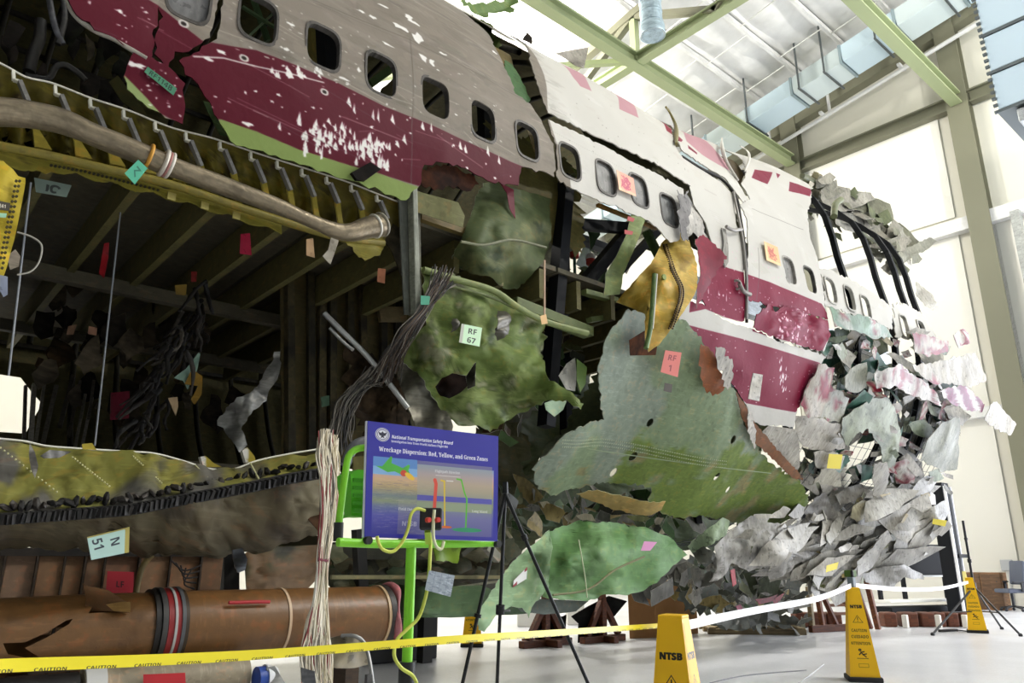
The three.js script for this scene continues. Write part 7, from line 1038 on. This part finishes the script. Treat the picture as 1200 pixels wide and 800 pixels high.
ribbon([wB, wB.clone().lerp(wC, .33).add(V(0, -.07, 0)), wB.clone().lerp(wC, .66).add(V(0, -.08, 0)), wC], .05, whiteM, 'barrier_tape', 'white tape sagging from the middle cone to the far cone', 40);

/* ================= things on the hangar floor behind ================= */
M.timber = mat({ color: '#8a4c2e', map: T.wood, roughness: .6 });
M.timber2 = mat({ color: '#a5663f', map: T.wood, roughness: .6 });
M.pale = mat({ color: '#c9b68e', map: T.wood, roughness: .6 });
function stand(px, py, label, w = .95) {
  const b = onY(px, py, 0), t = thing('timber_stand', label, 'timber stand'); t.position.copy(b);
  part(box(w, .1, .12, M.timber, 0, .05, 0, .01), 'foot_beam', t); part(box(.1, .1, w * .8, M.timber, 0, .05, -.1, .01), 'foot_beam', t); part(box(.1, .85, .1, M.timber, 0, .5, 0, .01), 'post', t);
  part(beam(V(.02, .6, 0), V(.36, .1, 0), .08, .08, M.timber), 'brace', t); part(beam(V(-.02, .6, 0), V(-.36, .1, 0), .08, .08, M.timber), 'brace', t); return t;
}
stand(640, 757, 'brown timber stand under the lowest sage sheet', 1.0); stand(707, 752, 'brown timber stand between the lowest sheet and the cardboard', .95);
for (const [p, l] of [[[[632, 721], [660, 722], [664, 720], [663, 735], [656, 752], [628, 750], [627, 735]], 'black cloth hung behind the left timber stand'], [[[679, 716], [700, 716], [712, 714], [711, 740], [690, 750], [678, 753]], 'black board behind the right timber stand'], [[[670, 722], [690, 710], [714, 698], [735, 704], [720, 722], [700, 716], [678, 730]], 'black folded sheet on the right timber stand']]) tag(torn(p, [[p[0][0], p[0][1], -onY(...(p[0][0] < 665 ? [640, 757] : [707, 752]), 0).z + .06], [p[3][0], p[3][1], -onY(...(p[0][0] < 665 ? [640, 757] : [707, 752]), 0).z + .08]], M.soot, { fc: '#2b2b2d', L: 14, th: .02 }), 'black_sheet', l, 'sheet');
{ // cardboard
  const t = thing('cardboard_screen', 'folded brown cardboard standing under the belly behind the near cone', 'cardboard'), m = mat({ color: '#b07f4f', map: T.quilt, roughness: .8 });
  const bs = [[738, 748], [769, 747], [793, 745], [818, 742]].map(([x, y]) => onY(x, y, 0)), hs = [.72, .9, .92, .8];
  for (let i = 0; i < 3; i++) { const a = bs[i], b = bs[i + 1]; const mid = a.clone().add(b).multiplyScalar(.5), w = a.distanceTo(b), o = box(w, (hs[i] + hs[i + 1]) / 2, .012, m); o.position.set(mid.x, (hs[i] + hs[i + 1]) / 4, mid.z); o.rotation.y = Math.atan2(-(b.z - a.z), b.x - a.x); part(o, 'panel', t); }
}
{ // low pallet
  const t = thing('pallet', 'low pale wooden pallet under the dark scrap pile', 'pallet'), a = onY(836, 742, 0), b = onY(955, 743, 0), w = 1.5, c = a.clone().add(b).multiplyScalar(.5).add(V(.2, 0, -.4)), turn = Math.atan2(-(b.z - a.z), b.x - a.x); t.position.copy(c); t.rotation.y = turn; const L = a.distanceTo(b) * .96;
  for (let i = 0; i < 3; i++) part(box(L, .09, .1, M.pale, 0, .045, -.55 + i * .55), 'runner', t); for (let i = 0; i < 7; i++) part(box(.12, .025, 1.25, M.pale, -L / 2 + .08 + i * (L - .16) / 6, .103, 0), 'slat', t);
}
tag(torn([[836, 728], [860, 718], [900, 718], [935, 722], [950, 736], [900, 738], [850, 738]], [[836, 728, 7.2], [950, 736, 7.6], [890, 720, 7.9]], M.primer, { fc: '#787b70', L: 12, amp: .12, jag: 2, th: .1 }), 'tarp_heap', 'grey crumpled heap lying on the low pallet', 'heap');
{ // wooden trestle
  const t = thing('wooden_trestle', 'brown timber trestle standing behind the middle cone', 'trestle'), b0 = onY(950, 741, 0), b1 = onY(1034, 737, 0), P = (k, y, dz = 0) => b0.clone().lerp(b1, k).add(V(0, y, dz));
  part(beam(P(0, .06), P(.62, .06), .1, .12, M.timber, .01), 'foot_beam', t);
  part(beam(P(.03, .1), P(.03, .78), .08, .08, M.pale, .006), 'post', t); part(beam(P(.17, .1), P(.14, .78), .08, .08, M.timber2, .006), 'post', t); part(beam(P(.36, .1), P(.17, .8), .08, .07, M.timber, .006), 'brace', t); part(beam(P(.26, .92), P(.55, .42), .08, .07, M.timber, .006), 'brace', t);
  for (const y of [.3, .45, .62]) part(beam(P(.3, y), P(.6, y), .06, .05, M.timber2, .006), 'rung', t);
  part(beam(P(.72, .0), P(.64, 1.15), .09, .08, M.timber2, .006), 'post', t); part(beam(P(.94, 0), P(.84, 1.1), .09, .08, M.timber2, .006), 'post', t); part(beam(P(.68, .9), P(.84, .02), .07, .06, M.timber, .006), 'brace', t); part(beam(P(.16, .9), P(.86, .95), .07, .06, M.timber, .006), 'top_rail', t);
}
{ // row of timber blocks
  const xs = [[930, 949], [949, 967], [967, 985], [1034, 1049], [1055, 1074], [1076, 1093], [1093, 1106], [1107, 1121], [1123, 1139]], g = 'rough brown timber blocks in a row before the black bench', geo = boxG(.5, .26, .26, .03);
  for (const [a, b] of xs) { const A = onY(a, 734, 0), B = onY(b, 734, 0), w = A.distanceTo(B) * .97, o = new THREE.Mesh(boxG(w, .27, .3, .04), M.timber); o.position.copy(A).add(B).multiplyScalar(.5); o.position.y = .135; o.rotation.y = Math.atan2(-(B.z - A.z), B.x - A.x); tag(o, 'timber_block', 'rough brown timber block in the row before the black bench', 'timber block', g); }
  for (const [a, b] of [[1049, 1055], [1088, 1093], [1119, 1124]]) { const A = onY(a, 735, 0), B = onY(b, 735, 0), o = new THREE.Mesh(boxG(A.distanceTo(B), .24, .1, .02), M.plain('#efece4', .6)); o.position.copy(A).add(B).multiplyScalar(.5); o.position.y = .12; o.position.z += .16; tag(o, 'white_spacer', 'white spacer block standing between timber blocks', 'block', 'white spacers between the timber blocks'); }
}
{ // black bench behind
  const t = thing('black_bench', 'long black bench with a back panel behind the timber blocks', 'bench'), a = onY(1036, 722, 0), b = onY(1134, 719, 0), dir = b.clone().sub(a), L = dir.length(), k = a.z; t.position.copy(a).add(b).multiplyScalar(.5); t.rotation.y = Math.atan2(-dir.z, dir.x);
  const s = L / 98; // metres for a pixel there
  part(box(L, .42 * 12 * s / .42 * .42, .5, M.blk, 0, 6 * s * .9, 0, .02), 'plinth', t); part(box(L * 1.02, .05, .55, M.plain('#e9e9e6', .5), 0, 12.6 * s, 0, .01), 'white_shelf', t);
  part(box(72 * s, 27 * s, .06, M.blk, 12 * s, 47 * s, -.1, .02), 'back_panel', t); for (const x of [-46, -18, 32]) part(box(.08, 24 * s, .08, M.blk, x * s, 24 * s, -.1), 'leg', t); part(box(60 * s, .04, .1, M.plain('#dfe1e0', .5), 6 * s, 33 * s, .1), 'rail', t);
}
{ // black column with cable tray
  const t = thing('black_column', 'black steel column with a white cable conduit beside the aft debris', 'column'), b = onY(1124, 722, 0), h = onX(1112, 585, b.x).y + .4;
  part(box(.42, h, .3, M.blk, b.x, h / 2, b.z, .02), 'shaft', t); part(box(.05, h * .94, .05, M.plain('#e6e7ea', .45), b.x - .2, h * .5, b.z + .2), 'conduit', t); part(box(.05, h * .94, .05, M.plain('#c9ccd4', .45), b.x + .24, h * .5, b.z + .16), 'conduit', t); part(box(.5, .08, .1, M.blk, b.x + .15, 1.35, b.z + .2), 'bracket', t); part(box(.7, .02, .5, M.blk, b.x, .01, b.z), 'base_plate', t);
}
{ // light tripod
  const t = thing('light_tripod', 'tall black light tripod standing before the far cone', 'tripod'), c = onY(1150, 741, 0), bk = M.plain('#1a1c20', .45), hub = V(c.x, .78, c.z);
  part(rod(V(c.x, .35, c.z), V(c.x, 1.95, c.z), .022, bk), 'mast', t); part(rod(V(c.x, 1.2, c.z), V(c.x, 1.26, c.z), .035, bk), 'clamp', t); part(rod(V(c.x, 1.6, c.z), V(c.x, 1.64, c.z), .03, bk), 'clamp', t); part(rod(V(c.x, .73, c.z), V(c.x, .85, c.z), .045, bk), 'hub', t);
  for (const [x, y] of [[1093, 743], [1196, 744], [1174, 736]]) { const f = onY(x, y, .02); part(rod(hub, f, .018, bk), 'leg', t); part(rod(V(c.x, .36, c.z), hub.clone().lerp(f, .55), .01, bk), 'strut', t); const s = new THREE.Mesh(new THREE.SphereGeometry(.035, 12, 8), bk); s.position.copy(f); part(s, 'foot', t); }
}
{ const t = thing('power_strip', 'black power strip with a cable on the floor by the far cone', 'power strip'), a = onY(1101, 739, .02), b = onY(1121, 738, .02), c = onY(1140, 740, .012); part(beam(a, b, .07, .05, M.plain('#1b1b1e', .5), .01), 'strip', t); part(tube([b, b.clone().lerp(c, .5), c], .01, M.plain('#1b1b1e', .5), 6, 10), 'cable', t); }
{ // cabinet and chair
  const b = onY(1159, 714, 0), t = thing('wooden_cabinet', 'low brown wooden cabinet against the end wall', 'cabinet'); t.position.set(Math.min(b.x, 24.3), 0, b.z); t.rotation.y = -Math.PI / 2;
  part(box(.95, .95, .5, mat({ color: '#a9805a', map: T.wood, roughness: .6 }), 0, .475, 0, .01), 'case', t); for (const x of [-.24, .24]) part(box(.44, .85, .02, mat({ color: '#8a6a4e', map: T.wood, roughness: .6 }), x, .48, .255), 'door', t);
}
{
  const b = onY(1189, 716, 0), t = thing('office_chair', 'grey-blue office chair by the end wall', 'chair'); const k = b.x > 24 ? 24 / b.x : 1; t.position.set(b.x * k, 0, b.z * k); t.rotation.y = -2.2; const f = mat({ color: '#5b6170', roughness: .8 }), bk = M.plain('#2b2d33', .5);
  part(box(.56, .1, .54, f, 0, .5, 0, .04), 'seat', t); const bb = part(box(.5, .6, .09, f, 0, .95, -.26, .04), 'backrest', t); bb.rotation.x = -.15; part(rod(V(0, .12, 0), V(0, .46, 0), .035, bk), 'column', t);
  for (const s of [-1, 1]) { part(box(.07, .04, .34, bk, s * .31, .72, -.02, .015), 'armrest', t); part(box(.05, .24, .06, bk, s * .31, .6, -.1), 'arm_post', t); }
  for (let i = 0; i < 5; i++) { const a = i * 1.2566, e = V(Math.cos(a) * .3, .08, Math.sin(a) * .3); part(beam(V(0, .13, 0), e, .05, .04, bk), 'base_spoke', t); const w = new THREE.Mesh(new THREE.SphereGeometry(.04, 10, 8), bk); w.position.set(e.x, .04, e.z); part(w, 'caster', t); }
}
{ const p = onX(1180, 662, WX - .1), t = thing('wall_outlet', 'small grey outlet box with a conduit on the end wall', 'outlet box'); part(box(.1, .3, .3, M.plain('#b9bcbf', .5), p.x, p.y, p.z, .02), 'box', t); part(box(.05, p.y, .05, M.plain('#cfd0ce', .5), p.x + .02, p.y / 2, p.z), 'conduit', t); }
{ const p = onY(1134, 722, 0), t = thing('folded_sign', 'pale yellow folded floor sign leaning behind the far cone', 'floor sign'); const s = box(.3, 1.0, .02, M.plain('#efe08a', .5), p.x, .5, p.z, .005); s.rotation.set(-.08, -.9, 0); part(s, 'panel', t); }
{ // black crate under the wreck, far pale cabinets
  const b = onY(505, 772, 0), t = thing('black_crate', 'large black crate standing under the wreck behind the stand', 'crate'); t.position.set(b.x - .35, 0, b.z - .35); part(box(1.1, .78, .7, M.plain('#1c1c1e', .6), -.1, .39, 0, .02), 'body', t); part(box(1.14, .05, .74, M.plain('#262628', .6), -.1, .8, 0, .01), 'lid', t);
}
for (const [x0, x1, y, l] of [[606, 628, 733, 'white low cabinet far behind the left timber stand'], [664, 684, 731, 'white low cabinet far behind the right timber stand']]) { const a = onY(x0, y, 0), b = onY(x1, y, 0), w = Math.abs(b.x - a.x) + .3; const t = thing('white_cabinet', l, 'cabinet'); t.position.copy(a).add(b).multiplyScalar(.5); t.rotation.y = Math.atan2(-(b.z - a.z), b.x - a.x); part(box(a.distanceTo(b), .75, .6, M.plain('#e6e5de', .6), 0, .375, 0, .02), 'case', t); part(box(a.distanceTo(b) + .1, .05, .66, M.plain('#8a8a86', .6), 0, .78, 0, .01), 'top', t); }
tag(tube([[832, 800], [868, 792], [905, 788], [945, 785]].map(([x, y]) => onY(x, y, .006)), .006, M.plain('#8a8a90', .6), 6, 24), 'floor_cable', 'thin grey cable lying on the floor behind the near cone', 'cable');
tag(tube([[936, 800], [950, 790], [965, 778]].map(([x, y]) => onY(x, y, .006)), .006, M.plain('#c9c9cc', .6), 6, 16), 'floor_cable', 'thin pale cable lying on the floor before the middle cone', 'cable');

shade(scene);
renderer.render(scene, camera);
